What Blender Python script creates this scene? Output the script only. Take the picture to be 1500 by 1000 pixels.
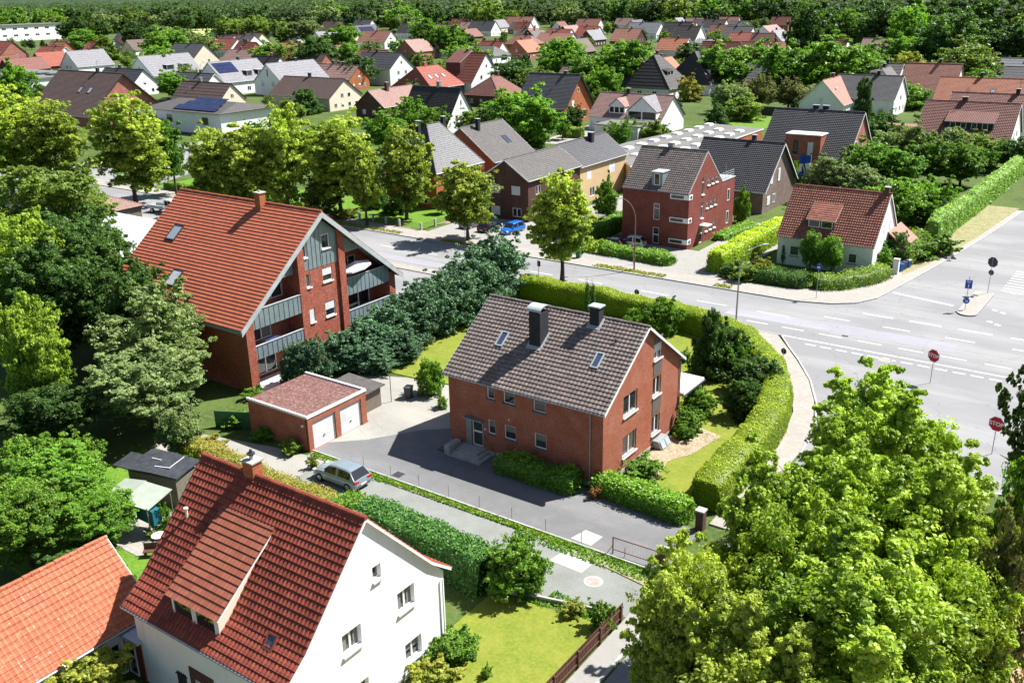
import bpy, math, random
import numpy as np
from mathutils import Vector, Matrix
from mathutils.geometry import tessellate_polygon
R = math.radians
for o in list(bpy.data.objects): bpy.data.objects.remove(o)
sc = bpy.context.scene
C = sc.collection
# The town stands on a grid: +X runs along the main street, +Y away from it to the north-east; metres.
# ---------------------------------------------------------------- camera, sky, sun, exposure
CAM_H = 32.0
az, pit, rol = R(-35.5), R(20.43), R(-1.153)
def cam_axis(v3):
    u = (math.cos(az), math.sin(az)); w = (-u[1], u[0])
    return Vector((v3[0]*u[0]+v3[1]*u[1], v3[0]*w[0]+v3[1]*w[1], v3[2]))
cp, sp, cr, sr = math.cos(pit), math.sin(pit), math.cos(rol), math.sin(rol)
rt, dn, fw = Vector((1,0,0)), Vector((0,-sp,-cp)), Vector((0,cp,-sp))
xr = rt*cr - dn*sr; yd = rt*sr + dn*cr
X_, Y_, Z_ = cam_axis(xr), cam_axis(-yd), cam_axis(-fw)
cd = bpy.data.cameras.new('camera'); cam = bpy.data.objects.new('camera', cd); C.objects.link(cam)
cam.matrix_world = Matrix(((X_.x,Y_.x,Z_.x,0),(X_.y,Y_.y,Z_.y,0),(X_.z,Y_.z,Z_.z,CAM_H),(0,0,0,1)))
cd.sensor_width = 36; cd.lens = 1385.6/1500*36; cd.clip_end = 8000; cd.clip_start = 0.5
sc.camera = cam
SUN_AZ, SUN_EL = R(57.0), R(52.0)
w = bpy.data.worlds.new('World'); sc.world = w; w.use_nodes = True
nt = w.node_tree; bg = nt.nodes['Background']
sky = nt.nodes.new('ShaderNodeTexSky'); sky.sky_type = 'NISHITA'; sky.sun_disc = False
sky.sun_elevation = SUN_EL; sky.sun_rotation = math.pi/2 - SUN_AZ
nt.links.new(sky.outputs[0], bg.inputs[0]); bg.inputs[1].default_value = 0.055
sl = bpy.data.lights.new('sun', 'SUN'); sl.energy = 5.0; sl.angle = R(0.5); sl.color = (1.0, 0.975, 0.93)
so = bpy.data.objects.new('sun', sl); C.objects.link(so)
sd = Vector((math.cos(SUN_EL)*math.cos(SUN_AZ), math.cos(SUN_EL)*math.sin(SUN_AZ), math.sin(SUN_EL)))
so.rotation_euler = sd.to_track_quat('Z', 'Y').to_euler(); so.location = (0, 0, 60)
sc.view_settings.view_transform = 'Standard'; sc.view_settings.look = 'None'
sc.view_settings.exposure = 1.18; sc.view_settings.gamma = 1.0
try:
    sc.cycles.max_bounces = 5; sc.cycles.diffuse_bounces = 3; sc.cycles.transmission_bounces = 3
    sc.cycles.transparent_max_bounces = 4; sc.cycles.caustics_reflective = False; sc.cycles.caustics_refractive = False
except Exception: pass
# ---------------------------------------------------------------- materials
def newmat(name):
    m = bpy.data.materials.new(name); m.use_nodes = True
    return m, m.node_tree, m.node_tree.nodes['Principled BSDF']
def nd(t, typ, **kw):
    n = t.nodes.new(typ)
    for k, v in kw.items():
        if k in n.inputs: n.inputs[k].default_value = v
        else: setattr(n, k, v)
    return n
def rgba(c): return (c[0], c[1], c[2], 1)
def mixc(t, fac, a, b):
    m = t.nodes.new('ShaderNodeMix'); m.data_type = 'RGBA'
    for s, v in ((0, fac), (6, a), (7, b)):
        if hasattr(v, 'node'): t.links.new(v, m.inputs[s])
        else: m.inputs[s].default_value = v if s == 0 else rgba(v)
    return m.outputs[2]
def ramp(t, src, p0, p1):
    r = t.nodes.new('ShaderNodeMapRange'); r.inputs[1].default_value = p0; r.inputs[2].default_value = p1
    t.links.new(src, r.inputs[0]); return r.outputs[0]
def noise_(t, co, scale, detail=4, rough=0.6):
    n = nd(t, 'ShaderNodeTexNoise', Scale=scale, Detail=detail, Roughness=rough)
    t.links.new(co, n.inputs['Vector']); return n.outputs['Fac']
def bump(t, p, h, dist, st=0.5):
    b = nd(t, 'ShaderNodeBump', Strength=st, Distance=dist); t.links.new(h, b.inputs['Height'])
    t.links.new(b.outputs[0], p.inputs['Normal'])
def plain(name, c, c2=None, rough=0.7, scale=3.0, bmp=0.0, metal=0.0, spec=0.3, streak=0.0):
    m, t, p = newmat(name); c2 = c2 or tuple(x*0.8 for x in c)
    co = nd(t, 'ShaderNodeTexCoord').outputs['Object']
    n = noise_(t, co, scale); f = ramp(t, n, 0.35, 0.65); col = mixc(t, f, c, c2)
    if streak:
        mp = nd(t, 'ShaderNodeMapping'); mp.inputs[3].default_value = (2.2, 2.2, 0.22); t.links.new(co, mp.inputs[0]); k = nd(t, 'ShaderNodeMath', operation='MULTIPLY'); k.inputs[1].default_value = streak
        t.links.new(ramp(t, noise_(t, mp.outputs[0], 1.0, 6, 0.7), 0.5, 0.78), k.inputs[0]); col = mixc(t, k.outputs[0], col, tuple(x*m_ for x, m_ in zip(c, (0.62, 0.60, 0.55))))
    t.links.new(col, p.inputs['Base Color'])
    p.inputs['Roughness'].default_value = rough; p.inputs['Metallic'].default_value = metal
    p.inputs['Specular IOR Level'].default_value = spec
    if bmp: bump(t, p, noise_(t, co, scale*8), bmp)
    return m
def brick(name, c1, c2, mortar, w=0.24, h=0.083, gap=0.012, var=0.5):
    m, t, p = newmat(name)
    uv = nd(t, 'ShaderNodeUVMap').outputs[0]
    b = nd(t, 'ShaderNodeTexBrick'); t.links.new(uv, b.inputs['Vector'])
    for k, v in (('Color1', rgba(c1)), ('Color2', rgba(c2)), ('Mortar', rgba(mortar)), ('Scale', 1.0), ('Mortar Size', gap), ('Bias', 0.0), ('Brick Width', w), ('Row Height', h), ('Mortar Smooth', 0.1)):
        b.inputs[k].default_value = v
    b.offset = 0.5
    co = nd(t, 'ShaderNodeTexCoord').outputs['Object']
    n = ramp(t, noise_(t, co, 0.7, 6), 0.3, 0.7)
    n2 = ramp(t, noise_(t, co, 6.0, 3), 0.35, 0.65)
    d = mixc(t, n, b.outputs[0], tuple(x*0.72 for x in c1))
    h2 = nd(t, 'ShaderNodeMix', data_type='RGBA', blend_type='MULTIPLY'); h2.inputs[0].default_value = var
    t.links.new(d, h2.inputs[6])
    r2 = mixc(t, n2, (1.25, 1.25, 1.25), (0.7, 0.7, 0.7)); t.links.new(r2, h2.inputs[7])
    t.links.new(h2.outputs[2], p.inputs['Base Color']); p.inputs['Roughness'].default_value = 0.85
    p.inputs['Specular IOR Level'].default_value = 0.15
    bump(t, p, b.outputs['Fac'], -0.01, 0.6)
    return m
def tiles(name, c1, c2, w=0.3, h=0.35, spots=None, rough=0.6, corr=0.0, sp=0.25, moss=0.3, wear=(0.6,0.75), dark=0.35):
    """roof tiles; every tile its own tone, weathering and lichen spots; corr adds the pan-tile wave as bump"""
    m, t, p = newmat(name)
    uv = nd(t, 'ShaderNodeUVMap').outputs[0]
    b = nd(t, 'ShaderNodeTexBrick'); t.links.new(uv, b.inputs['Vector']); b.offset = 0.0
    dk = tuple(x*0.45 for x in c2)
    for k, v in (('Color1', rgba(c1)), ('Color2', rgba(c2)), ('Mortar', rgba(dk)), ('Scale', 1.0), ('Mortar Size', 0.012), ('Brick Width', w), ('Row Height', h), ('Bias', 0.0), ('Mortar Smooth', 0.3)):
        b.inputs[k].default_value = v
    co = nd(t, 'ShaderNodeTexCoord').outputs['Object']
    n = ramp(t, noise_(t, co, 0.45, 6, 0.7), 0.35, 0.7)
    f = nd(t, 'ShaderNodeMath', operation='MULTIPLY'); f.inputs[1].default_value = moss; t.links.new(n, f.inputs[0])
    col = mixc(t, f.outputs[0], b.outputs[0], tuple(x*0.5 for x in c2))
    if dark:
        dd = ramp(t, noise_(t, co, 2.2, 6, 0.8), 0.56, 0.68); dm_ = nd(t, 'ShaderNodeMath', operation='MULTIPLY'); dm_.inputs[1].default_value = dark; t.links.new(dd, dm_.inputs[0]); col = mixc(t, dm_.outputs[0], col, tuple(x*0.3 for x in c2))
    if spots:
        s = ramp(t, noise_(t, co, 5.0, 5, 0.75), wear[0], wear[1]); col = mixc(t, s, col, spots)
    t.links.new(col, p.inputs['Base Color']); p.inputs['Roughness'].default_value = rough
    p.inputs['Specular IOR Level'].default_value = sp
    if corr:
        sx = nd(t, 'ShaderNodeSeparateXYZ'); t.links.new(uv, sx.inputs[0])
        a = nd(t, 'ShaderNodeMath', operation='MULTIPLY'); a.inputs[1].default_value = 2*math.pi/w; t.links.new(sx.outputs[0], a.inputs[0])
        s = nd(t, 'ShaderNodeMath', operation='SINE'); t.links.new(a.outputs[0], s.inputs[0])
        bump(t, p, s.outputs[0], corr, 1.0)
    return m
def leafmat(name, c, tip, dark=None, trans=0.35, rough=0.5):
    """leaf: every leaf carries its own tint value; young leaves, flower bracts and painted crown highlights go towards tip colour"""
    m, t, p = newmat(name); out = t.nodes['Material Output']
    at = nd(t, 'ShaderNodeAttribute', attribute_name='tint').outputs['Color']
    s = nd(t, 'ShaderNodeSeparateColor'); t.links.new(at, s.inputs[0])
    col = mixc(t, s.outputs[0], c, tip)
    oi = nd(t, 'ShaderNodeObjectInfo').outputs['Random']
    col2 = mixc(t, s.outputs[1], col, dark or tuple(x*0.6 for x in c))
    hs = nd(t, 'ShaderNodeHueSaturation'); t.links.new(col2, hs.inputs['Color'])
    mr = nd(t, 'ShaderNodeMapRange'); mr.inputs[3].default_value = 0.8; mr.inputs[4].default_value = 1.2; t.links.new(oi, mr.inputs[0]); t.links.new(mr.outputs[0], hs.inputs['Value'])
    t.links.new(hs.outputs[0], p.inputs['Base Color']); p.inputs['Roughness'].default_value = rough
    p.inputs['Specular IOR Level'].default_value = 0.35
    tr = nd(t, 'ShaderNodeBsdfTranslucent'); 
    g = nd(t, 'ShaderNodeMix', data_type='RGBA', blend_type='MULTIPLY'); g.inputs[0].default_value = 1; t.links.new(hs.outputs[0], g.inputs[6]); g.inputs[7].default_value = (1.4, 1.5, 0.5, 1)
    t.links.new(g.outputs[2], tr.inputs[0])
    mx = nd(t, 'ShaderNodeMixShader'); mx.inputs[0].default_value = trans
    t.links.new(p.outputs[0], mx.inputs[1]); t.links.new(tr.outputs[0], mx.inputs[2]); t.links.new(mx.outputs[0], out.inputs[0])
    return m
def groundmat(name, cs, scale=0.3, fine=8.0, bmp=0.03, thr=((0.4,0.6),(0.45,0.62)), rough=0.9):
    """three-tone ground: cs = base, patch, specks"""
    m, t, p = newmat(name); co = nd(t, 'ShaderNodeNewGeometry').outputs['Position']
    a = ramp(t, noise_(t, co, scale, 8, 0.65), *thr[0]); b = ramp(t, noise_(t, co, fine, 5, 0.7), *thr[1])
    c = mixc(t, b, mixc(t, a, cs[0], cs[1]), cs[2])
    t.links.new(c, p.inputs['Base Color']); p.inputs['Roughness'].default_value = rough; p.inputs['Specular IOR Level'].default_value = 0.12
    if bmp: bump(t, p, noise_(t, co, fine*1.5, 4), bmp)
    return m
def asphaltmat(name, base, patch, stain, seed=0.0):
    m, t, p = newmat(name); co0 = nd(t, 'ShaderNodeNewGeometry').outputs['Position']
    mp = nd(t, 'ShaderNodeMapping'); mp.inputs[1].default_value = (seed, seed*2, 0); mp.inputs[3].default_value = (0.35, 1.0, 1.0); t.links.new(co0, mp.inputs[0])
    co = mp.outputs[0]
    a = ramp(t, noise_(t, co, 0.16, 3, 0.5), 0.42, 0.56); b = ramp(t, noise_(t, co0, 0.9, 9, 0.75), 0.42, 0.75); d = ramp(t, noise_(t, co0, 14, 4, 0.7), 0.4, 0.7)
    c = mixc(t, a, base, patch)
    h = nd(t, 'ShaderNodeMath', operation='MULTIPLY'); h.inputs[1].default_value = 0.55; t.links.new(b, h.inputs[0])
    c = mixc(t, h.outputs[0], c, stain)
    k = nd(t, 'ShaderNodeMath', operation='MULTIPLY'); k.inputs[1].default_value = 0.3; t.links.new(d, k.inputs[0])
    c = mixc(t, k.outputs[0], c, tuple(x*0.7 for x in base))
    # long lane streaks, darker where tyres run
    mp2 = nd(t, 'ShaderNodeMapping'); mp2.inputs[3].default_value = (0.03, 0.9, 1.0) if not seed else (0.12, 0.5, 1); t.links.new(co0, mp2.inputs[0])
    st_ = nd(t, 'ShaderNodeMath', operation='MULTIPLY'); st_.inputs[1].default_value = 0.55; t.links.new(ramp(t, noise_(t, mp2.outputs[0], 1.0, 4, 0.6), 0.42, 0.66), st_.inputs[0]); c = mixc(t, st_.outputs[0], c, tuple(x*0.74 for x in base))
    # fine cracks
    vo = nd(t, 'ShaderNodeTexVoronoi', feature='DISTANCE_TO_EDGE', Scale=0.22); wn = nd(t, 'ShaderNodeTexNoise', Scale=1.2, Detail=4.0)
    t.links.new(co0, wn.inputs['Vector']); ad = nd(t, 'ShaderNodeVectorMath', operation='ADD'); t.links.new(co0, ad.inputs[0]); t.links.new(wn.outputs['Color'], ad.inputs[1]); t.links.new(ad.outputs[0], vo.inputs['Vector'])
    cr_ = nd(t, 'ShaderNodeMath', operation='LESS_THAN'); cr_.inputs[1].default_value = 0.004; t.links.new(vo.outputs['Distance'], cr_.inputs[0])
    k2 = nd(t, 'ShaderNodeMath', operation='MULTIPLY'); k2.inputs[1].default_value = 0.45; t.links.new(cr_.outputs[0], k2.inputs[0])
    c = mixc(t, k2.outputs[0], c, tuple(x*0.45 for x in stain))
    t.links.new(c, p.inputs['Base Color']); p.inputs['Roughness'].default_value = 0.85; p.inputs['Specular IOR Level'].default_value = 0.2
    bump(t, p, noise_(t, co0, 30, 3), 0.01)
    return m
M = {}
M['soil'] = groundmat('garden_soil', ((0.07,0.12,0.022),(0.035,0.075,0.015),(0.11,0.12,0.045)), 0.12, 2.5, 0.06)
M['lawn'] = groundmat('lawn_grass', ((0.19,0.215,0.030),(0.125,0.175,0.018),(0.26,0.255,0.055)), 0.7, 5.0, 0.05, ((0.36,0.62),(0.42,0.85)))
M['lawn_green'] = groundmat('fresh_lawn', ((0.095,0.20,0.02),(0.07,0.15,0.015),(0.15,0.25,0.03)), 0.8, 8.0, 0.04)
M['field'] = groundmat('meadow', ((0.42,0.45,0.16),(0.36,0.42,0.12),(0.46,0.47,0.2)), 0.01, 0.2, 0)
M['dry'] = groundmat('dry_verge', ((0.25,0.225,0.125),(0.16,0.18,0.05),(0.33,0.29,0.18)), 0.9, 5.0, 0.03)
M['gravel'] = groundmat('gravel', ((0.215,0.225,0.21),(0.165,0.175,0.155),(0.25,0.255,0.24)), 0.5, 12.0, 0.03, ((0.4,0.65),(0.45,0.7)))
M['bark'] = groundmat('bark_mulch', ((0.42,0.27,0.17),(0.30,0.19,0.11),(0.52,0.36,0.24)), 0.5, 9.0, 0.05)
M['bed'] = groundmat('planting_bed', ((0.30,0.22,0.14),(0.20,0.17,0.09),(0.42,0.36,0.27)), 0.7, 7.0, 0.05)
M['asphalt'] = asphaltmat('road_asphalt', (0.275,0.272,0.275), (0.205,0.205,0.215), (0.235,0.228,0.22))
M['asphalt_dark'] = asphaltmat('drive_asphalt', (0.175,0.175,0.18), (0.145,0.145,0.15), (0.24,0.23,0.215), 7)
M['concrete_yard'] = asphaltmat('yard_concrete', (0.33,0.315,0.28), (0.26,0.255,0.235), (0.38,0.36,0.31), 3)
M['hill_wood'] = groundmat('wooded_hill', ((0.035,0.06,0.025),(0.05,0.08,0.03),(0.025,0.045,0.02)), 0.01, 0.06, 0)
def paving(name, c1, c2, w=0.3, h=0.3):
    m, t, p = newmat(name); co = nd(t, 'ShaderNodeNewGeometry').outputs['Position']
    b = nd(t, 'ShaderNodeTexBrick'); t.links.new(co, b.inputs['Vector'])
    for k, v in (('Color1', rgba(c1)), ('Color2', rgba(c2)), ('Mortar', rgba(tuple(x*0.62 for x in c1))), ('Scale', 1.0), ('Mortar Size', 0.012), ('Brick Width', w), ('Row Height', h)): b.inputs[k].default_value = v
    n = ramp(t, noise_(t, co, 0.7, 7, 0.7), 0.4, 0.75); f = nd(t, 'ShaderNodeMath', operation='MULTIPLY'); f.inputs[1].default_value = 0.5; t.links.new(n, f.inputs[0])
    t.links.new(mixc(t, f.outputs[0], b.outputs[0], tuple(x*0.72 for x in c2)), p.inputs['Base Color']); p.inputs['Roughness'].default_value = 0.9
    return m
M['pave'] = paving('pavement_slabs', (0.35,0.32,0.285), (0.30,0.275,0.245))
M['pave_grey'] = paving('setts_grey', (0.33,0.315,0.29), (0.28,0.27,0.255), 0.2, 0.1)
M['kerb'] = plain('kerb_stone', (0.42,0.41,0.39), (0.3,0.3,0.28), 0.9, 2.0)
M['paint'] = plain('road_paint', (0.75,0.75,0.73), (0.6,0.6,0.58), 0.8, 6.0)
M['brick_red'] = brick('orange_red_brick', (0.41,0.125,0.070), (0.28,0.075,0.045), (0.38,0.24,0.19))
M['brick_apt'] = brick('apartment_brick', (0.42,0.11,0.065), (0.24,0.058,0.04), (0.36,0.2,0.16), var=1.0)
M['brick_modern'] = brick('dark_red_brick', (0.27,0.070,0.056), (0.19,0.048,0.041), (0.22,0.12,0.10), var=0.7)
M['brick_brown'] = brick('brown_brick', (0.115,0.055,0.045), (0.085,0.04,0.034), (0.16,0.11,0.09))
M['brick_grey'] = brick('grey_brown_brick', (0.24,0.17,0.15), (0.18,0.12,0.11), (0.32,0.27,0.24))
M['brick_pink'] = brick('pale_red_brick', (0.42,0.15,0.11), (0.36,0.12,0.09), (0.42,0.3,0.26))
M['brick_orange'] = brick('orange_brick', (0.45,0.15,0.06), (0.4,0.12,0.05), (0.4,0.2,0.13))
M['white'] = plain('white_render', (0.80,0.80,0.80), (0.765,0.765,0.765), 0.85, 0.8, streak=0.45)
M['cream'] = plain('cream_render', (0.70,0.62,0.50), (0.66,0.58,0.46), 0.85, 0.8, streak=0.5)
M['yellow'] = plain('yellow_render', (0.55,0.40,0.22), (0.50,0.36,0.20), 0.85, 0.8)
M['cottage_white'] = plain('off_white_render', (0.70,0.70,0.68), (0.62,0.62,0.60), 0.85, 1.0, 0.01, streak=0.6)
M['frame'] = plain('white_frame', (0.82,0.82,0.82), (0.78,0.78,0.78), 0.4, 2.0)
M['shutter'] = brick('white_shutter', (0.76,0.77,0.78), (0.72,0.73,0.74), (0.5,0.5,0.52), 3.0, 0.055, 0.006, 0.1)
M['sill'] = plain('grey_sill', (0.62,0.62,0.62), (0.5,0.5,0.5), 0.5, 3)
M['sill_dark'] = plain('slate_sill', (0.13,0.15,0.16), (0.1,0.12,0.13), 0.5, 3)
def glassmat(name, c, blind):
    m, t, p = newmat(name); co = nd(t, 'ShaderNodeTexCoord').outputs['Object']
    oi = nd(t, 'ShaderNodeObjectInfo').outputs['Random']
    n = noise_(t, co, 1.6, 3); a = nd(t, 'ShaderNodeMath', operation='ADD'); t.links.new(n, a.inputs[0]); t.links.new(oi, a.inputs[1])
    f = ramp(t, a.outputs[0], 0.75, 1.35)
    t.links.new(mixc(t, f, c, blind), p.inputs['Base Color']); p.inputs['Roughness'].default_value = 0.04; p.inputs['Specular IOR Level'].default_value = 0.7
    return m
M['glass'] = glassmat('window_glass', (0.012,0.014,0.018), (0.05,0.052,0.055))
M['glass_sky'] = glassmat('roof_window_glass', (0.30,0.34,0.36), (0.5,0.54,0.56))
M['glass_navy'] = glassmat('dark_roof_glass', (0.04,0.05,0.10), (0.06,0.08,0.14))
M['curtain'] = plain('curtain', (0.22,0.22,0.205), (0.14,0.14,0.13), 0.9, 9)
M['zinc'] = plain('zinc_sheet', (0.22,0.27,0.29), (0.17,0.215,0.235), 0.45, 1.5, 0, 0.15, 0.5)
M['zinc_light'] = plain('zinc_trim', (0.45,0.49,0.50), (0.36,0.4,0.42), 0.45, 1.5, 0, 0.1)
M['metal'] = plain('grey_metal', (0.35,0.36,0.37), (0.28,0.29,0.3), 0.5, 3, 0, 0.3)
M['metal_dark'] = plain('dark_metal', (0.05,0.05,0.055), (0.035,0.035,0.04), 0.5, 3)
M['slate'] = brick('slate_cladding', (0.045,0.047,0.055), (0.035,0.037,0.044), (0.012,0.012,0.014), 0.3, 0.2, 0.012, 0.3)
M['slate_brown'] = brick('fibre_cement_cladding', (0.17,0.14,0.13), (0.14,0.115,0.11), (0.06,0.05,0.05), 0.3, 0.25, 0.015, 0.4)
M['lead'] = plain('lead_flashing', (0.42,0.43,0.44), (0.3,0.31,0.32), 0.5, 5)
M['conc'] = plain('concrete', (0.42,0.41,0.38), (0.32,0.31,0.28), 0.9, 2.0, 0.01)
M['wood_brown'] = plain('brown_wood', (0.12,0.055,0.035), (0.08,0.04,0.025), 0.7, 6)
M['wood_grey'] = plain('weathered_wood', (0.2,0.17,0.14), (0.13,0.11,0.09), 0.8, 6)
M['rust'] = plain('red_brown_paint', (0.16,0.035,0.025), (0.11,0.025,0.02), 0.5, 5)
M['flatroof'] = groundmat('bitumen_roof', ((0.165,0.16,0.15),(0.125,0.12,0.112),(0.2,0.195,0.18)), 0.25, 4.0, 0.01)
M['tarp'] = plain('black_sheeting', (0.035,0.037,0.042), (0.06,0.062,0.07), 0.35, 2.0, 0.05, 0, 0.6)
M['canvas'] = plain('grey_green_canvas', (0.30,0.33,0.28), (0.26,0.29,0.24), 0.7, 1.5)
M['white_metal'] = plain('white_sheet_roof', (0.55,0.60,0.62), (0.50,0.55,0.57), 0.5, 0.6)
# roofs
M['t_white'] = tiles('old_red_tiles', (0.33,0.085,0.052), (0.22,0.055,0.038), 0.24, 0.36, (0.55,0.42,0.34), 0.7, 0, 0.15, 0.45, (0.68,0.74))
M['t_dormer'] = tiles('orange_red_tiles', (0.36,0.125,0.075), (0.28,0.09,0.057), 0.24, 0.36, (0.6,0.42,0.3), 0.7, 0, 0.15, 0.25, (0.66,0.74))
M['t_orange'] = tiles('orange_tiles', (0.44,0.15,0.078), (0.37,0.115,0.062), 0.27, 0.37, (0.72,0.5,0.42), 0.75, 0, 0.15, 0.15, (0.6,0.74))
M['t_apt'] = tiles('bright_red_tiles', (0.46,0.145,0.08), (0.38,0.11,0.064), 0.30, 0.36, (0.62,0.26,0.16), 0.6, 0, 0.2, 0.15, (0.62,0.8))
M['t_main'] = tiles('grey_brown_tiles', (0.25,0.20,0.175), (0.155,0.13,0.12), 0.30, 0.34, (0.42,0.37,0.33), 0.75, 0, 0.15, 0.45, (0.55,0.75))
M['t_modern'] = tiles('anthracite_pantiles', (0.20,0.165,0.15), (0.13,0.11,0.10), 0.30, 0.35, (0.3,0.27,0.25), 0.6, 0, 0.25, 0.2)
M['t_cottage'] = tiles('brown_red_tiles', (0.33,0.13,0.09), (0.22,0.085,0.06), 0.28, 0.36, (0.45,0.3,0.24), 0.7, 0, 0.15, 0.3, (0.55,0.75))
def rt_(n, c, **k):
    M[n] = tiles(n, c, tuple(x*0.78 for x in c), 0.3, 0.36, tuple(min(0.8, x*1.5+0.05) for x in c), 0.65, 0.02, 0.25, 0.25, (0.62,0.8), **k)
rt_('r_navy', (0.078,0.077,0.086)); rt_('r_grey', (0.115,0.115,0.12)); rt_('r_brown', (0.16,0.11,0.095)); rt_('r_dark', (0.07,0.062,0.06))
rt_('r_red', (0.34,0.10,0.07)); rt_('r_salmon', (0.43,0.20,0.15)); rt_('r_pale', (0.27,0.265,0.285)); rt_('r_rose', (0.36,0.22,0.19))
rt_('r_orange', (0.45,0.17,0.10)); rt_('r_brownred', (0.25,0.11,0.09)); rt_('r_midgrey', (0.14,0.13,0.125)); rt_('r_maroon', (0.22,0.075,0.055))
rt_('r_lightgrey', (0.25,0.25,0.27)); rt_('r_gloss', (0.10,0.098,0.105)); M['r_gloss'].node_tree.nodes['Principled BSDF'].inputs['Roughness'].default_value = 0.38; M['r_gloss'].node_tree.nodes['Principled BSDF'].inputs['Specular IOR Level'].default_value = 0.3
M['solar'] = brick('solar_cells', (0.018,0.025,0.075), (0.022,0.03,0.085), (0.10,0.12,0.2), 1.0, 1.65, 0.03, 0.0)
M['solar'].node_tree.nodes['Principled BSDF'].inputs['Roughness'].default_value = 0.15
# foliage
M['l_linden'] = leafmat('linden_leaves', (0.165,0.255,0.025), (0.60,0.68,0.115), trans=0.38)
M['l_lime'] = leafmat('bright_maple_leaves', (0.12,0.22,0.016), (0.50,0.64,0.075), trans=0.33)
M['l_green'] = leafmat('green_leaves', (0.095,0.21,0.024), (0.22,0.40,0.04), trans=0.4)
M['l_bright'] = leafmat('bright_green_leaves', (0.10,0.22,0.020), (0.25,0.42,0.045), trans=0.33)
M['l_mid'] = leafmat('mid_green_leaves', (0.125,0.205,0.033), (0.30,0.40,0.07), trans=0.4)
M['l_dark'] = leafmat('dark_green_leaves', (0.050,0.115,0.024), (0.115,0.21,0.04), trans=0.4)
M['l_forest'] = leafmat('forest_leaves', (0.05,0.095,0.03), (0.095,0.155,0.045), trans=0.25, rough=0.8)
M['l_blue'] = leafmat('cypress_foliage', (0.062,0.14,0.070), (0.15,0.28,0.14), trans=0.15)
M['l_grey'] = leafmat('grey_green_leaves', (0.155,0.23,0.08), (0.36,0.44,0.18))
M['l_olive'] = leafmat('olive_leaves', (0.17,0.20,0.06), (0.36,0.37,0.15))
M['l_yew'] = leafmat('yew_foliage', (0.045,0.12,0.022), (0.11,0.27,0.04), trans=0.15)
M['l_hedge'] = leafmat('beech_hedge_leaves', (0.19,0.29,0.018), (0.5,0.6,0.045))
M['l_gold'] = leafmat('golden_privet_leaves', (0.20,0.23,0.035), (0.42,0.33,0.075))
M['l_golden_green'] = leafmat('yellow_green_shrub_leaves', (0.20,0.26,0.03), (0.42,0.42,0.07))
M['l_copper'] = leafmat('copper_leaves', (0.33,0.17,0.06), (0.45,0.25,0.08))
M['l_purple'] = leafmat('purple_leaves', (0.045,0.015,0.02), (0.08,0.03,0.03))
M['l_yellow'] = leafmat('yellow_leaves', (0.55,0.48,0.03), (0.65,0.6,0.05))
M['l_ivy'] = leafmat('pale_ivy_leaves', (0.19,0.33,0.08), (0.38,0.54,0.18))
M['l_lawn'] = leafmat('grass_blades', (0.14,0.22,0.02), (0.22,0.29,0.04), trans=0.2)
M['l_rose'] = leafmat('rose_petals', (0.5,0.03,0.03), (0.6,0.15,0.15))
M['trunk'] = plain('bark', (0.09,0.07,0.05), (0.05,0.04,0.03), 0.95, 3.0, 0.03)
def paintcar(name, c): return plain(name, c, c, 0.22, 1.0, 0, 0.35, 0.6)
M['car_silver'] = paintcar('silver_paint', (0.27,0.33,0.37)); M['car_blue'] = paintcar('blue_paint', (0.02,0.16,0.60)); M['car_white'] = paintcar('white_paint', (0.78,0.78,0.78))
M['car_black'] = paintcar('black_paint', (0.012,0.012,0.014)); M['car_grey'] = paintcar('grey_paint', (0.11,0.115,0.13)); M['car_maroon'] = paintcar('maroon_paint', (0.05,0.012,0.02)); M['car_navy'] = paintcar('navy_paint', (0.012,0.02,0.05))
M['tyre'] = plain('rubber', (0.02,0.02,0.02), None, 0.9); M['rim'] = plain('alloy', (0.5,0.5,0.52), None, 0.3, 3, 0, 0.7)
M['car_glass'] = plain('car_glass', (0.012,0.014,0.018), None, 0.05, 1, 0, 0, 0.8)
M['lamp_red'] = plain('tail_lamp', (0.5,0.01,0.015), None, 0.2); M['lamp_clear'] = plain('head_lamp', (0.7,0.72,0.74), None, 0.15)
M['sign_red'] = plain('sign_red', (0.42,0.010,0.022), None, 0.5); M['sign_white'] = plain('sign_white', (0.8,0.8,0.8), None, 0.5); M['sign_blue'] = plain('sign_blue', (0.01,0.085,0.42), None, 0.5)
M['sign_back'] = plain('sign_back', (0.05,0.055,0.07), None, 0.5)
M['bin_green'] = plain('green_plastic', (0.03,0.13,0.05), None, 0.5); M['bin_orange'] = plain('orange_plastic', (0.6,0.12,0.03), None, 0.5); M['bin_blue'] = plain('blue_plastic', (0.02,0.10,0.42), None, 0.5); M['bin_grey'] = plain('grey_plastic', (0.07,0.075,0.08), None, 0.5)
M['flag_blue'] = plain('flag_blue', (0.015,0.09,0.42), None, 0.8); M['teal'] = plain('teal_cloth', (0.01,0.12,0.16), None, 0.8)
M['brown_door'] = plain('red_brown_timber', (0.22,0.06,0.035), (0.16,0.045,0.03), 0.6, 4)
M['garage_door'] = brick('garage_door', (0.74,0.74,0.74), (0.72,0.72,0.72), (0.55,0.55,0.55), 6.0, 0.35, 0.01, 0.05)
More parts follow.
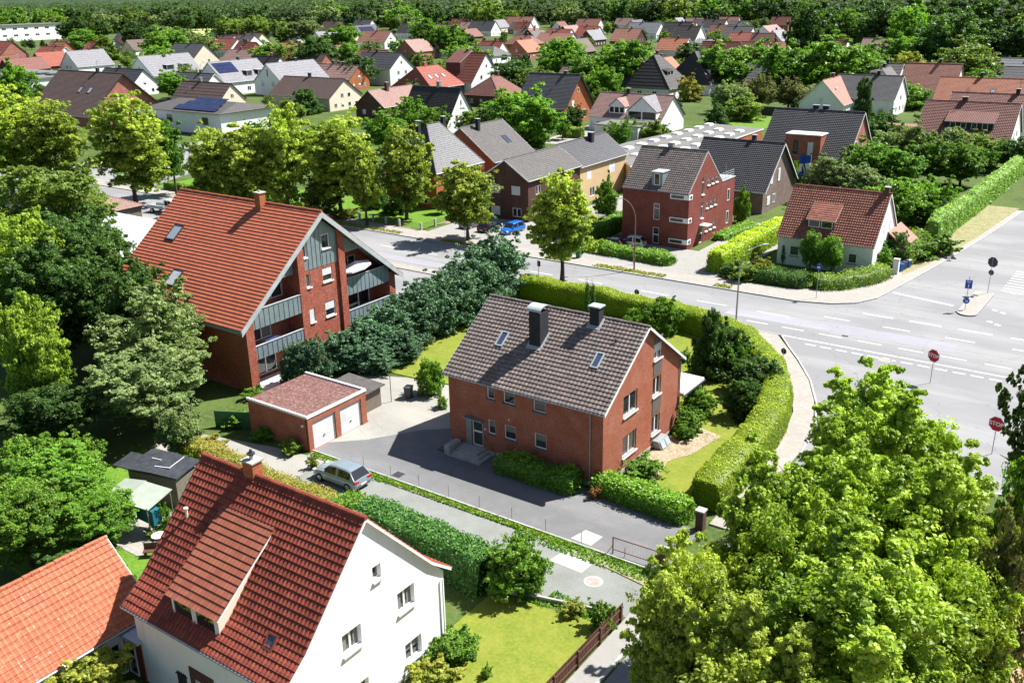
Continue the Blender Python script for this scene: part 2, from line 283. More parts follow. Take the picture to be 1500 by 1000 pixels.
# ---------------------------------------------------------------- mesh builder
class MB:
    def __init__(s): s.v = []; s.f = []; s.m = []; s.mats = []
    def mi(s, m):
        if m is None: m = '_'
        if m not in s.mats: s.mats.append(m)
        return s.mats.index(m)
    def poly(s, pts, m=None):
        b = len(s.v); s.v += [tuple(p) for p in pts]; s.f.append(tuple(range(b, b+len(pts)))); s.m.append(s.mi(m))
    def box(s, x0, x1, y0, y1, z0, z1, m=None, top=None):
        b = len(s.v); s.v += [(x0,y0,z0),(x1,y0,z0),(x1,y1,z0),(x0,y1,z0),(x0,y0,z1),(x1,y0,z1),(x1,y1,z1),(x0,y1,z1)]
        for q in ((0,3,2,1),(4,5,6,7),(0,1,5,4),(1,2,6,5),(2,3,7,6),(3,0,4,7)): s.f.append(tuple(b+i for i in q)); s.m.append(s.mi(m))
        if top: s.m[-5] = s.mi(top)
    def obox(s, o, ex, ey, ez, m=None):
        """box from corner o with edge vectors"""
        o, ex, ey, ez = Vector(o), Vector(ex), Vector(ey), Vector(ez); b = len(s.v)
        for k in (o, o+ex, o+ex+ey, o+ey, o+ez, o+ex+ez, o+ex+ey+ez, o+ey+ez): s.v.append(tuple(k))
        fl = ex.cross(ey).dot(ez) < 0
        for q in ((0,3,2,1),(4,5,6,7),(0,1,5,4),(1,2,6,5),(2,3,7,6),(3,0,4,7)):
            q = q[::-1] if fl else q
            s.f.append(tuple(b+i for i in q)); s.m.append(s.mi(m))
    def cyl(s, p0, p1, r0, r1=None, n=8, m=None, caps=True):
        p0, p1 = Vector(p0), Vector(p1); r1 = r0 if r1 is None else r1
        d = (p1-p0).normalized(); a = d.orthogonal().normalized(); c = d.cross(a); b = len(s.v)
        for p, r in ((p0, r0), (p1, r1)):
            for i in range(n):
                t = 2*math.pi*i/n; s.v.append(tuple(p + a*math.cos(t)*r + c*math.sin(t)*r))
        for i in range(n): s.f.append((b+i, b+(i+1)%n, b+n+(i+1)%n, b+n+i)); s.m.append(s.mi(m))
        if caps:
            s.f.append(tuple(b+i for i in range(n))[::-1]); s.m.append(s.mi(m)); s.f.append(tuple(b+n+i for i in range(n))); s.m.append(s.mi(m))
    def tube(s, pts, rs, n=6, m=None):
        for i in range(len(pts)-1): s.cyl(pts[i], pts[i+1], rs[i], rs[i+1], n, m, False)
    def prism(s, pts, z0, z1, m=None, side=None):
        """pts counter-clockwise (x,y)"""
        pts = list(pts); a = sum(pts[i][0]*pts[(i+1)%len(pts)][1]-pts[(i+1)%len(pts)][0]*pts[i][1] for i in range(len(pts)))
        if a < 0: pts = pts[::-1]
        tr = tessellate_polygon([[Vector((p[0],p[1],0)) for p in pts]])
        for t in tr:
            q = [pts[i] for i in t]
            if (q[1][0]-q[0][0])*(q[2][1]-q[0][1])-(q[1][1]-q[0][1])*(q[2][0]-q[0][0]) < 0: q = q[::-1]
            s.poly([(p[0],p[1],z1) for p in q], m)
        if z1 > z0:
            for i in range(len(pts)):
                p, q = pts[i], pts[(i+1)%len(pts)]; s.poly([(p[0],p[1],z0),(q[0],q[1],z0),(q[0],q[1],z1),(p[0],p[1],z1)], side or m)
    def build(s, name, mat=None, parent=None, smooth=False, uv=True):
        me = bpy.data.meshes.new(name); me.from_pydata(s.v, [], s.f); me.update()
        for k in s.mats: me.materials.append(M[mat if k == '_' else k] if not isinstance(k, bpy.types.Material) else k)
        if len(s.mats) > 1: me.polygons.foreach_set('material_index', s.m)
        if uv:
            n = len(me.polygons); nr = np.empty(n*3); me.polygons.foreach_get('normal', nr); nr = nr.reshape(-1,3)
            lt = np.empty(n, int); me.polygons.foreach_get('loop_total', lt); vi = np.empty(len(me.loops), int); me.loops.foreach_get('vertex_index', vi)
            P = np.array(s.v, float)[vi]; N = np.repeat(nr, lt, 0); N = N.copy(); dx = np.abs(N[:,0]) > np.abs(N[:,1]); N[dx,1] = 0; N[~dx,0] = 0; N /= np.maximum(np.linalg.norm(N, axis=1), 1e-6)[:,None]; T = np.stack([-N[:,1], N[:,0], np.zeros(len(N))], 1)
            ln = np.linalg.norm(T, axis=1); flat = ln < 0.1; T[flat] = (1,0,0); T /= np.maximum(np.linalg.norm(T, axis=1), 1e-6)[:,None]
            B = np.cross(N, T); B[flat] = (0,1,0)
            U = np.stack([(P*T).sum(1), (P*B).sum(1)], 1)
            l = me.uv_layers.new(name='UVMap'); l.data.foreach_set('uv', U.ravel().astype(np.float32))
        if smooth: me.polygons.foreach_set('use_smooth', [True]*len(me.polygons))
        o = bpy.data.objects.new(name, me); C.objects.link(o); o.parent = parent
        return o
def tag(o, label=None, cat=None, group=None, kind=None):
    for k, v in (('label', label), ('category', cat), ('group', group), ('kind', kind)):
        if v: o[k] = v
    return o
def thing(name, label, cat, loc=(0,0,0), rz=0, group=None):
    o = bpy.data.objects.new(name, None); C.objects.link(o); o.location = loc; o.rotation_euler = (0,0,rz); o.empty_display_size = 0.3
    return tag(o, label, cat, group)
def struct(mb, name, mat, smooth=False): return tag(mb.build(name, mat), kind='structure')
def copy_tree(o, parent=None):
    c = o.copy(); C.objects.link(c); c.parent = parent
    for ch in list(o.children): copy_tree(ch, c)
    return c
# ---------------------------------------------------------------- houses
def slope(mb, eL, eR, tL, tR, mat=None, tw=0.3, ch=0.36, amp=0.0, step=0.045, thick=0.12, under=None):
    """one roof plane laid in tile courses: each course is a strip tilted up at its lower edge; amp makes pan tiles"""
    eL, eR, tL, tR = map(Vector, (eL, eR, tL, tR)); n = (eR-eL).cross(((tL+tR)-(eL+eR))*0.5).normalized()
    S = ((tL+tR)*0.5-(eL+eR)*0.5).length; nc = max(1, round(S/ch)); Wd = (eR-eL).length
    ns = max(1, int(round(Wd/tw))*4) if amp else 1
    mi = mb.mi(mat)
    pr = (0.0, 0.55, 1.0, 0.55)
    hs = [amp*pr[i % 4] for i in range(ns+1)]
    for k in range(nc):
        t0, t1 = k/nc, (k+1)/nc
        a, b, c, d = eL.lerp(tL, t0), eR.lerp(tR, t0), eL.lerp(tL, t1), eR.lerp(tR, t1)
        base = len(mb.v)
        for i in range(ns+1):
            s = i/ns; lo = a.lerp(b, s); hi = c.lerp(d, s)
            mb.v.append(tuple(lo - n*0.01)); mb.v.append(tuple(lo + n*(step+hs[i]))); mb.v.append(tuple(hi + n*(0.004+hs[i])))
        for i in range(ns):
            j = base+3*i
            mb.f.append((j, j+3, j+4, j+1)); mb.m.append(mi)
            mb.f.append((j+1, j+4, j+5, j+2)); mb.m.append(mi)
        # verge closing
        mb.f.append((base, base+1, base+2)); mb.m.append(mi)
        e = base+3*ns; mb.f.append((e+2, e+1, e)); mb.m.append(mi)
    um = under or mat
    q = [p - n*thick for p in (eL, eR, tR, tL)]; o = [p - n*0.012 for p in (eL, eR, tR, tL)]
    if (tL-tR).length < 1e-4: q = q[:3]; o = o[:3]
    mb.poly(q[::-1], um)
    for i in range(len(q)):
        j = (i+1) % len(q); mb.poly([q[i], q[j], o[j], o[i]], um)
def ridge_caps(mb, a, b, r=0.13, mat=None):
    a, b = Vector(a), Vector(b); n = max(1, int((b-a).length/0.4))
    for i in range(n): j_ = Vector((0,0,math.sin(i*1.7+a.x)*0.012)); mb.cyl(a.lerp(b, i/n)+j_, a.lerp(b, (i+1)/n+0.04/max(0.1,(b-a).length))+j_, r, r*0.84, 7, mat)
class Face:
    """a wall plane: o = lower left corner seen from outside, ex along it, n outwards"""
    def __init__(s, o, ex): s.o = Vector(o); s.ex = Vector(ex); s.ez = Vector((0,0,1)); s.n = s.ex.cross(s.ez)
    def p(s, x, z, d=0.0): return s.o + s.ex*x + s.ez*z + s.n*d
    def box(s, mb, x0, x1, z0, z1, d0, d1, m=None): mb.obox(s.p(x0, z0, d0), s.ex*(x1-x0), s.n*(d1-d0), s.ez*(z1-z0), m)
def wall_face(mb, F, outline, holes, depth, mat=None):
    """wall outline (flat bottom, peaked top) cut into columns round the openings"""
    zb = min(z for x, z in outline); up = sorted([p for p in outline if p[1] > zb+1e-6]); xm0, xm1 = min(x for x, z in outline), max(x for x, z in outline)
    def top(x):
        for (a, za), (b, zb_) in zip(up, up[1:]):
            if a-1e-6 <= x <= b+1e-6: return za+(zb_-za)*(x-a)/(b-a) if b > a else max(za, zb_)
        return up[-1][1]
    xs = sorted(set([xm0, xm1]+[p[0] for p in up]+[h[0] for h in holes]+[h[1] for h in holes]))
    for a, b in zip(xs, xs[1:]):
        if b-a < 1e-5: continue
        m = (a+b)/2; hh = sorted((h[2], h[3]) for h in holes if h[0] < m < h[1]); lo = zb
        for z0, z1 in hh:
            if z0 > lo: mb.poly([F.p(a,lo), F.p(b,lo), F.p(b,z0), F.p(a,z0)], mat)
            lo = z1
        if top(m) > lo: mb.poly([F.p(a,lo), F.p(b,lo), F.p(b,max(lo,top(b))), F.p(a,max(lo,top(a)))], mat)
    for x0, x1, z0, z1 in holes:
        for a, b in (((x0,z0),(x1,z0)), ((x1,z0),(x1,z1)), ((x1,z1),(x0,z1)), ((x0,z1),(x0,z0))):
            mb.poly([F.p(*a), F.p(*b), F.p(b[0], b[1], -depth), F.p(a[0], a[1], -depth)], mat)
def window(F, x, z, w_, h, st, parent, deep=0.13, sill=None, frame='frame', name=None):
    """x, z = lower left corner. st letters: 1/2/3 casements, t transom, s shut shutter, h half shutter, b blind, c curtain, d door, g plain glass"""
    x1, z1 = x+w_, z+h; mb = MB(); f = 0.075 if min(w_, h) > 0.5 else 0.05; a, b = (-deep, -deep+0.07) if deep else (0.0, 0.05)
    pa = a+0.02 if deep else 0.005; pb = pa+0.02
    F.box(mb, x, x+f, z, z1, a, b); F.box(mb, x1-f, x1, z, z1, a, b); F.box(mb, x+f, x1-f, z, z+f, a, b); F.box(mb, x+f, x1-f, z1-f, z1, a, b)
    nm = 3 if '3' in st else 2 if '2' in st else 1
    for i in range(1, nm): c = x+w_*i/nm; F.box(mb, c-0.05, c+0.05, z+f, z1-f, a, b)
    if 't' in st: F.box(mb, x+f, x1-f, z+h*0.68, z+h*0.68+0.07, a, b-0.005)
    if 'd' in st: F.box(mb, x+f, x1-f, z+h*0.52, z+h*0.52+0.12, a, b-0.003)
    fr = mb.build(name or ('door' if 'd' in st else 'window'), frame, parent)
    g = MB(); F.box(g, x+f, x1-f, z+f, z1-f, pa-0.02, pb-0.02); g.build('pane', 'glass', fr)
    if 's' in st or 'h' in st:
        k = 0.0 if 's' in st else 0.45
        g = MB(); F.box(g, x+0.02, x1-0.02, z+0.02+h*k, z1-0.005, b+0.004, b+0.03); g.build('shutter', 'shutter', fr)
    if 'b' in st or 'c' in st:
        g = MB()
        if 'b' in st: F.box(g, x+f, x1-f, z+h*0.5, z1-f, pb-0.015, pb-0.005)
        else: F.box(g, x+f, x+f+(w_-2*f)*0.3, z+f, z1-f, pb-0.015, pb-0.005); F.box(g, x1-f-(w_-2*f)*0.3, x1-f, z+f, z1-f, pb-0.015, pb-0.005)
        g.build('curtain', 'curtain', fr)
    if sill and 'd' not in st:
        g = MB(); F.box(g, x-0.05, x1+0.05, z-0.09, z-0.003, (-deep if deep else 0.003), 0.12 if deep else 0.10); g.build('sill', sill, fr)
    return fr
def chimney(parent, x, y, z0, z1, a=0.7, b=0.5, mat='brick_red', cap='conc', flue=True, flash=True):
    mb = MB(); mb.box(x-a/2, x+a/2, y-b/2, y+b/2, z0, z1, None); ch = mb.build('chimney', mat, parent)
    mb = MB(); mb.box(x-a/2-0.07, x+a/2+0.07, y-b/2-0.07, y+b/2+0.07, z1, z1+0.08)
    if flue: mb.cyl((x,y,z1+0.08), (x,y,z1+0.3), 0.1, 0.1, 8)
    mb.build('cap', cap, ch); return ch
def skylight(parent, hs, x, y, w_, l, side=-1, glass='glass_sky', frame='metal_dark'):
    """roof window lying on a slope; y = lower edge; hs(y) gives roof height"""
    y2 = y - side*l*hs.c; za, zb = hs(y), hs(y2); o = Vector((x, y, za)); up = Vector((0, y2-y, zb-za)); up.normalize()
    n = Vector((1,0,0)).cross(up); n = n if n.z > 0 else -n
    mb = MB(); f = 0.09; ex = Vector((1,0,0)); b0 = o - n*0.02
    for (p, a, b) in ((b0, ex*w_, up*f), (b0+up*(l-f), ex*w_, up*f), (b0+up*f, ex*f, up*(l-2*f)), (b0+up*f+ex*(w_-f), ex*f, up*(l-2*f))): mb.obox(p, a, b, n*0.17)
    fr = mb.build('roof_window', frame, parent)
    g = MB(); g.obox(b0+up*f+ex*f, ex*(w_-2*f), up*(l-2*f), n*0.13); g.build('pane', glass, fr); return fr
class Slope:
    def __init__(s, he, hr, W): s.he, s.hr, s.W = he, hr, W; s.c = math.cos(math.atan2(hr-he, W/2))
    def __call__(s, y): return s.he+(s.hr-s.he)*(s.W/2-abs(y))/(s.W/2)
def dormer(parent, hs, x0, x1, yf, h, kind, roofm, wallm, nwin=2, k2=0.35, trim='frame', sg=-1, wh=None, ch=0.36, cheek=None):
    """yf = front plane (local y). sg -1: on the front slope, +1: on the back slope"""
    k = (hs.hr-hs.he)/(hs.W/2); zb = hs(yf)
    if kind == 'box': k2 = 0.03
    if kind == 'gable': ys = yf - sg*(h/k); pk = yf - sg*((h+(x1-x0)*0.42)/k)
    else: ys = yf - sg*(h/(k-k2))
    zt = zb+h; mb = MB(); d = -sg
    zs = zt+k2*abs(ys-yf) if kind != 'gable' else zt
    fr = [(x0,yf,zb-0.12),(x1,yf,zb-0.12),(x1,yf,zt),(x0,yf,zt)]; mb.poly(fr if sg < 0 else fr[::-1])
    for x, fl in ((x0, 1), (x1, 0)):
        q = [(x,yf,zb-0.12),(x,yf,zt),(x,ys,zs)]; mb.poly(q if (fl ^ (sg > 0)) == 0 else q[::-1], cheek)
    if kind == 'gable':
        zp = zt+(x1-x0)*0.42; q = [(x0,yf,zt),(x1,yf,zt),((x0+x1)/2,yf,zp)]; mb.poly(q if sg < 0 else q[::-1])
    dm = mb.build('dormer', wallm, parent)
    mb = MB(); o = 0.18
    if kind == 'gable':
        xm = (x0+x1)/2; zp = zt+(x1-x0)*0.42+0.05; zo = zt-o*0.84+0.05
        E0, E1 = (x0-o, yf+sg*o, zo), (x0-o, ys, zo); T0, T1 = (xm, yf+sg*o, zp), (xm, pk, zp)
        F0, F1 = (x1+o, yf+sg*o, zo), (x1+o, ys, zo)
        if sg < 0: slope(mb, E1, E0, T1, T0, None, 0.3, ch, thick=0.1, under=trim); slope(mb, F0, F1, T0, T1, None, 0.3, ch, thick=0.1, under=trim)
        else: slope(mb, E0, E1, T0, T1, None, 0.3, ch, thick=0.1, under=trim); slope(mb, F1, F0, T1, T0, None, 0.3, ch, thick=0.1, under=trim)
    else:
        zf = zt-o*k2+0.03; ye = yf+sg*o
        a, b, c, e = (x0-o, ye, zf), (x1+o, ye, zf), (x0-o, ys-sg*0.05, zs+0.05), (x1+o, ys-sg*0.05, zs+0.05)
        if kind == 'box': mb.obox((x0-o*0.5, ye, zt), (x1-x0+o, 0, 0), (0, ys-ye, 0), (0,0,0.12))
        elif sg < 0: slope(mb, a, b, c, e, None, 0.3, ch, thick=0.1, under=trim)
        else: slope(mb, b, a, e, c, None, 0.3, ch, thick=0.1, under=trim)
    mb.build('dormer_roof', roofm, dm)
    if nwin:
        F = Face((x0,yf,zb), (1,0,0)) if sg < 0 else Face((x1,yf,zb), (-1,0,0)); Wd = x1-x0; ww = (Wd-0.15*(nwin+1))/nwin if wh is None else wh
        gp = (Wd-nwin*ww)/(nwin+1)
        for i in range(nwin):
            mb = MB(); gm = MB(); x = gp+i*(ww+gp); z0, z1 = 0.12, h-0.12
            for q in ((x, x+0.07, z0, z1), (x+ww-0.07, x+ww, z0, z1), (x+0.07, x+ww-0.07, z0, z0+0.07), (x+0.07, x+ww-0.07, z1-0.07, z1)): F.box(mb, *q, 0.003, 0.06)
            F.box(gm, x+0.07, x+ww-0.07, z0+0.07, z1-0.07, 0.004, 0.02)
            mb.build('window_frame', 'frame', dm); gm.build('pane', 'glass', dm)
    return dm
def house(name, label, ax, cx, cy, L, W, he, hr, roof, wall, wins=(), ov=(0.3, 0.35), hip=(0, 0), amp=0.0, tw=0.3, ch=0.36, chim=(), sky=(), dorm=(), cat='house',
          group=None, trim='frame', gut='metal', deep=0.0, sill=None, auto=0, rz=None, wallz=None, solar=None, gablem=None, base=None, flare=0, under=None, step=0.045):
    """gabled (or hipped) house; ax 'U' ridge along X, 'V' ridge along Y. Faces F (front, -y local), R (+x gable), B, L"""
    ang = (0 if ax == 'U' else math.pi/2) if rz is None else rz
    rt = thing(name, label, cat, (cx, cy, 0), ang, group)
    x, y = L/2, W/2; hs = Slope(he, hr, W)
    faces = {'F': Face((-x,-y,0), (1,0,0)), 'R': Face((x,-y,0), (0,1,0)), 'B': Face((x,y,0), (-1,0,0)), 'L': Face((-x,y,0), (0,-1,0))}
    if auto:
        wins = list(wins); rs = random.Random(int(cx*7+cy)); stl = lambda: rs.choice(['1','2','2','s','h'])
        for f_, ln, gb in (('F', L, 0), ('R', W, 1), ('L', W, 1)):
            n = max(1, int(ln/3.3)); zz = [0.9] + ([3.5] if (gb and hr-he > 3 and not (hip[1] if f_ == 'R' else hip[0])) or he > 5 else [])
            for z in zz:
                m_ = n if z < 2 or he > 5 else max(1, n-2)
                for i in range(m_):
                    sp_ = ln/n; xc = ln/2+(i-(m_-1)/2)*sp_*0.85; wins.append((f_, xc-0.55, z, 1.1 if rs.random() < 0.7 else 0.8, 1.2, stl()))
    holes = {k: [] for k in 'FRBL'}
    if deep:
        for q in wins: holes[q[0]].append((q[1], q[1]+q[3], q[2], q[2]+q[4]))
    mb = MB(); he_ = he-0.05
    rect = lambda w_: [(0,0),(w_,0),(w_,he_),(0,he_)]
    gab = [(0,0),(W,0),(W,he_),(y,hr-0.07),(0,he_)]
    for k, out in (('F', rect(L)), ('R', rect(W) if hip[1] else gab), ('B', rect(L)), ('L', rect(W) if hip[0] else gab)):
        wall_face(mb, faces[k], out, holes[k], deep, gablem if (gablem and k in 'RL') else None)
    mb.build('wall', wall, rt)
    if base:
        b = MB(); e = 0.03; b.box(-x-e, x+e, -y-e, y+e, -0.2, base[0]); b.build('plinth', base[1], rt)
    for q in wins: window(faces[q[0]], q[1], q[2], q[3], q[4], q[5], rt, deep, q[6] if len(q) > 6 else sill, q[7] if len(q) > 7 else 'frame')
    ox, oy = ov; k = (hr-he)/y; ze = he-oy*k; mb = MB()
    xl, xr_ = -x-(ox if not hip[0] else oy), x+(ox if not hip[1] else oy); ye = y+oy
    rl, rr = (-x+hip[0] if hip[0] else xl), (x-hip[1] if hip[1] else xr_)
    if flare:   # eaves kick out in the lowest metre
        yk, zk = y-flare, hs(y-flare); ye2 = ye+0.12; zf = zk-(ye2-yk)*k*0.72
        for sgn in (-1, 1):
            a, b = ((xl, xr_) if sgn < 0 else (xr_, xl))
            slope(mb, (a, sgn*ye2, zf), (b, sgn*ye2, zf), (a, sgn*yk, zk), (b, sgn*yk, zk), None, tw, ch, amp, step, under=under)
            slope(mb, (a, sgn*yk, zk), (b, sgn*yk, zk), (a, 0, hr), (b, 0, hr), None, tw, ch, amp, step, under=under)
        ze, ye = zf, ye2
    else:
        slope(mb, (xl,-ye,ze), (xr_,-ye,ze), (rl,0,hr), (rr,0,hr), None, tw, ch, amp, step, under=under)
        slope(mb, (xr_,ye,ze), (xl,ye,ze), (rr,0,hr), (rl,0,hr), None, tw, ch, amp, step, under=under)
    if hip[1]: slope(mb, (xr_,-ye,ze), (xr_,ye,ze), (rr,0,hr), (rr,0,hr), None, tw, ch, 0, step)
    if hip[0]: slope(mb, (xl,ye,ze), (xl,-ye,ze), (rl,0,hr), (rl,0,hr), None, tw, ch, 0, step)
    ridge_caps(mb, (rl,0,hr+0.02), (rr,0,hr+0.02))
    for hp, X, r_ in ((hip[1], xr_, rr), (hip[0], xl, rl)):
        if hp:
            for s_ in (-1, 1): ridge_caps(mb, (X,s_*ye,ze+0.02), (r_,0,hr+0.02), 0.09)
    rf = mb.build('roof', roof, rt)
    if gut:
        for s_ in (-1, 1): mb = MB(); mb.cyl((xl, s_*(ye+0.05), ze-0.05), (xr_, s_*(ye+0.05), ze-0.05), 0.07, 0.07, 6); mb.build('gutter', gut, rt)
    if trim and not (hip[0] and hip[1]):
        for hp, X in ((hip[1], xr_), (hip[0], xl-0.03)):
            if not hp:
                mb = MB()
                for s_ in (-1, 1):
                    a = Vector((X, s_*ye, ze)); b = Vector((X, 0, hr))
                    if flare:
                        c = Vector((X, s_*yk, zk)); mb.obox(a-Vector((0,0,0.16)), (0.03,0,0), c-a, (0,0,0.17)); mb.obox(c-Vector((0,0,0.16)), (0.03,0,0), b-c, (0,0,0.17))
                    else: mb.obox(a-Vector((0,0,0.17)), (0.03,0,0), b-a, (0,0,0.2))
                mb.build('verge', trim, rt)
    for c in chim: chimney(rt, *c)
    dd_ = math.hypot(cx, cy)
    if chim and 90 < dd_ < 380 and int(cx*3+cy) % 2:
        c = chim[0]; mb = MB(); zt = c[3]; mb.cyl((c[0]+.25,c[1],zt), (c[0]+.25,c[1],zt+1.9), .03, .02, 5)
        for i in range(4): mb.box(c[0]-.35+.1*i, c[0]+.85-.1*i, c[1]-.015, c[1]+.015, zt+1.1+i*.22, zt+1.13+i*.22)
        mb.build('aerial', 'metal_dark', rt)
    if auto and dd_ < 380 and int(cy) % 3 == 0:
        k_ = (hr-he)/y; yy_ = -y*0.45; zz_ = he+(y+yy_)*k_; mb = MB(); mb.cyl((-x*.5,yy_,zz_-.05), (-x*.5,yy_,zz_+.55), .03, .03, 5); mb.cyl((-x*.5,yy_-.1,zz_+.55), (-x*.5,yy_-.16,zz_+.58), .38, .40, 12); mb.build('satellite_dish', 'zinc_light', rt)
    for s_ in sky: skylight(rt, hs, *s_)
    for d_ in dorm: dormer(rt, hs, *d_[:5], **{**dict(roofm=roof, wallm=wall), **(d_[5] if len(d_) > 5 else {})})
    if solar:
        for (xa, xb, ya, yb) in solar:
            za, zb = hs(ya), hs(yb); o_ = Vector((xa, ya, za)); up = Vector((0, yb-ya, zb-za)); n_ = Vector((1,0,0)).cross(up.normalized()); n_ = n_ if n_.z > 0 else -n_
            mb = MB(); mb.obox(o_+n_*0.08, (xb-xa,0,0), up, n_*0.05); mb.build('solar_panel', 'solar', rt)
    return rt
# ---------------------------------------------------------------- foliage
def leaf_arrays(rng, cen, rad, per, size, up=0.35, shell=0.55, squash=1.0, tip=None):
    """rhomb-shaped leaves over clumps: cen (n,3), rad (n,) ; returns verts, tints"""
    n = len(cen); d = rng.normal(size=(n, per, 3)); d /= np.linalg.norm(d, axis=2, keepdims=True)
    rr = shell+(1-shell)*rng.random((n, per, 1))**0.6
    p = cen[:,None,:] + d*rr*rad[:,None,None]*np.array([1,1,squash])
    nrm = d + rng.normal(size=d.shape)*0.55 + np.array([0,0,up]); nrm /= np.linalg.norm(nrm, axis=2, keepdims=True)
    p = p.reshape(-1,3); nrm = nrm.reshape(-1,3)
    t = np.cross(nrm, rng.normal(size=nrm.shape)); t /= np.linalg.norm(t, axis=1, keepdims=True)+1e-9
    b = np.cross(nrm, t); s = size*(0.6+0.8*rng.random((len(p),1)))
    v = np.stack([p-t*s*0.5, p+b*s*0.33-nrm*s*0.06, p+t*s*0.55-nrm*s*0.12, p-b*s*0.33-nrm*s*0.06], 1)
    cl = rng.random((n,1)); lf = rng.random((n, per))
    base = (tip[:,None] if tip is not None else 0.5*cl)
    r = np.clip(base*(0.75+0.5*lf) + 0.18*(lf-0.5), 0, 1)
    g = np.clip((rng.random((n,1))-0.6)*1.2, 0, 0.6)*np.ones_like(lf)
    return v.reshape(-1,3), np.stack([r.ravel(), g.ravel()], 1)
def leaf_mesh(name, V, T, extra=None):
    """quads mesh from leaves; extra = (verts, faces) solid parts"""
    nq = len(V)//4; ev, ef = extra if extra else (np.zeros((0,3)), [])
    me = bpy.data.meshes.new(name); nv = len(V)+len(ev); el = sum(len(f) for f in ef)
    me.vertices.add(nv); me.vertices.foreach_set('co', np.concatenate([V, np.array(ev).reshape(-1,3)]).astype(np.float32).ravel())
    li = np.arange(nq*4); 
    if ef: li = np.concatenate([li, np.concatenate([np.array(f) for f in ef])+len(V)])
    me.loops.add(len(li)); me.loops.foreach_set('vertex_index', li.astype(np.int32))
    st = list(range(0, nq*4, 4)); k = nq*4
    for f in ef: st.append(k); k += len(f)
    me.polygons.add(len(st)); me.polygons.foreach_set('loop_start', np.array(st, np.int32))
    try: me.polygons.foreach_set('loop_total', np.array([4]*nq+[len(f) for f in ef], np.int32))
    except Exception: pass
    me.update(calc_edges=True)
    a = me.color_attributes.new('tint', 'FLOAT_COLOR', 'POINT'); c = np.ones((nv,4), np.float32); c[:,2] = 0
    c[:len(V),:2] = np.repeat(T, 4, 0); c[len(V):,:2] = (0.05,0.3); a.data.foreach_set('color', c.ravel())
    me.materials.append(M['l_green']); return me
def crown_points(rng, kind, n):
    """clump centres in a unit crown (radius 1, height 0..1) + relative clump radius + tip tint"""
    P = []; lob = rng.random(8)*6.28
    while len(P) < n:
        q = rng.random(3)*[2,2,1]-[1,1,0]; r = math.hypot(q[0], q[1]); z = q[2]; th = math.atan2(q[1], q[0])
        if kind == 'linden': prof = (math.sin(math.pi*min(1,max(0,z*0.93+0.05)))**0.55)*(1.0-0.28*z)
        elif kind == 'cone': prof = 1.02*(1-z)**0.8*min(1, (z+0.02)*9)+0.03
        elif kind == 'column': prof = min(1,(z+0.03)*8)*(1-z**4)**0.6
        elif kind == 'dome': prof = math.sqrt(max(0,1-z*z))
        elif kind == 'bush': prof = math.sqrt(max(0,1-(1.7*z-0.7)**2))if z > 0 else 0.7
        else: prof = math.sqrt(max(0, 1-(2*z-0.92)**2))*(0.95+0.05*z)
        lob_ = 1+0.16*math.sin(3*th+lob[0]+5*z)+0.12*math.sin(5*th+lob[1]-7*z)+0.08*math.sin(2*th+lob[2]+11*z)
        if kind in ('cone','column'): lob_ = 1+0.08*math.sin(5*th+lob[0]+9*z)
        m = prof*lob_*0.88
        if r > m: continue
        if r < m*0.45 and rng.random() < 0.75 and kind != 'column': continue
        P.append((q[0], q[1], z))
    P = np.array(P); return P
def make_crown(name, kind, R_, H_, n, per, leaf, crad, seed, squash=0.85, tufts=0, shell=0.5, up=0.35, sub=0):
    rng = np.random.default_rng(seed); P = crown_points(rng, kind, n)
    out = np.hypot(P[:,0], P[:,1]); tip = np.clip((P[:,2]-0.25)*0.8+(out-0.5)*0.45+rng.normal(size=len(P))*0.16, 0, 1)  # highlights painted into the tint: lighter towards crown top and outside
    cen = P*[R_,R_,H_]; rad = crad*(0.45+0.95*rng.random(len(P)))
    if kind == 'cone': rad *= (1.05-0.6*P[:,2])
    if tufts:   # ragged upright shoots breaking the outline
        idx = rng.choice(len(P), tufts); k = []; kr = []; kt = []
        for i in idx:
            o_ = P[i].copy(); d_ = np.array([o_[0]*R_, o_[1]*R_, (o_[2]-0.25)*H_*0.9]); d_ /= np.linalg.norm(d_)+1e-6; d_[2] += 0.35
            for j in range(2+(i % 3 == 0)): k.append(cen[i]+d_*(0.5+0.42*j)*crad*1.25+rng.normal(size=3)*crad*.2); kr.append(crad*(0.58-0.14*j)); kt.append(min(1, tip[i]+0.25))
        cen = np.concatenate([cen, k]); rad = np.concatenate([rad, kr]); tip = np.concatenate([tip, kt])
    if sub:   # every clump is made of irregular sprays of leaves
        k = len(cen); d = rng.normal(size=(k, sub, 3)); d /= np.linalg.norm(d, axis=2, keepdims=True); d[:,:,2] = np.abs(d[:,:,2])*0.9-0.25*(rng.random((k, sub)) < 0.3)
        c2 = cen[:,None]+d*(0.35+0.75*rng.random((k, sub, 1)))*rad[:,None,None]*np.array([1.1,1.1,0.85]); r2 = np.repeat(rad[:,None], sub, 1)*(0.22+0.3*rng.random((k, sub)))
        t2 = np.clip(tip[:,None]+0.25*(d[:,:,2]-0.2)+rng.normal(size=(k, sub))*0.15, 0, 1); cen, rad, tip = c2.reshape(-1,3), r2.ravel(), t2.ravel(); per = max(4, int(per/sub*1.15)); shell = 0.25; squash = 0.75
    V, T = leaf_arrays(rng, cen, rad, per, leaf, up, shell, squash, tip*0.95)
    return leaf_mesh(name, V, T)
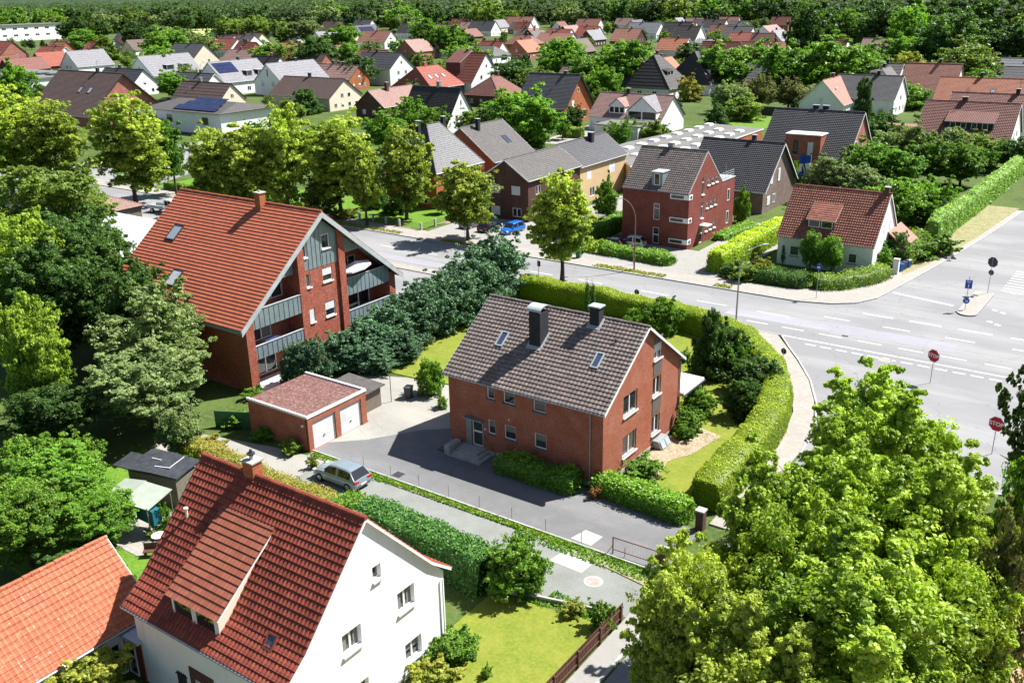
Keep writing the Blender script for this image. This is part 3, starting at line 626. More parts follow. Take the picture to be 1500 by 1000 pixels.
def make_trunk(name, H_, r, crownz, R_, nb, seed):
    rs = random.Random(seed); mb = MB(); top = crownz+(H_-crownz)*0.72
    pts = [Vector((rs.uniform(-.1,.1)*i*0.6, rs.uniform(-.1,.1)*i*0.6, top*i/6)) for i in range(7)]
    mb.tube(pts, [r*(1.25 if i == 0 else 1-i*0.13) for i in range(7)], 8)
    for i in range(nb):
        t = rs.uniform(0.0, 0.85); z = crownz*0.85+(top-crownz*0.85)*t; a = rs.uniform(0, 6.28); ln = R_*rs.uniform(0.55, 0.9)*(1-0.4*t)
        k = min(5, int(z/top*6)); o = pts[k].lerp(pts[k+1], z/top*6-k); d = Vector((math.cos(a), math.sin(a), rs.uniform(0.4, 1.0)))
        q = [o, o+d*ln*0.4, o+d*ln*0.75+Vector((rs.uniform(-.3,.3), rs.uniform(-.3,.3), 0.2)), o+d*ln+Vector((rs.uniform(-.4,.4), rs.uniform(-.4,.4), 0.4))]
        rr = r*0.42*(1-0.5*t); mb.tube(q, [rr, rr*0.7, rr*0.45, rr*0.15], 5)
    o = mb.build(name, 'trunk', uv=False); me = o.data; bpy.data.objects.remove(o); return me
CR = {}
def crowns():
    for i in range(3): CR['linden', i] = (make_crown('linden_crown', 'linden', 3.2, 8.6, 120, 210, 0.27, 1.05, 10+i, 0.9, 26, sub=9, up=.6), make_trunk('linden_trunk', 10.5, 0.22, 2.6, 3.0, 14, i), 3.6, 9.2, 2.2)
    for i in range(3): CR['near', i] = (make_crown('maple_crown', 'round', 4.2, 8.6, 155, 360, 0.195, 1.1, 20+i, 0.8, 70, 0.35, sub=10, up=.6), make_trunk('maple_trunk', 11, 0.26, 3.0, 4.0, 30, 5+i), 4.8, 9.6, 2.4)
    for i in range(3): CR['round', i] = (make_crown('broad_crown', 'round', 4.0, 7.0, 100, 190, 0.34, 1.3, 30+i, 0.8, 18, sub=8, up=.6), make_trunk('broad_trunk', 9, 0.28, 2.4, 3.6, 10, 9+i), 4.6, 7.9, 1.7)
    for i in range(3): CR['far', i] = (make_crown('far_crown', 'round', 4.0, 7.0, 50, 70, 0.62, 1.5, 40+i, 0.8, 8, up=.6, sub=5), make_trunk('far_trunk', 8, 0.28, 1.6, 3.4, 3, 15+i), 4.6, 8.0, 1.1)
    for i in range(2): CR['cone', i] = (make_crown('conifer_crown', 'cone', 2.6, 7.0, 200, 110, 0.22, 0.62, 50+i, 1.1, 30, 0.4, 0.1), make_trunk('conifer_trunk', 7, 0.16, 0.5, 0.8, 3, 20+i), 2.8, 7.4, 0.1)
    for i in range(2): CR['cypress', i] = (make_crown('cypress_crown', 'bush', 2.6, 6.0, 170, 240, 0.17, 0.75, 55+i, 1.3, 40, 0.4, 0.3, sub=8), make_trunk('cypress_trunk', 6, 0.16, 0.6, 1.5, 5, 24+i), 2.9, 6.5, 0.0)
    CR['column', 0] = (make_crown('column_crown', 'column', 0.9, 5.0, 110, 90, 0.14, 0.34, 60, 1.5, 0), make_trunk('column_trunk', 5, 0.08, 0.4, 0.3, 2, 28), 1.05, 5.2, 0.1)
    for i in range(3): CR['bush', i] = (make_crown('shrub_foliage', 'bush', 1.0, 1.6, 50, 170, 0.12, 0.40, 70+i, 0.9, 12, sub=7, up=.5), None, 1.2, 1.85, 0.0)
    for i in range(2): CR['bigbush', i] = (make_crown('large_shrub_foliage', 'bush', 2.2, 3.4, 110, 230, 0.16, 0.62, 80+i, 0.9, 24, sub=8, up=.5), None, 2.5, 3.8, 0.0)
    for i in range(2): CR['dense', i] = (make_crown('dense_shrub_foliage', 'bush', 2.2, 3.4, 190, 210, 0.15, 0.5, 86+i, 0.9, 0, sub=6, up=.4), None, 2.45, 3.6, 0.0)
    CR['ball', 0] = (make_crown('ball_crown', 'round', 1.25, 3.0, 150, 90, 0.16, 0.36, 90, 1.0, 0), make_trunk('ball_trunk', 4, 0.09, 1.2, 0.8, 5, 30), 1.4, 3.2, 0.9)
    for i in range(2): CR['loose', i] = (make_crown('loose_crown', 'round', 4.0, 7.5, 130, 190, 0.22, 1.0, 95+i, 1.0, 50, 0.2, sub=7, up=.4), make_trunk('loose_trunk', 9, 0.22, 2.0, 3.6, 26, 33+i), 4.5, 8.4, 1.2)
crowns()
NV = {'linden':3,'near':3,'round':3,'far':3,'cone':2,'cypress':2,'column':1,'bush':3,'bigbush':2,'dense':2,'ball':1,'loose':2}
TR = random.Random(5)
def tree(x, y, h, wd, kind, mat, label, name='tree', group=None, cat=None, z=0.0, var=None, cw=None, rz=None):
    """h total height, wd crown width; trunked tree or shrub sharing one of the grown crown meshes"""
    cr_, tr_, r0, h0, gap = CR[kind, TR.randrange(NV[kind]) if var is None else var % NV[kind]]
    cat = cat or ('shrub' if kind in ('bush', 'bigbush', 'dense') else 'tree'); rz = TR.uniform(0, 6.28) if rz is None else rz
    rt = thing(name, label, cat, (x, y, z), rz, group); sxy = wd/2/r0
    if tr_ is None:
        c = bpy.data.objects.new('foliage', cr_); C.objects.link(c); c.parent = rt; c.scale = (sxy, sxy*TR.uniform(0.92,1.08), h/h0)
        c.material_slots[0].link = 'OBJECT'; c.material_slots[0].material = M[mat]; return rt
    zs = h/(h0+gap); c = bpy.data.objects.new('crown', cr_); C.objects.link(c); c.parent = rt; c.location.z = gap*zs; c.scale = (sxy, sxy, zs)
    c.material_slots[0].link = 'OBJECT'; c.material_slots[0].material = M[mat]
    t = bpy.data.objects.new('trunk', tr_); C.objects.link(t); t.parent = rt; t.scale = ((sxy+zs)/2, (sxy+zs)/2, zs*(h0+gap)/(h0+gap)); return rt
def hedge(name, label, pts, wd, h, mat, leaf=0.11, dens=130, z=0.0, seed=1, rough=0.12, closed=False, cat='hedge', group=None, taper=0.85, top=0.6):
    """clipped hedge: a solid core swept along pts with leaves standing on its whole surface; pts (x,y[,w,h])"""
    rng = np.random.default_rng(seed); P = [np.array(p[:2], float) for p in pts]; W_ = [p[2] if len(p) > 2 else wd for p in pts]; H_ = [p[3] if len(p) > 3 else h for p in pts]
    # resample
    S = [P[0]]; w_ = [W_[0]]; h_ = [H_[0]]
    for i in range(len(P)-1):
        n = max(1, int(np.linalg.norm(P[i+1]-P[i])/0.5))
        for k in range(1, n+1): t = k/n; S.append(P[i]*(1-t)+P[i+1]*t); w_.append(W_[i]*(1-t)+W_[i+1]*t); h_.append(H_[i]*(1-t)+H_[i+1]*t)
    S = np.array(S); n = len(S); T = np.gradient(S, axis=0) if n > 1 else np.array([[1,0]]); T /= np.linalg.norm(T, axis=1, keepdims=True)+1e-9
    N = np.stack([-T[:,1], T[:,0]], 1)
    prof = np.array([(-1,0.0),(-1.0,0.5),(-taper,0.92),(-taper*0.8,1.0),(0,1.03),(taper*0.8,1.0),(taper,0.92),(1.0,0.5),(1,0.0)])
    ns = len(prof); jit = rng.normal(size=(n, ns))*rough*0.5; ring = np.zeros((n, ns, 3))
    for i in range(n):
        e = 0.8 if i in (0, n-1) else 1.0
        for j in range(ns):
            a = prof[j,0]*(w_[i]/2)*e*(1+jit[i,j]*0.6); ring[i,j,:2] = S[i]+N[i]*a; ring[i,j,2] = z+prof[j,1]*h_[i]*(1+jit[i,j]*0.25)*(0.97 if e < 1 else 1)
    sw = np.array([1+0.05*math.sin(i*0.37+seed)+0.04*math.sin(i*0.91+seed*2)+0.035*math.sin(i*0.13) for i in range(n)]); ring[:,:,2] = z+(ring[:,:,2]-z)*sw[:,None]
    F = []; A = []
    idx = lambda i, j: i*ns+j
    for i in range(n-1):
        for j in range(ns-1): F.append((idx(i,j), idx(i,j+1), idx(i+1,j+1), idx(i+1,j)))
    F.append(tuple(idx(0,j) for j in range(ns))); F.append(tuple(idx(n-1,j) for j in range(ns))[::-1])
    v = ring.reshape(-1,3); cs = []; nn = []
    for f in F:
        q = v[list(f)]
        tris = [(q[0], q[k], q[k+1]) for k in range(1, len(q)-1)]
        for a, b, c in tris:
            cr_ = np.cross(b-a, c-a); ar = np.linalg.norm(cr_)/2
            if ar < 1e-6: continue
            m = rng.poisson(ar*dens); r1 = np.sqrt(rng.random((m,1))); r2 = rng.random((m,1))
            cs.append(a*(1-r1)+b*(r1*(1-r2))+c*(r1*r2)); nn.append(np.repeat((cr_/(2*ar))[None], m, 0))
    p = np.concatenate(cs); nr = np.concatenate(nn)
    mid = np.concatenate([S, np.full((n,1), z+h*0.45)], 1)
    # make normals point outwards
    d = p[:,None,:2]-S[None]; k = (d**2).sum(2).argmin(1); outw = p-mid[k]; flip = (outw*nr).sum(1) < 0; nr[flip] *= -1
    fb = np.sin(p[:,0]*1.7+seed)*np.sin(p[:,1]*1.9)*0.5+np.sin(p[:,0]*4.1+p[:,2]*3)*np.sin(p[:,1]*3.7)*0.3
    p = p+nr*(rng.random((len(p),1))*rough*1.2+fb[:,None]*rough*0.6)
    ln = nr+rng.normal(size=nr.shape)*0.6; ln /= np.linalg.norm(ln, axis=1, keepdims=True); t = np.cross(ln, rng.normal(size=ln.shape)); t /= np.linalg.norm(t, axis=1, keepdims=True)
    b = np.cross(ln, t); s = leaf*(0.6+0.8*rng.random((len(p),1)))
    V = np.stack([p-t*s*0.5, p+b*s*0.35, p+t*s*0.55, p-b*s*0.35], 1).reshape(-1,3)
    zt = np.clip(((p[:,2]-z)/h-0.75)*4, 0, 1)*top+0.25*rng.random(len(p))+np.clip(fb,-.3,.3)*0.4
    me = leaf_mesh(name, V, np.stack([np.clip(zt,0,1), np.clip(rng.random(len(p))-0.6, 0, 1)], 1), (v, F))
    me.materials[0] = M[mat]; o = bpy.data.objects.new(name, me); C.objects.link(o)
    return tag(o, label, cat, group)
# ---------------------------------------------------------------- cars, signs, street things
def car(label, x, y, rz, paint, L=4.2, Wd=1.76, Hh=1.46, wagon=False, group=None, kind='car'):
    """front points to local +x"""
    rt = thing('parked_car', label, kind, (x, y, 0), rz, group); h = L/2; hw = Wd/2
    # lower body: stations (x, z of belt edge, half width, bottom)
    st = [(-h, 0.62, 0.78, 0.34), (-h+0.06, 0.86, 0.92, 0.26), (-h+0.35, 0.93, 0.98, 0.22), (-h+1.0, 0.95, 1.0, 0.2), (0, 0.93, 1.0, 0.2), (h-1.35, 0.92, 0.99, 0.2), (h-0.9, 0.88, 0.97, 0.2), (h-0.35, 0.76, 0.92, 0.2), (h-0.08, 0.62, 0.82, 0.22), (h, 0.48, 0.7, 0.3)]
    mb = MB(); rows = []
    for sx, zb, f, z0 in st:
        b = len(mb.v); ww = hw*f
        for yy, zz in ((-ww*0.9, z0), (-ww, z0+0.12), (-ww, zb-0.22), (-ww*0.93, zb-0.03), (-ww*0.6, zb+0.03), (0, zb+0.05), (ww*0.6, zb+0.03), (ww*0.93, zb-0.03), (ww, zb-0.22), (ww, z0+0.12), (ww*0.9, z0)): mb.v.append((sx, yy, zz))
        rows.append(b)
    n = 11
    for a, b in zip(rows, rows[1:]):
        for j in range(n): mb.f.append((a+j, a+(j+1)%n, b+(j+1)%n, b+j)); mb.m.append(mb.mi(None))
    mb.f.append(tuple(rows[0]+j for j in range(n))); mb.m.append(0); mb.f.append(tuple(rows[-1]+j for j in range(n))[::-1]); mb.m.append(0)
    # roof and pillars
    if wagon: ro = [(-h+0.12, 0.90), (-h+0.42, Hh-0.06), (-h+0.9, Hh), (-0.1, Hh+0.01), (0.45, Hh-0.05), (h-1.05, 0.92)]
    else: ro = [(-h+0.12, 0.92), (-h+0.55, Hh-0.08), (-h+0.95, Hh-0.01), (-0.15, Hh+0.01), (0.4, Hh-0.05), (h-1.05, 0.92)]
    def sec(sx, z): k = (z-0.9)/(Hh-0.9); return hw*(0.93-0.2*k)
    g = MB()
    for i in range(len(ro)-1):
        (xa, za), (xb, zb) = ro[i], ro[i+1]; wa, wb = sec(xa, za), sec(xb, zb); mat = 'car_glass' if i in (0, len(ro)-2) else None
        tgt = g if mat else mb
        if i not in (0, len(ro)-2):
            mb.poly([(xa,-wa+0.1,za+0.02),(xb,-wb+0.1,zb+0.02),(xb,wb-0.1,zb+0.02),(xa,wa-0.1,za+0.02)])
            for s_ in (-1, 1):
                q = [(xa,s_*(wa-0.1),za+0.02),(xb,s_*(wb-0.1),zb+0.02),(xb,s_*wb,zb-0.05),(xa,s_*wa,za-0.05)]; mb.poly(q)
        else:
            g.poly([(xa,-wa+0.08,za),(xb,-wb+0.08,zb),(xb,wb-0.08,zb),(xa,wa-0.08,za)])
            for s_ in (-1, 1): mb.poly([(xa,s_*(wa-0.08),za+0.004),(xb,s_*(wb-0.08),zb+0.004),(xb,s_*wb,zb-0.03),(xa,s_*(wa),za-0.01)])
    for s_ in (-1, 1):      # side glass with pillars
        w0 = hw*0.93; pts = [(p[0], p[1]-0.05) for p in ro[1:-1]]
        xs = [ro[0][0]+0.05, -0.62, 0.28, ro[-1][0]-0.12]
        low = 0.9
        def top(xx):
            allp = [(ro[0][0], 0.9)] + pts + [(ro[-1][0], 0.9)]
            for (a, b), (c, d) in zip(allp, allp[1:]):
                if a <= xx <= c: return b+(d-b)*(xx-a)/(c-a)
            return 0.9
        N_ = 16
        for i in range(N_):
            xa = ro[0][0]+(ro[-1][0]-ro[0][0])*i/N_; xb = ro[0][0]+(ro[-1][0]-ro[0][0])*(i+1)/N_; za, zb = top(xa), top(xb)
            pil = i in (0, 1, 8, N_-1)
            q = [(xa, s_*w0, low), (xb, s_*w0, low), (xb, s_*sec(xb, zb), zb), (xa, s_*sec(xa, za), za)]
            (mb if pil else g).poly(q if s_ < 0 else q[::-1])
    bd = mb.build('body', paint, rt); g.build('windows', 'car_glass', rt)
    for xx in (h-0.82, -h+0.75):
        for s_ in (-1, 1):
            m = MB(); m.cyl((xx, s_*(hw-0.2), 0.31), (xx, s_*(hw+0.01), 0.31), 0.31, 0.31, 16); wh = m.build('wheel', 'tyre', rt)
            m = MB(); m.cyl((xx, s_*(hw-0.02), 0.31), (xx, s_*(hw+0.022), 0.31), 0.2, 0.18, 12); m.build('rim', 'rim', wh)
    for s_ in (-1, 1):
        m = MB(); m.box(-h+0.0, -h+0.28, s_*hw*0.62-0.14 if s_ > 0 else s_*hw*0.92-0.0, s_*hw*0.92 if s_ > 0 else s_*hw*0.62+0.14, 0.68, 0.84); m.build('tail_light', 'lamp_red', rt)
        m = MB(); m.box(h-0.34, h-0.05, s_*hw*0.7-0.13, s_*hw*0.7+0.13, 0.54, 0.70); m.build('headlight', 'lamp_clear', rt)
        m = MB(); m.box(0.72, 0.88, s_*(hw+0.02)-0.08, s_*(hw+0.02)+0.08, 0.93, 1.05); m.build('mirror', paint, rt)
    for xx in (-h-0.012, h+0.002):
        m = MB(); m.box(xx, xx+0.012, -0.26, 0.26, 0.44, 0.55); m.build('licence_plate', 'sign_white', rt)
    m = MB(); m.box(h-0.16, h+0.006, -0.42, 0.42, 0.36, 0.42); m.box(-h-0.006, -h+0.1, -0.6, 0.6, 0.3, 0.36); m.build('trim', 'metal_dark', rt)
    return rt
def disc(mb, c, n, up, r, k=24, t=0.012, m=None, rot=0.0):
    c, n, up = Vector(c), Vector(n).normalized(), Vector(up); s = up.cross(n).normalized(); u_ = n.cross(s).normalized()
    p = [c+s*math.cos(2*math.pi*(i+rot)/k)*r+u_*math.sin(2*math.pi*(i+rot)/k)*r for i in range(k)]
    mb.poly([q+n*t for q in p], m); mb.poly([q for q in p][::-1], m)
    for i in range(k): j = (i+1) % k; mb.poly([p[i], p[j], p[j]+n*t, p[i]+n*t], m)
def text_mesh(s, size, ext=0.004):
    cu = bpy.data.curves.new('t', 'FONT'); cu.body = s; cu.size = size; cu.align_x = 'CENTER'; cu.align_y = 'CENTER'; cu.extrude = ext; cu.offset = size*0.02
    o = bpy.data.objects.new('t', cu); C.objects.link(o); bpy.context.view_layer.update()
    dg = bpy.context.evaluated_depsgraph_get(); me = bpy.data.meshes.new_from_object(o.evaluated_get(dg)); bpy.data.objects.remove(o); return me
def put_text(name, s, size, loc, n, parent, mat):
    me = text_mesh(s, size); me.name = name; me.materials.clear(); me.materials.append(M[mat])
    n = Vector(n).normalized(); x = Vector((0,0,1)).cross(n).normalized(); y = n.cross(x); mt = Matrix(((x.x,y.x,n.x,loc[0]),(x.y,y.y,n.y,loc[1]),(x.z,y.z,n.z,loc[2]),(0,0,0,1)))
    me.transform(mt); o = bpy.data.objects.new(name, me); C.objects.link(o); o.parent = parent; return o
def post(rt, h, r=0.03, mat='metal'):
    m = MB(); m.cyl((0,0,0), (0,0,h), r, r, 8); return m.build('post', mat, rt)
def stop_sign(label, x, y, n, h=2.7, front=True, extra=False, name='stop_sign'):
    rt = thing(name, label, 'road sign', (x, y, 0)); post(rt, h+0.42); n = Vector((n[0], n[1], 0)).normalized(); r = 0.58; c = n*0.05+Vector((0,0,h))
    mb = MB(); disc(mb, c, n, (0,0,1), r, 8, 0.012, None, 0.5); mb.build('back_plate', 'sign_back', rt)
    mb = MB(); disc(mb, c+n*0.0125, n, (0,0,1), r, 8, 0.003, None, 0.5); p = mb.build('rim', 'sign_white', rt)
    mb = MB(); disc(mb, c+n*0.016, n, (0,0,1), r*0.95, 8, 0.003, None, 0.5); mb.build('plate', 'sign_red', rt)
    put_text('lettering', 'STOP', 0.41, c+n*0.024, n, rt, 'sign_white')
    if extra:
        mb = MB(); disc(mb, n*0.05+Vector((0,0,h-1.15)), n, (0,0,1), 0.3, 24, 0.012); mb.build('lower_plate', 'sign_back', rt)
    return rt
def arc_lamp(label, x, y, dx, dy, h=8.6, reach=2.2, mat='metal', base=None):
    rt = thing('street_lamp', label, 'street lamp', (x, y, 0)); mb = MB(); pts = [Vector((0,0,0)), Vector((0,0,h*0.35)), Vector((0,0,h*0.7))]; d = Vector((dx, dy, 0)).normalized()
    for i in range(1, 9): a = i/8*math.pi/2*0.93; pts.append(Vector((0,0,h*0.7))+d*reach*(1-math.cos(a))+Vector((0,0,h*0.3*math.sin(a))))
    mb.tube(pts, [0.10, 0.085, 0.07]+[0.06-0.003*i for i in range(8)], 8); mb.build('pole', mat, rt)
    e = pts[-1]; m = MB(); m.obox(e-Vector((d.y,-d.x,0))*0.12-Vector((0,0,0.06)), Vector((d.y,-d.x,0))*0.24, d*0.62, Vector((0,0,0.1))); m.build('lamp_head', 'zinc_light', rt)
    m = MB(); m.obox(e-Vector((d.y,-d.x,0))*0.09-Vector((0,0,0.085))+d*0.12, Vector((d.y,-d.x,0))*0.18, d*0.45, Vector((0,0,0.024))); m.build('lamp_glass', 'lamp_clear', rt)
    return rt
def bin_(label, x, y, rz, body, lid, group=None):
    rt = thing('wheelie_bin', label, 'bin', (x, y, 0), rz, group); m = MB(); b = len(m.v)
    m.v += [(-.22,-.25,.05),(.22,-.25,.05),(.22,.25,.05),(-.22,.25,.05),(-.29,-.34,1.0),(.29,-.34,1.0),(.29,.34,1.0),(-.29,.34,1.0)]
    for q in ((0,3,2,1),(4,5,6,7),(0,1,5,4),(1,2,6,5),(2,3,7,6),(3,0,4,7)): m.f.append(q); m.m.append(m.mi(None))
    m.build('body', body, rt); m = MB(); m.box(-.31,.31,-.37,.38,1.0,1.07); m.box(-.27,.27,.38,.44,.96,1.02); m.build('lid', lid, rt)
    for s_ in (-1,1):
        m = MB(); m.cyl((s_*.2,.27,.1),(s_*.27,.27,.1),.1,.1,10); m.build('wheel', 'tyre', rt)
    return rt
def manhole(label, x, y, r=0.38, z=0.012):
    rt = thing('manhole_cover', label, 'manhole', (x, y, 0)); m = MB(); m.prism([(math.cos(i*math.pi/12)*r*1.35, math.sin(i*math.pi/12)*r*1.35) for i in range(24)], 0, z+0.002); m.build('ring', 'kerb', rt)
    m = MB(); m.prism([(math.cos(i*math.pi/12)*r, math.sin(i*math.pi/12)*r) for i in range(24)], 0, z+0.008); m.build('lid', 'conc_rust', rt); return rt
M['rust_pole'] = plain('brown_lamp_pole', (0.22,0.12,0.09), None, 0.6); M['conc_rust'] = plain('cast_iron_concrete', (0.40,0.33,0.29), (0.28,0.22,0.19), 0.9, 6)
# ---------------------------------------------------------------- ground
mb = MB(); mb.prism([(-4500,-600),(1800,-600),(1800,5200),(-4500,5200)], 0, 0); struct(mb, 'ground', 'soil')
def sheet(name, pts, z, mat, z0=None, side=None, kind='structure', **k):
    mb = MB(); mb.prism(pts, z if z0 is None else z0, z, None, side); return tag(mb.build(name, mat, uv=False), kind=kind, **k)
def arc(cx, cy, r, a0, a1, n=10): return [(cx+r*math.cos(R(a0+(a1-a0)*i/n)), cy+r*math.sin(R(a0+(a1-a0)*i/n))) for i in range(n+1)]
# asphalt: main street, side street to the south, broad road to the north-east, as one sheet
NW = [(-24.1,101.6),(-22.9,109.2),(-21.3,120.1),(-19.5,134.6),(-17.6,154.5),(-15.5,180),(-13,260)]
SW = [(-28.6,85.2),(-26.8,82.4),(-24.9,79.6),(-22.5,75.6),(-20.7,71.6),(-19.2,67.0),(-18.6,62),(-18.5,40),(-18.5,-60)]
road = [(-420,85.4),(-28.6,85.2)] + SW[1:] + [(-10.5,-60),(-10.5,58),(-8,62),(0,67),(30,72),(120,76),(120,96.2),(0,96.2),(-3,99),(-5.5,104),(-6.5,112),(-6,140),(-4,180),(0,260)] + NW[::-1] + [(-25.5,98.8),(-27.7,97.2),(-31,96.2),(-420,96.0)]
sheet('road', road, 0.010, 'asphalt')
# pavements, raised by a kerb
def kerbed(name, pts, mat, z=0.12): return sheet(name, pts, z, mat, -0.02, 'kerb')
def kerb_line(pts, z=0.135, w=0.16, name='kerb'):
    mb = MB()
    for i in range(len(pts)-1):
        a, b = Vector((*pts[i],0)), Vector((*pts[i+1],0)); d = (b-a).normalized(); n_ = Vector((-d.y, d.x, 0))*w; k = max(1, int((b-a).length/1.0))
        for j in range(k): p = a.lerp(b, j/k); q = a.lerp(b, (j+1)/k-0.01/k); mb.obox((p.x,p.y,-0.02), q-p, n_, (0,0,z+0.02))
    return struct(mb, name, 'kerb')
kerbed('pavement', [(-300,96.15),(-31,96.35),(-27.7,97.4),(-25.5,99.0),(-24.3,101.6),(-23.1,109.2),(-21.5,120.1),(-19.7,134.6),(-17.8,154.5),(-20.8,154.5),(-22.6,134.6),(-24.2,120),(-26,110),(-27.5,104.6),(-30,101.5),(-34,100.0),(-300,99.6)], 'pave', 0.11)
kerb_line([(-150,96.1),(-98,96.1),(-31,96.2),(-27.7,97.2),(-25.5,98.8),(-24.1,101.6),(-22.9,109.2),(-21.3,120.1),(-19.5,134.6),(-17.6,154.5)])
kerbed('pavement', [(-150,85.25),(-29,85.05),(-27,82.2),(-25.1,79.4),(-22.7,75.5),(-20.9,71.5),(-19.4,66.8),(-18.8,62),(-18.7,49.4),(-20.2,49.4),(-20.4,62),(-21.6,68.6),(-23.2,72.6),(-25.8,77.2),(-29,81.2),(-32,83.2),(-57,83.5),(-150,83.5)], 'pave', 0.11)
kerb_line([(-18.6,62),(-19.2,67.0),(-20.7,71.6),(-22.5,75.6),(-24.9,79.6),(-26.8,82.4),(-28.6,85.2),(-57,85.25),(-150,85.25)])
kerbed('pavement', [(-20.0,42.8),(-18.7,42.8),(-18.7,-40),(-19.9,-40)], 'pave_grey', 0.10)
kerbed('pavement', [(-10.3,57.6),(-8.2,57.6),(-8.2,-40),(-10.3,-40)], 'pave', 0.10)
sheet('ground_bark', [(-8.2,57),(0,62),(30,66),(30,-40),(-8.2,-40)], 0.03, 'bark')
kerb_line([(-18.6,-40),(-18.6,49.3)]); kerb_line([(30,72),(0,67),(-8,62),(-10.35,57.8),(-10.35,-40)])
# traffic island
isl = arc(-14.9,109.3,0.95,0,180,8)+arc(-15.1,101.4,0.95,180,360,8)
sheet('traffic_island', isl, 0.13, 'pave', -0.02, 'kerb')
kerb_line(isl+[isl[0]], 0.15, 0.12)
# yards and drives
sheet('driveway', [(-49.0,42.85),(-20.3,42.95),(-20.3,48.4),(-27.4,48.6),(-30,49.4),(-41.3,49.4),(-41.6,55.2),(-43.6,57.5),(-49.0,57.0),(-49.1,42.85)], 0.016, 'asphalt_dark')
sheet('courtyard', [(-49.05,44.5),(-46.9,46.5),(-44.5,50.0),(-41.5,52.6),(-41.6,55.4),(-44.5,58.6),(-52.5,57.5),(-56.5,55.8),(-56,50),(-49.1,49.0)], 0.022, 'concrete_yard')
sheet('footpath', [(-60,36.6),(-47,38.2),(-47,42.4),(-52,41.7),(-60,39.8)], 0.014, 'concrete_yard')
sheet('gravel_lane', [(-48,38.0),(-40,38.0),(-32,37.6),(-26.6,36.6),(-24,37.0),(-20.3,38.2),(-18.6,38.2),(-18.6,42.9),(-48.9,42.4)], 0.012, 'gravel')
M['conc_pale'] = plain('pale_concrete', (0.40,0.385,0.36), (0.33,0.32,0.30), 0.9, 3)
sheet('concrete_slab', [(-26.5,40.5),(-24.2,40.4),(-24.1,42.3),(-26.2,42.4)], 0.024, 'conc_pale')
sheet('concrete_slab', [(-26.7,43.25),(-25.2,43.2),(-25.1,44.5),(-26.4,44.6)], 0.028, 'conc_pale')
# lawns
lawnz = 0.05
sheet('lawn', [(-56.8,82.9),(-49,83),(-38.9,83),(-31,80.6),(-26.6,76),(-23.4,70.5),(-21.9,64.6),(-21.4,58),(-21.3,49.6),(-27.4,49.8),(-27.6,62.5),(-41.2,62.5),(-41.6,56),(-44.5,58.8),(-52.5,57.7),(-57.5,57.5)], lawnz, 'lawn')
sheet('planting_bed', [(-27.9,49.8),(-26.1,50.6),(-25.6,52.6),(-26.2,55.6),(-25.2,57.6),(-24.6,61.5),(-27.9,62.4)], lawnz+0.02, 'bed')
sheet('lawn', [(-27.4,36.2),(-24,36.5),(-20.3,37.4),(-20.1,18),(-27.4,18)], 0.04, 'lawn')
sheet('lawn', [(-60,23),(-39.2,20),(-39.2,34.5),(-46,36.3),(-60,36)], 0.03, 'lawn_green')
sheet('lawn', [(-150,100.6),(-87,100.4),(-88,112),(-150,112)], 0.04, 'lawn_green')
sheet('lawn', [(-88,190),(-76,190),(-76,200),(-88,200)], 0.04, 'lawn_green')
sheet('lawn', [(-92,219),(-80,219),(-78,240),(-96,240)], 0.04, 'lawn_green')
# paved forecourts north of the main street
sheet('forecourt', [(-85.5,99.4),(-63.2,99.4),(-63.2,112.3),(-76.4,112.3),(-85.5,110.5)], 0.115, 'pave_grey')
sheet('forecourt', [(-59.8,99.2),(-41.8,99.4),(-40.6,110),(-40.0,128),(-48.5,128),(-48.5,109.5),(-61.8,109.5),(-62,104.5)], 0.115, 'pave_grey')
sheet('yard', [(-74.5,112.4),(-61,112.4),(-61,135),(-74.5,135)], 0.03, 'pave_grey')
sheet('yard', [(-112,100.3),(-89,100.2),(-84,110),(-91,117),(-112,114)], 0.03, 'bed')
sheet('yard', [(-118,176),(-103,176),(-100,206),(-122,206)], 0.03, 'pave')
sheet('parking_area', [(-60.6,62),(-58.2,68.0),(-58.2,83.5),(-90,83.5),(-90,68),(-61,68)], 0.014, 'asphalt')
sheet('parking_area', [(-160,76),(-90,76),(-90,83.5),(-160,83.5)], 0.014, 'asphalt')
sheet('road', [(-185,99.6),(-150,99.6),(-155,112),(-175,150),(-190,150)], 0.013, 'asphalt')
# fields and rough grass far away
def pol(a, d): fx_, fy_ = -cam.matrix_world.col[2].x, -cam.matrix_world.col[2].y; q = math.hypot(fx_, fy_); fx_ /= q; fy_ /= q; return (d*(fx_*math.cos(a)+fy_*math.sin(a)), d*(fy_*math.cos(a)-fx_*math.sin(a)))
mb = MB(); hr_ = [[0, 26, 40, 46, 40, 0][j]*(1+.22*math.sin(i*.9)+.15*math.sin(i*2.3)) for i in range(25) for j in range(6)]
for i in range(25):
    for j in range(6): q = pol(-.75+i*1.5/24, 2500+j*260); mb.v.append((q[0], q[1], hr_[i*6+j] if j else -1))
for i in range(24):
    for j in range(5): k_ = i*6+j; mb.f.append((k_, k_+6, k_+7, k_+1)); mb.m.append(mb.mi(None))
struct(mb, 'hills', 'hill_wood', True)
sheet('field', [pol(-.33,875),pol(-.17,865),pol(-.17,1075),pol(-.33,1095)], 0.05, 'field')
sheet('field', [(-95,415),(-60,415),(-55,470),(-98,470)], 0.05, 'field')
sheet('verge', [(-24.0,112),(-22.0,121.5),(-20.3,134.6),(-18.4,156),(-24.5,156),(-26.5,134),(-27.3,118)], 0.125, 'dry')
def verge(x0, x1, y0=96.35, y1=97.6):
    sheet('verge', [(x0,y0),(x0+0.6,y0),(x1-0.6,y0),(x1,y0+0.3),(x1-1.2,y1),(x0+1.0,y1)], 0.125, 'dry')
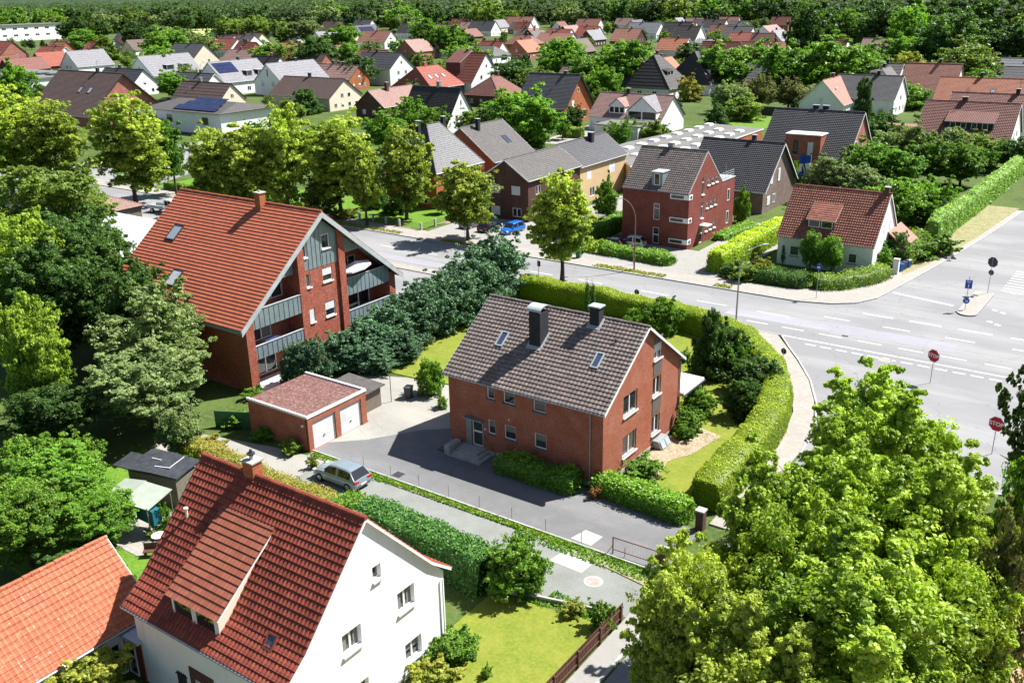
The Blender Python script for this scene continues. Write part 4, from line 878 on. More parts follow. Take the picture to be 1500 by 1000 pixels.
for a, b in ((-140,-128),(-125,-110),(-104,-87.8),(-80.5,-71.5),(-63.8,-60.6),(-56.6,-47.2),(-40.8,-38.6)): verge(a, b)
sheet('verge', [(-48.6,42.2),(-40,42.2),(-30,42.3),(-24,41.8),(-20.6,41.3),(-20.6,42.75),(-49,42.75)], 0.06, 'dry')
sheet('verge', [(-48.6,42.45),(-26,42.4),(-26,42.78),(-49,42.78)], 0.075, 'lawn')
# markings
mk = MB()
def dash(x0, x1, y, w_=0.13, rep=None, gap=0):
    x = x0
    while x < x1-0.01:
        e = min(x1, x+(rep or (x1-x0))); mk.prism([(x,y-w_/2),(e,y-w_/2),(e,y+w_/2),(x,y+w_/2)], 0.014, 0.014); x = e+gap
dash(-36.5, 8, 85.35, 0.16, 3.0, 0.12)
dash(-33.2, 20, 87.65, 0.15, 2.2, 1.5)
dash(-47, -28, 91.0, 0.11, 3.4, 3.4); dash(-62,-50,91.0,0.10,3.2,3.6); dash(-100,-66,90.9,0.10,3.2,3.6)
dash(-27, 10, 92.9, 0.14, 2.6, 3.2)
dash(-24, 10, 96.0, 0.25, 3.0, 1.6)
dash(-26, 6, 84.2, 0.18, 1.0, 0.45)
for i in range(9): mk.prism([(-13.6+i*0.02,111.6+i*1.1),(-10.6+i*0.4,111.3+i*1.1),(-10.6+i*0.4,111.5+i*1.1),(-13.6+i*0.02,111.8+i*1.1)], 0.0145, 0.0145)
for x_, y_ in ((-13.2,103.9),(-12.4,103.4),(-13.0,99.8),(-12.2,99.2)): mk.prism([(x_,y_),(x_+0.55,y_-0.1),(x_+0.5,y_+0.3),(x_,y_+0.35)], 0.0145, 0.0145)
mk.prism([(-23.2,104.6),(-16.8,103.2),(-16.8,103.55),(-23.2,104.95)], 0.0145, 0.0145)
for x_, y_, e in ((-19.6,72.5,1.6),(-18.9,69.7,1.6),(-18.4,66.8,1.6)): mk.prism([(x_,y_),(x_+0.12,y_),(x_+0.5,y_-e),(x_+0.38,y_-e)], 0.0145, 0.0145)
tag(mk.build('road_markings', 'paint', uv=False), kind='structure')
mb = MB(); mb.prism([(-36,88.6),(-14,89.2),(-14,91.6),(-26,91.4),(-36,90.6)], 0.012, 0.012); mb.prism([(-100,86.2),(-64,86.2),(-64,88.0),(-100,88.0)], 0.012, 0.012)
M['asphalt_patch'] = asphaltmat('repair_asphalt', (0.30,0.30,0.33), (0.27,0.27,0.30), (0.34,0.33,0.33), 9)
struct(mb, 'asphalt_repair', 'asphalt_patch')
M['shed_felt'] = plain('roofing_felt', (0.11,0.10,0.095), (0.07,0.065,0.06), 0.9, 3)
# ---------------------------------------------------------------- the brick house in the middle
hs_ = lambda z0: z0
mh = house('brick_house', 'orange-red brick house with grey-brown tiled roof and tall slate chimney in the centre', 'U', -34.65, 55.4, 13.1, 11.6, 5.95, 10.05, 't_main', 'brick_red',
  wins=[('F',3.50,4.5,.66,1.1,'b','sill_dark'),('F',4.95,4.5,1.0,1.1,'b','sill_dark'),('F',7.5,4.5,1.03,1.1,'b','sill_dark'),('F',3.52,1.72,.66,1.15,'b','sill_dark'),('F',4.97,1.72,1.03,1.1,'b','sill_dark'),('F',7.56,1.72,1.03,1.15,'b','sill_dark'),
        ('F',2.05,.42,.95,2.1,'d',None),('R',7.1,7.0,1.3,1.2,'2h','sill'),('R',7.1,4.15,1.3,1.5,'2','sill'),('R',7.1,1.1,1.3,1.5,'2','sill'),('R',2.75,4.25,2.0,1.55,'2','sill'),('R',2.75,1.15,2.0,1.6,'2','sill'),
        ('L',3,1,1.4,1.3,'2','sill'),('L',7,1,1.4,1.3,'2','sill'),('B',3,1,2.2,2.2,'2','sill'),('B',8,1,1.6,1.3,'2','sill')],
  ov=(0.28, 0.32), amp=0.045, tw=0.31, ch=0.345, deep=0.16, base=(0.32,'conc'), trim='frame', step=0.06,
  sky=[(-3.95,-3.45,.66,1.3,-1,'glass_navy','zinc_light'),(4.1,-3.45,.62,1.3,-1,'glass_navy','zinc_light')])
for x0, b, z0, zt in ((-1.25, (-2.95,-1.85), 7.2, 10.55), (2.45, (-0.75,-0.1), 9.2, 10.95)):
    w_ = 0.95 if x0 < 0 else 0.75; mb = MB(); mb.box(x0, x0+w_, b[0], b[1], z0, zt); ch = mb.build('chimney', 'slate' , mh)
    mb = MB()
    if x0 < 0:
        for i in range(8):
            a0, a1 = math.pi*i/8, math.pi*(i+1)/8; c = (b[0]+b[1])/2; rr = (b[1]-b[0])/2+0.14
            mb.obox((x0-0.12, c-rr*math.cos(a0), zt+0.12+0.34*math.sin(a0)), (w_+0.24,0,0), (0, -rr*math.cos(a1)+rr*math.cos(a0), 0.34*(math.sin(a1)-math.sin(a0))), (0,0,0.03))
        for xx in (x0+0.02, x0+w_-0.06):
            for yy in (b[0]+0.03, b[1]-0.07): mb.box(xx, xx+0.04, yy, yy+0.04, zt, zt+0.22)
    else: mb.box(x0-0.1, x0+w_+0.1, b[0]-0.1, b[1]+0.1, zt, zt+0.1)
    mb.build('cap', 'zinc_light', ch)
    k = (10.05-5.95)/5.8; mb = MB(); zf = 5.95+(5.8+b[0])*k; up = Vector((0,1,k)).normalized(); n_ = Vector((0,-k,1)).normalized()
    o = Vector((x0-0.16, b[0]-0.2, zf-0.2*k))+n_*0.05; mb.obox(o, (w_+0.32,0,0), up*0.3, n_*0.04)
    for xx in (x0-0.16, x0+w_+0.01): mb.obox(Vector((xx, b[0], zf))+n_*0.05, (0.15,0,0), up*((b[1]-b[0])/up.y+0.1), n_*0.05)
    mb.build('flashing', 'lead', ch)
gf = Face((6.55,-5.8,0), (0,1,0)); 
for z0, z1 in ((0.35,0.98),(2.75,4.03),(5.8,6.88),(8.25,8.75)): mb = MB(); gf.box(mb, 7.1, 8.4, z0, z1, 0.003, 0.03); mb.build('cladding_panel', 'slate_brown', mh)
ff = Face((-6.55,-5.8,0), (1,0,0))
mb = MB()   # door surround and recess side light
ff.box(mb, 1.55, 2.03, 0.42, 2.55, 0.003, 0.05); ff.box(mb, 3.02, 3.14, 0.42, 2.55, 0.003, 0.05); ff.box(mb, 1.5, 3.2, 2.56, 2.66, 0.003, 0.35); mb.build('door_surround', 'zinc', mh)
mb = MB()
for i, (e, z) in enumerate(((0, 0.42), (0.35, 0.28), (0.7, 0.14))): ff.box(mb, 1.35-0.1*i, 3.3+e, (0.0 if i == 2 else z-0.14), z, 0.003, 1.1+e)
mb.build('entrance_steps', 'conc', mh)
mb = MB(); ff.box(mb, 0.75, 1.2, 0, 0.75, 0.35, 1.75); mb.build('stair_wall', 'conc', mh)
mb = MB(); ff.box(mb, -0.1, 0.72, 0.02, 0.1, 0.1, 1.5); mb.build('cellar_grate', 'metal_dark', mh)
mb = MB(); mb.cyl(ff.p(3.25,1.4,0.06), ff.p(4.8,0.75,0.9), 0.025, 0.025, 6); mb.cyl(ff.p(4.8,0.75,0.9), ff.p(4.8,0,0.9), 0.025, 0.025, 6); mb.build('handrail', 'metal_dark', mh)
mb = MB(); mb.cyl(ff.p(12.15,5.7,0.09), ff.p(12.15,0.1,0.09), 0.045, 0.045, 8); mb.build('downpipe', 'metal', mh)
gr_ = Face((6.55,-5.8,0),(0,1,0)); mb = MB(); mb.cyl(gr_.p(11.5,5.6,0.08), gr_.p(11.5,0.1,0.08), 0.045, 0.045, 8); mb.build('downpipe', 'metal', mh)
mb = MB(); mb.cyl(ff.p(3.32,2.05,0.003), ff.p(3.32,2.05,0.12), 0.05, 0.07, 8); mb.build('door_lamp', 'frame', mh)
mb = MB(); mb.cyl(ff.p(5.45,3.3,0.003), ff.p(5.45,3.3,0.1), 0.06, 0.06, 8); mb.build('wall_lamp', 'frame', mh)
for x_, y_ in ((-3.6,-1.6),(-2.2,-0.9),(5.0,-1.5)):
    z_ = 5.95+(5.8+y_)*0.707; mb = MB(); mb.cyl((x_,y_,z_), (x_,y_,z_+0.32), 0.06, 0.05, 7); mb.build('vent_pipe', 'metal_dark', mh)
mb = MB(); mb.box(3.3, 6.9, 5.9, 9.6, 2.75, 2.93); t_ = mb.build('terrace_roof', 'white', mh)
mb = MB(); mb.box(3.2, 7.0, 5.85, 9.7, 2.66, 2.748)
for xx in (3.3, 6.8): mb.box(xx, xx+0.1, 9.45, 9.55, 0, 2.66)
mb.build('terrace_frame', 'metal_dark', t_)
rt = thing('cellar_hatch', 'glazed white cellar hatch leaning on the gable foot of the central house', 'hatch', (-27.75, 57.6, 0.07)); mb = MB(); mb.obox((-0.3,-0.7,0.05), (0.75,0,0.0), (0,1.5,0), (-0.3,0,0.55)); mb.build('frame', 'metal', rt)
mb = MB(); mb.obox((0.48,-0.6,0.06), (-0.26,0,0.50), (0,0.62,0), (0.03,0,0.02)); mb.obox((0.48,0.1,0.06), (-0.26,0,0.50), (0,0.6,0), (0.03,0,0.02)); mb.build('pane', 'glass_sky', rt)
# ---------------------------------------------------------------- double garage
rt = thing('double_garage', 'red brick double garage with two white doors and flat tiled roof', 'garage', (-52.3, 45.7, 0)); x, y = 3.28, 3.08; mb = MB()
F = Face((x,-y,0), (0,1,0)); wall_face(mb, F, [(0,0),(6.16,0),(6.16,2.78),(0,2.78)], [(0.45,2.8,0.02,2.25),(3.3,5.6,0.02,2.25)], 0.2)
for q in ([(-x,-y,0),(x,-y,0),(x,-y,2.78),(-x,-y,2.78)], [(x,y,0),(-x,y,0),(-x,y,2.78),(x,y,2.78)], [(-x,y,0),(-x,-y,0),(-x,-y,2.78),(-x,y,2.78)]): mb.poly(q)
mb.build('wall', 'brick_red', rt)
for a, b in ((0.45,2.8),(3.3,5.6)):
    mb = MB(); F.box(mb, a, b, 0.02, 2.25, -0.2, -0.12); d_ = mb.build('garage_door', 'garage_door', rt); mb = MB(); F.box(mb, (a+b)/2-0.06, (a+b)/2+0.06, 0.75, 0.83, -0.12, -0.06); mb.build('handle', 'metal_dark', d_)
M['gar_roof'] = tiles('garage_shingles', (0.21,0.105,0.09), (0.14,0.07,0.06), 0.25, 0.2, (0.33,0.24,0.22), 0.8, 0, 0.1, 0.4, (0.5,0.7))
mb = MB(); mb.box(-x+.02,x-.02,-y+.02,y-.02,2.70,2.76); mb.build('roof', 'gar_roof', rt)
mb = MB()
for q in ((-x-.06,x+.06,-y-.06,-y+.1),(x-.1,x+.06,-y+.1,y+.06),(-x-.06,x-.1,y-.12,y+.06)): mb.box(*q, 2.72, 2.9)
mb.build('roof_edge', 'frame', rt); mb = MB(); mb.cyl((x-0.5,-y-0.003,2.05), (x-0.5,-y-0.12,2.05), 0.09, 0.1, 10); mb.build('wall_lamp', 'frame', rt)
mb = MB(); mb.cyl((x-0.13,-y-0.05,0.05), (x-0.13,-y-0.05,2.7), 0.04, 0.04, 8); mb.build('downpipe', 'rust', rt)
# ---------------------------------------------------------------- apartment house
ap = house('apartment_house', 'large brick apartment house with bright red tiled roof and zinc-clad balconies', 'U', -71.75, 57.0, 17.1, 18.6, 6.55, 14.05, 't_apt', 'brick_apt', ov=(0.3, 0.75), amp=0.012, tw=0.3, ch=0.36, deep=0.14, step=0.055, trim=None, gut=None, cat='apartment house',
  wins=[('R',0.9,0.35,3.6,2.1,'3'),('R',0.9,3.6,3.4,1.9,'3c'),('R',3.4,6.9,2.6,1.7,'2'),('R',12.3,0.35,4.6,2.1,'3'),('R',12.3,3.2,4.6,2.0,'3'),('R',12.3,6.5,3.0,2.0,'3')],
  sky=[(-5.8,-4.55,1.35,1.75),(-1.7,-8.15,1.35,1.75)])
rr = 10.75-0.3     # front plane of the gable, roof runs out to it
k = 7.5/9.3; mb = MB(); slope(mb, (8.86,-10.05,6.55-0.75*k), (10.85,-10.05,6.55-0.75*k), (8.86,0,14.05), (10.85,0,14.05), None, 0.3, 0.36, 0.012, 0.055, under='zinc_light'); slope(mb, (10.85,10.05,6.55-0.75*k), (8.86,10.05,6.55-0.75*k), (10.85,0,14.05), (8.86,0,14.05), None, 0.3, 0.36, 0.012, 0.055, under='zinc_light')
ridge_caps(mb, (8.8,0,14.07), (10.85,0,14.07)); mb.build('roof_overhang', 't_apt', ap)
mb = MB()
for s_ in (-1, 1):
    a = Vector((10.86, s_*10.05, 6.55-0.75*k)); b = Vector((10.86, 0, 14.05)); mb.obox(a-Vector((0,0,0.55)), (0.04,0,0), b-a, (0,0,0.5))
mb.build('verge', 'zinc_light', ap)
for y0_ in (-10.12, 10.0): mb = MB(); mb.box(-8.85, 10.85, y0_, y0_+.12, 5.62, 5.9); mb.build('gutter', 'zinc', ap)
for y0_, y1_ in ((-9.3,-8.45),(8.5,9.3)): mb = MB(); mb.box(8.56, rr, y0_, y1_, 0, 6.4); mb.build('pier', 'brick_apt', ap)
for v0, z1 in ((-2.95, 11.0), (2.0, 12.0)):
    mb = MB(); mb.box(8.56, rr, v0, v0+0.78, 0, z1); mb.build('pier', 'brick_apt', ap)
Fm = Face((rr-0.22,-2.17,0), (0,1,0)); mb = MB(); wall_face(mb, Fm, [(0,0),(4.17,0),(4.17,9.0),(0,9.0)], [(0.2,0.75,7.45,8.7),(0.25,0.85,4.15,5.45),(2.2,3.4,7.45,8.75),(2.2,3.4,4.15,5.55),(2.2,3.4,1.0,2.3)], 0.14)
mb.build('middle_wall', 'brick_apt', ap)
for q in ((0.2,7.45,.55,1.25,'1'),(0.25,4.15,.6,1.3,'s'),(2.2,7.45,1.2,1.3,'h'),(2.2,4.15,1.2,1.4,'h'),(2.2,1.0,1.2,1.3,'2')): window(Fm, *q, ap, 0.14, 'frame')
Fz = Face((rr-0.2,-2.17,0), (0,1,0)); mb = MB(); wall_face(mb, Fz, [(0,9.0),(4.17,9.0),(4.17,11.9),(2.17,13.5),(0,11.9)], [(0.0,0.55,10.2,11.6),(2.4,3.35,10.5,11.8)], 0.12); mb.build('zinc_gable', 'zinc', ap)
for q in ((0.02,10.2,.52,1.4,'1'),(2.4,10.5,.95,1.3,'1')): window(Fz, *q, ap, 0.12, 'frame')
def seams(F, x0, x1, z0, z1, m_, d=0.003, step_=0.5):
    x = x0
    while x < x1: F.box(m_, x, x+0.025, z0, z1(x) if callable(z1) else z1, d, d+0.035); x += step_
mb = MB(); seams(Fz, 0.65, 2.3, 9.02, lambda x: 11.85+min(x, 4.17-x)*0.7, mb); seams(Fz, 2.35, 4.15, 9.02, 10.4, mb); mb.build('standing_seam', 'zinc', ap)
Fb = Face((rr-0.05,-9.3,0), (0,1,0))
for x0, x1 in ((0.85, 6.35), (12.1, 17.8)):
    for z0, z1 in ((2.85, 3.95), (5.55, 7.1)):
        mb = MB(); Fb.box(mb, x0, x1, z0-0.02, z0+0.18, -1.75, -0.05); fl = mb.build('balcony', 'conc', ap)
        mb = MB(); Fb.box(mb, x0, x1, z0-0.1, z1, -0.05, 0.0); seams(Fb, x0+0.2, x1, z0-0.1, z1, mb, 0.0, 0.55); mb.build('parapet', 'zinc', fl)
        mb = MB(); Fb.box(mb, x0, x1, z1, z1+0.06, -0.1, 0.05); mb.build('rail', 'zinc_light', fl)
        # roof-line cladding above the upper balcony
for q in ((0.85,6.35,1.6),(12.1,17.8,0.2)): mb = MB(); Fb.box(mb, q[0], q[1], 0.02, 0.12, -1.75, q[2]); mb.build('terrace_floor', 'white', ap)
for a, b in (((4.6,8.9),(6.35,8.9)), ((12.1,9.4),(14.6,9.4))):
    mb = MB(); q = [Fb.p(a[0],a[1],-0.6), Fb.p(b[0],b[1],-0.6)]; top = lambda xx: 6.55+(9.3-abs(xx-9.3))*k-0.35
    mb.poly([q[0], q[1], Fb.p(b[0], top(b[0]), -0.6), Fb.p(a[0], top(a[0]), -0.6)]); mb.build('zinc_gable', 'zinc', ap)
mb = MB(); mb.box(3.05, 3.75, -0.75, -0.05, 12.7, 15.0); ch = mb.build('chimney', 'brick_orange', ap); mb = MB(); mb.box(2.97,3.83,-0.83,0.03,15.0,15.1); mb.cyl((3.4,-.4,15.1),(3.4,-.4,15.25),.12,.1,8); mb.build('cap', 'conc', ch)
# things on the balconies
rt = thing('parasol', 'white open parasol leaning on the upper right balcony of the apartment house', 'parasol', (-61.9, 60.9+0.5, 5.75)); mb = MB(); mb.cyl((0,0,0),(0.1,0.1,2.5),0.025,0.025,6); mb.build('pole', 'metal', rt)
mb = MB()
for i in range(8):
    a0, a1 = i*math.pi/4, (i+1)*math.pi/4; rr_ = 1.45; p = lambda a: (rr_*math.cos(a)*0.8+0.1, rr_*math.sin(a)*1.25+0.1, 2.1+0.2*math.sin(a)); mb.poly([p(a0), p(a1), (0.1,0.1,2.62)]); mb.poly([p(a0), (p(a0)[0],p(a0)[1],p(a0)[2]-0.15), (p(a1)[0],p(a1)[1],p(a1)[2]-0.15), p(a1)])
mb.build('canopy', 'white', rt)
rt = thing('clothes_airer', 'blue washing on an airer on the lower left balcony of the apartment house', 'clothes airer', (-62.0, 50.8, 3.03)); mb = MB()
for s_ in (-.3,.3): mb.cyl((s_,-.8,0),(-s_,-.7,.95),.015,.015,5); mb.cyl((s_,.8,0),(-s_,.7,.95),.015,.015,5)
for i in range(5): mb.cyl((-.3+i*.15,-.8,.95),(-.3+i*.15,.8,.95),.01,.01,4)
mb.build('frame', 'metal', rt); mb = MB(); mb.box(-.2,-.18,-.6,.3,.45,.96); mb.box(.1,.12,-.3,.6,.5,.96); mb.build('cloth', 'flag_blue', rt)
# ---------------------------------------------------------------- white house in the foreground
S_ = 0.965
wh = house('white_house', 'white rendered house with dark red tiled roof and shed dormer in the foreground', 'U', -32.1, 25.77, 10.9, 10.42, 4.64, 10.29, 't_white', 'white',
  wins=[('R',5.5,6.75,.55,.75,'1c','sill'),('R',7.0,4.05,1.2,1.15,'2c','sill'),('R',3.3,4.05,1.2,1.1,'2c','sill'),('R',7.3,.95,1.2,1.1,'2b','sill'),('R',3.5,.95,1.2,1.1,'2','sill'),('F',3.0,1.0,.6,.95,'1'),('F',4.3,.15,1.0,2.0,'d'),('F',7.6,1.0,1.2,1.2,'2','sill'),('B',3,1,1.2,1.2,'2','sill'),('B',7,1,1.2,1.2,'2','sill')],
  ov=(0.16, 0.3), amp=0.038, tw=0.235, ch=0.36, deep=0.22, flare=1.0, trim='frame', step=0.055, under='cream',
  dorm=[(-2.5, 0.85, -4.9, 1.2, 'shed', dict(roofm='t_dormer', wallm='white', nwin=2, k2=0.76, cheek='cream'))], sky=[(3.35,-4.55,.6,.75,-1,'glass_navy','brown_door')])
chimney(wh, -1.9, 0.1, 9.2, 10.95, 0.72, 0.6, 'brick_orange', 'conc'); mb = MB(); mb.cyl((-1.9,.1,11.0),(-1.9,.1,11.55),0.09,0.07,8); mb.cyl((-1.9,.1,11.3),(-1.9,.1,11.38),0.2,0.2,8); mb.build('flue', 'metal_dark', wh)
mb = MB(); z_ = 4.64+(5.21-2.1)*1.084; mb.cyl((-4.55,-2.1,z_-0.1),(-4.55,-2.1,z_+0.5),0.07,0.07,8); mb.cyl((-4.55,-2.1,z_+0.5),(-4.55,-2.1,z_+0.58),0.12,0.12,8); mb.build('vent_pipe', 'cream', wh)
Fw = Face((-5.45,-5.21,0),(1,0,0)); mb = MB()
for q in ((4.0,4.3,0,2.7),(5.3,5.75,0,2.7),(4.3,5.3,2.15,2.7)): Fw.box(mb, *q, 0.003, 0.06)
mb.build('stone_surround', 'brick_brown', wh)
mb = MB()
for i in range(5): Fw.box(mb, 3.0+i*0.14, 3.03+i*0.14, 1.0, 2.0, 0.02, 0.08)
for z_ in (1.15, 1.85): Fw.box(mb, 2.9, 3.7, z_, z_+0.04, 0.0, 0.1)
mb.build('window_grille', 'metal_dark', wh)
Fg = Face((5.45,-5.21,0),(0,1,0)); mb = MB(); mb.cyl(Fg.p(10.2,4.3,0.1), Fg.p(10.2,0.1,0.1), 0.045, 0.045, 8); mb.build('downpipe', 'frame', wh)
mb = MB(); Fg.box(mb, -0.02, 10.44, 0, 0.4, 0.003, 0.04); mb.build('plinth', 'conc', wh)
# ---------------------------------------------------------------- orange-roofed outbuilding
ob = house('outbuilding', 'low white outbuilding with bright orange tiled roof beside the white house', 'V', -42.0, 14.6, 15.0, 6.3, 2.95, 5.8, 't_orange', 'white', wins=[('F',12.2,.9,1.0,1.0,'2'),('F',9.5,.1,.9,2.0,'d')], ov=(0.2,0.3), amp=0.03, tw=0.27, ch=0.37, deep=0.12, cat='outbuilding', step=0.05)
rt = thing('timber_porch', 'red-brown timber porch with flat grey roof between the white house and the outbuilding', 'porch', (-38.3, 21.0, 0)); mb = MB(); mb.box(-.7,.9,-.5,.9,0,2.35); mb.build('wall', 'brown_door', rt)
mb = MB(); mb.box(-.85,1.05,-.75,1.0,2.35,2.5); mb.build('roof', 'zinc_light', rt); Fp = Face((-.7,-.5,0),(1,0,0)); window(Fp, .35, .1, .75, 2.0, 'd', rt, 0.0)
# ---------------------------------------------------------------- sheds in the garden
rt = thing('canvas_shed', 'open garden shelter with pale grey-green canvas roof', 'shelter', (-50.4, 28.9, 0)); mb = MB(); mb.obox((-1.9,-1.1,2.1),(1.9,0.3,0.25),(-0.5,2.3,0.3),(0,0,0.05)); mb.obox((0.0,-0.8,2.35),(1.9,0.6,-0.28),(-0.5,2.2,0.3),(0,0,0.05)); mb.build('canvas', 'canvas', rt)
mb = MB()
for p in ((-1.8,-1.0),(0.0,-0.7),(1.8,-0.2),(-2.2,1.1),(1.4,1.8)): mb.cyl((*p,0),(*p,2.2),.04,.04,6)
mb.build('frame', 'wood_grey', rt)
rt = thing('sheeted_shed', 'garden shed roofed with wrinkled black sheeting under the trees', 'shed', (-52.3, 32.2, 0)); mb = MB(); mb.obox((-1.9,-1.3,2.35),(2.3,0.5,0.08),(-0.4,2.5,0.25),(0,0,0.09)); mb.obox((0.42,-0.78,2.42),(1.9,0.5,-0.12),(-0.4,2.3,0.3),(0,0,0.09)); mb.obox((-3.4,-1.2,2.1),(1.5,0.1,0.12),(-0.3,1.7,0.2),(0,0,0.08)); mb.build('roof', 'tarp', rt)
mb = MB(); mb.obox((-1.8,-1.1,0),(3.9,0.9,0),(-0.3,2.1,0),(0,0,2.2)); mb.build('wall', 'wood_grey', rt)
for q in (((-0.1,-.2,2.56),(1.2,.35,.04),(0,.07,0)),((.9,.3,2.55),(-.2,1.3,.16),(.07,0,0)),((-1.2,.4,2.6),(.9,.1,.05),(0,.06,0))): mb = MB(); mb.obox(q[0],q[1],q[2],(0,0,.05)); mb.build('batten', 'sill', rt)
rt = thing('garden_shed', 'small weathered shed with flat dark roof behind the double garage', 'shed', (-52.0, 50.6, 0)); mb = MB(); mb.box(-1.9,1.7,-1.2,1.2,0,1.75); mb.build('wall', 'wood_grey', rt); mb = MB(); mb.obox((-2.1,-1.4,1.8),(4.1,0,-0.1),(0,2.9,0.12),(0,0,0.08)); mb.build('roof', 'shed_felt', rt)
mb = MB(); mb.cyl((1.9,2.2,0),(1.9,2.2,2.4),.04,.04,6); mb.build('post', 'metal', rt)
tag(sheet('green_windbreak', [(-58.6,41.6),(-55.8,43.0),(-55.85,43.08),(-58.65,41.68)], 1.4, 'bin_green', 0.0), 'green fabric windbreak fixed to the rear corner of the garage', 'fence'); C.objects['green_windbreak'].pop('kind', None)
# ---------------------------------------------------------------- dark red modern house across the street
mo = house('modern_house', 'three-storey dark red brick house with grey corner window bands across the street', 'U', -54.85, 114.5, 9.5, 10.2, 7.45, 12.0, 't_modern', 'brick_modern', ov=(0.0, 0.12), amp=0.035, tw=0.3, ch=0.35, deep=0.12, trim='zinc_light', gut='zinc', step=0.05,
  wins=[('F',4.55,3.5,.9,2.15,'t'),('F',4.55,.35,.9,2.15,'d'),('R',3.8,6.5,.75,2.3,'t','frame'),('R',5.5,7.45,.75,1.0,'b','frame'),('R',6.8,7.45,.75,1.0,'b','frame'),('R',8.1,7.45,.75,1.0,'b','frame'),
        ('R',3.8,3.4,.75,2.2,'t','frame'),('R',5.4,4.4,.75,1.0,'b','frame'),('R',6.7,4.4,.75,1.0,'b','frame'),('R',8.0,4.4,.75,1.0,'b','frame'),('R',3.75,.1,.9,2.3,'d'),('R',5.4,1.3,.75,1.0,'b','frame'),('R',6.7,1.3,.75,1.0,'b','frame'),('R',8.0,1.3,.75,1.0,'b','frame')])
dormer(mo, Slope(7.45,12.0,10.2), -.75, .75, -4.7, 1.75, 'box', 'zinc_light', 'zinc', 1, wh=.8)
for z0 in (6.5, 3.5, 0.7):
    mb = MB(); mb.box(2.15, 4.83, -5.18, -5.103, z0, z0+0.62); mb.box(4.753, 4.83, -5.103, -4.2, z0, z0+0.62); fr = mb.build('window', 'frame', mo); mb = MB(); mb.box(2.3, 4.05, -5.2, -5.183, z0+0.12, z0+0.5); mb.box(4.833, 4.85, -4.9, -4.4, z0+0.12, z0+0.5); mb.build('pane', 'glass', fr)
mb = MB(); mb.box(-4.75, 4.74, 5.103, 9.6, 0, 7.15); ex = mb.build('flat_wing', 'brick_modern', mo); mb = MB(); mb.box(-4.8, 4.8, 5.12, 9.66, 7.15, 7.27); mb.build('coping', 'zinc_light', ex)
mb = MB()
for yy in (5.4, 7.4, 9.4): mb.cyl((4.6,yy,7.2),(4.6,yy,8.2),.03,.03,6)
for z_ in (7.6, 7.9, 8.2): mb.cyl((4.6,5.4,z_),(4.6,9.4,z_),.025,.025,6)
mb.cyl((4.6,6.6,7.2),(4.6,6.6,9.3),.03,.03,6); mb.build('terrace_railing', 'zinc_light', ex)
F = Face((4.74,5.1,0),(0,1,0))
for z0, h_ in ((4.2,1.6),(1.0,1.75)): window(F, 2.0, z0, .8, h_, '1', mo, 0.0)
mb = MB(); mb.box(4.753, 5.9, -1.6, -0.1, 2.5, 2.62); mb.build('door_canopy', 'frame', mo)
chimney(mo, -0.6, 0.25, 11.3, 12.6, .7, .5, 'zinc', 'zinc_light', False)
mb = MB(); mb.cyl((-1.3,-1.0,11.1),(-1.3,-1.0,11.45),.09,.07,7); mb.build('vent_pipe', 'metal_dark', mo)
# ---------------------------------------------------------------- white cottage on the corner
co_ = house('corner_cottage', 'white cottage with brown-red tiled roof and twin-window dormer on the street corner', 'U', -32.7, 114.6, 11.2, 9.8, 3.65, 8.8, 't_cottage', 'cottage_white', ov=(0.15, 0.2), amp=0.045, tw=0.29, ch=0.36, deep=0.12, step=0.06,
  wins=[('F',1.5,1.2,1.15,1.2,'1','sill_dark'),('F',8.45,1.25,1.0,1.15,'1','sill_dark'),('R',3.1,4.2,.75,1.1,'s'),('R',5.7,4.2,.75,1.1,'s'),('R',2,1,1,1.2,'1'),('R',6,1,1,1.2,'1')],
  dorm=[(-2.55,.6,-3.95,1.1,'shed',dict(roofm='t_cottage', wallm='brick_brown', nwin=2, k2=0.62))], chim=[(5.2,0.05,8.2,9.5,.5,.55,'brick_brown','conc',False)])
mb = MB(); mb.box(5.603,7.6,1.0,6.5,0,2.5); an = mb.build('annex', 'cottage_white', co_)
mb = MB(); slope(mb, (7.8,0.8,2.4),(7.8,6.7,2.4),(5.62,0.8,4.1),(5.62,6.7,4.1),None,.3,.36); mb.build('annex_roof', 'r_salmon', an)
# ---------------------------------------------------------------- houses across the street, mid distance
h24 = house('brown_brick_house', 'dark brown brick house with grey roof behind the blue car', 'V', -80.1, 118.6, 14.2, 7.9, 6.35, 8.9, 'r_midgrey', 'brick_brown', ov=(0.25,0.3), deep=0.1,
  wins=[('L',4.95,3.9,1.55,1.3,'s'),('L',1.2,3.9,1.6,1.3,'s'),('L',5.1,.7,1.55,1.3,'2'),('L',1.2,.65,1.65,1.3,'s'),('F',2,3.8,1.3,1.3,'2'),('F',6,3.8,1.3,1.3,'s'),('F',2,.8,1.3,1.3,'2')])
h24b = house('yellow_house', 'yellow rendered house with slate grey roof joined behind the brown brick house', 'V', -80.3, 133.2, 14.8, 8.4, 6.1, 9.1, 'r_gloss', 'yellow', ov=(0.2,0.3), deep=0.1, wins=[('F',2,3.6,1.5,1.4,'s'),('F',9,3.5,2.0,1.6,'s'),('F',3,.8,1.5,1.4,'2')], chim=[(1.5,-.8,8.0,9.9,.8,.8,'slate','zinc_light',False)])
rt = thing('industrial_hall', 'long flat-roofed hall with rows of white skylight domes and yellow end wall', 'hall', (-78.3, 162, 0)); mb = MB(); mb.prism([(-7.4,-10.5),(4.6,-24.4),(4.6,-10),(7.6,-9.6),(7.4,26),(-4,28),(-7.6,-2)], 0, 4.3, 'yellow'); mb.build('wall', 'yellow', rt)
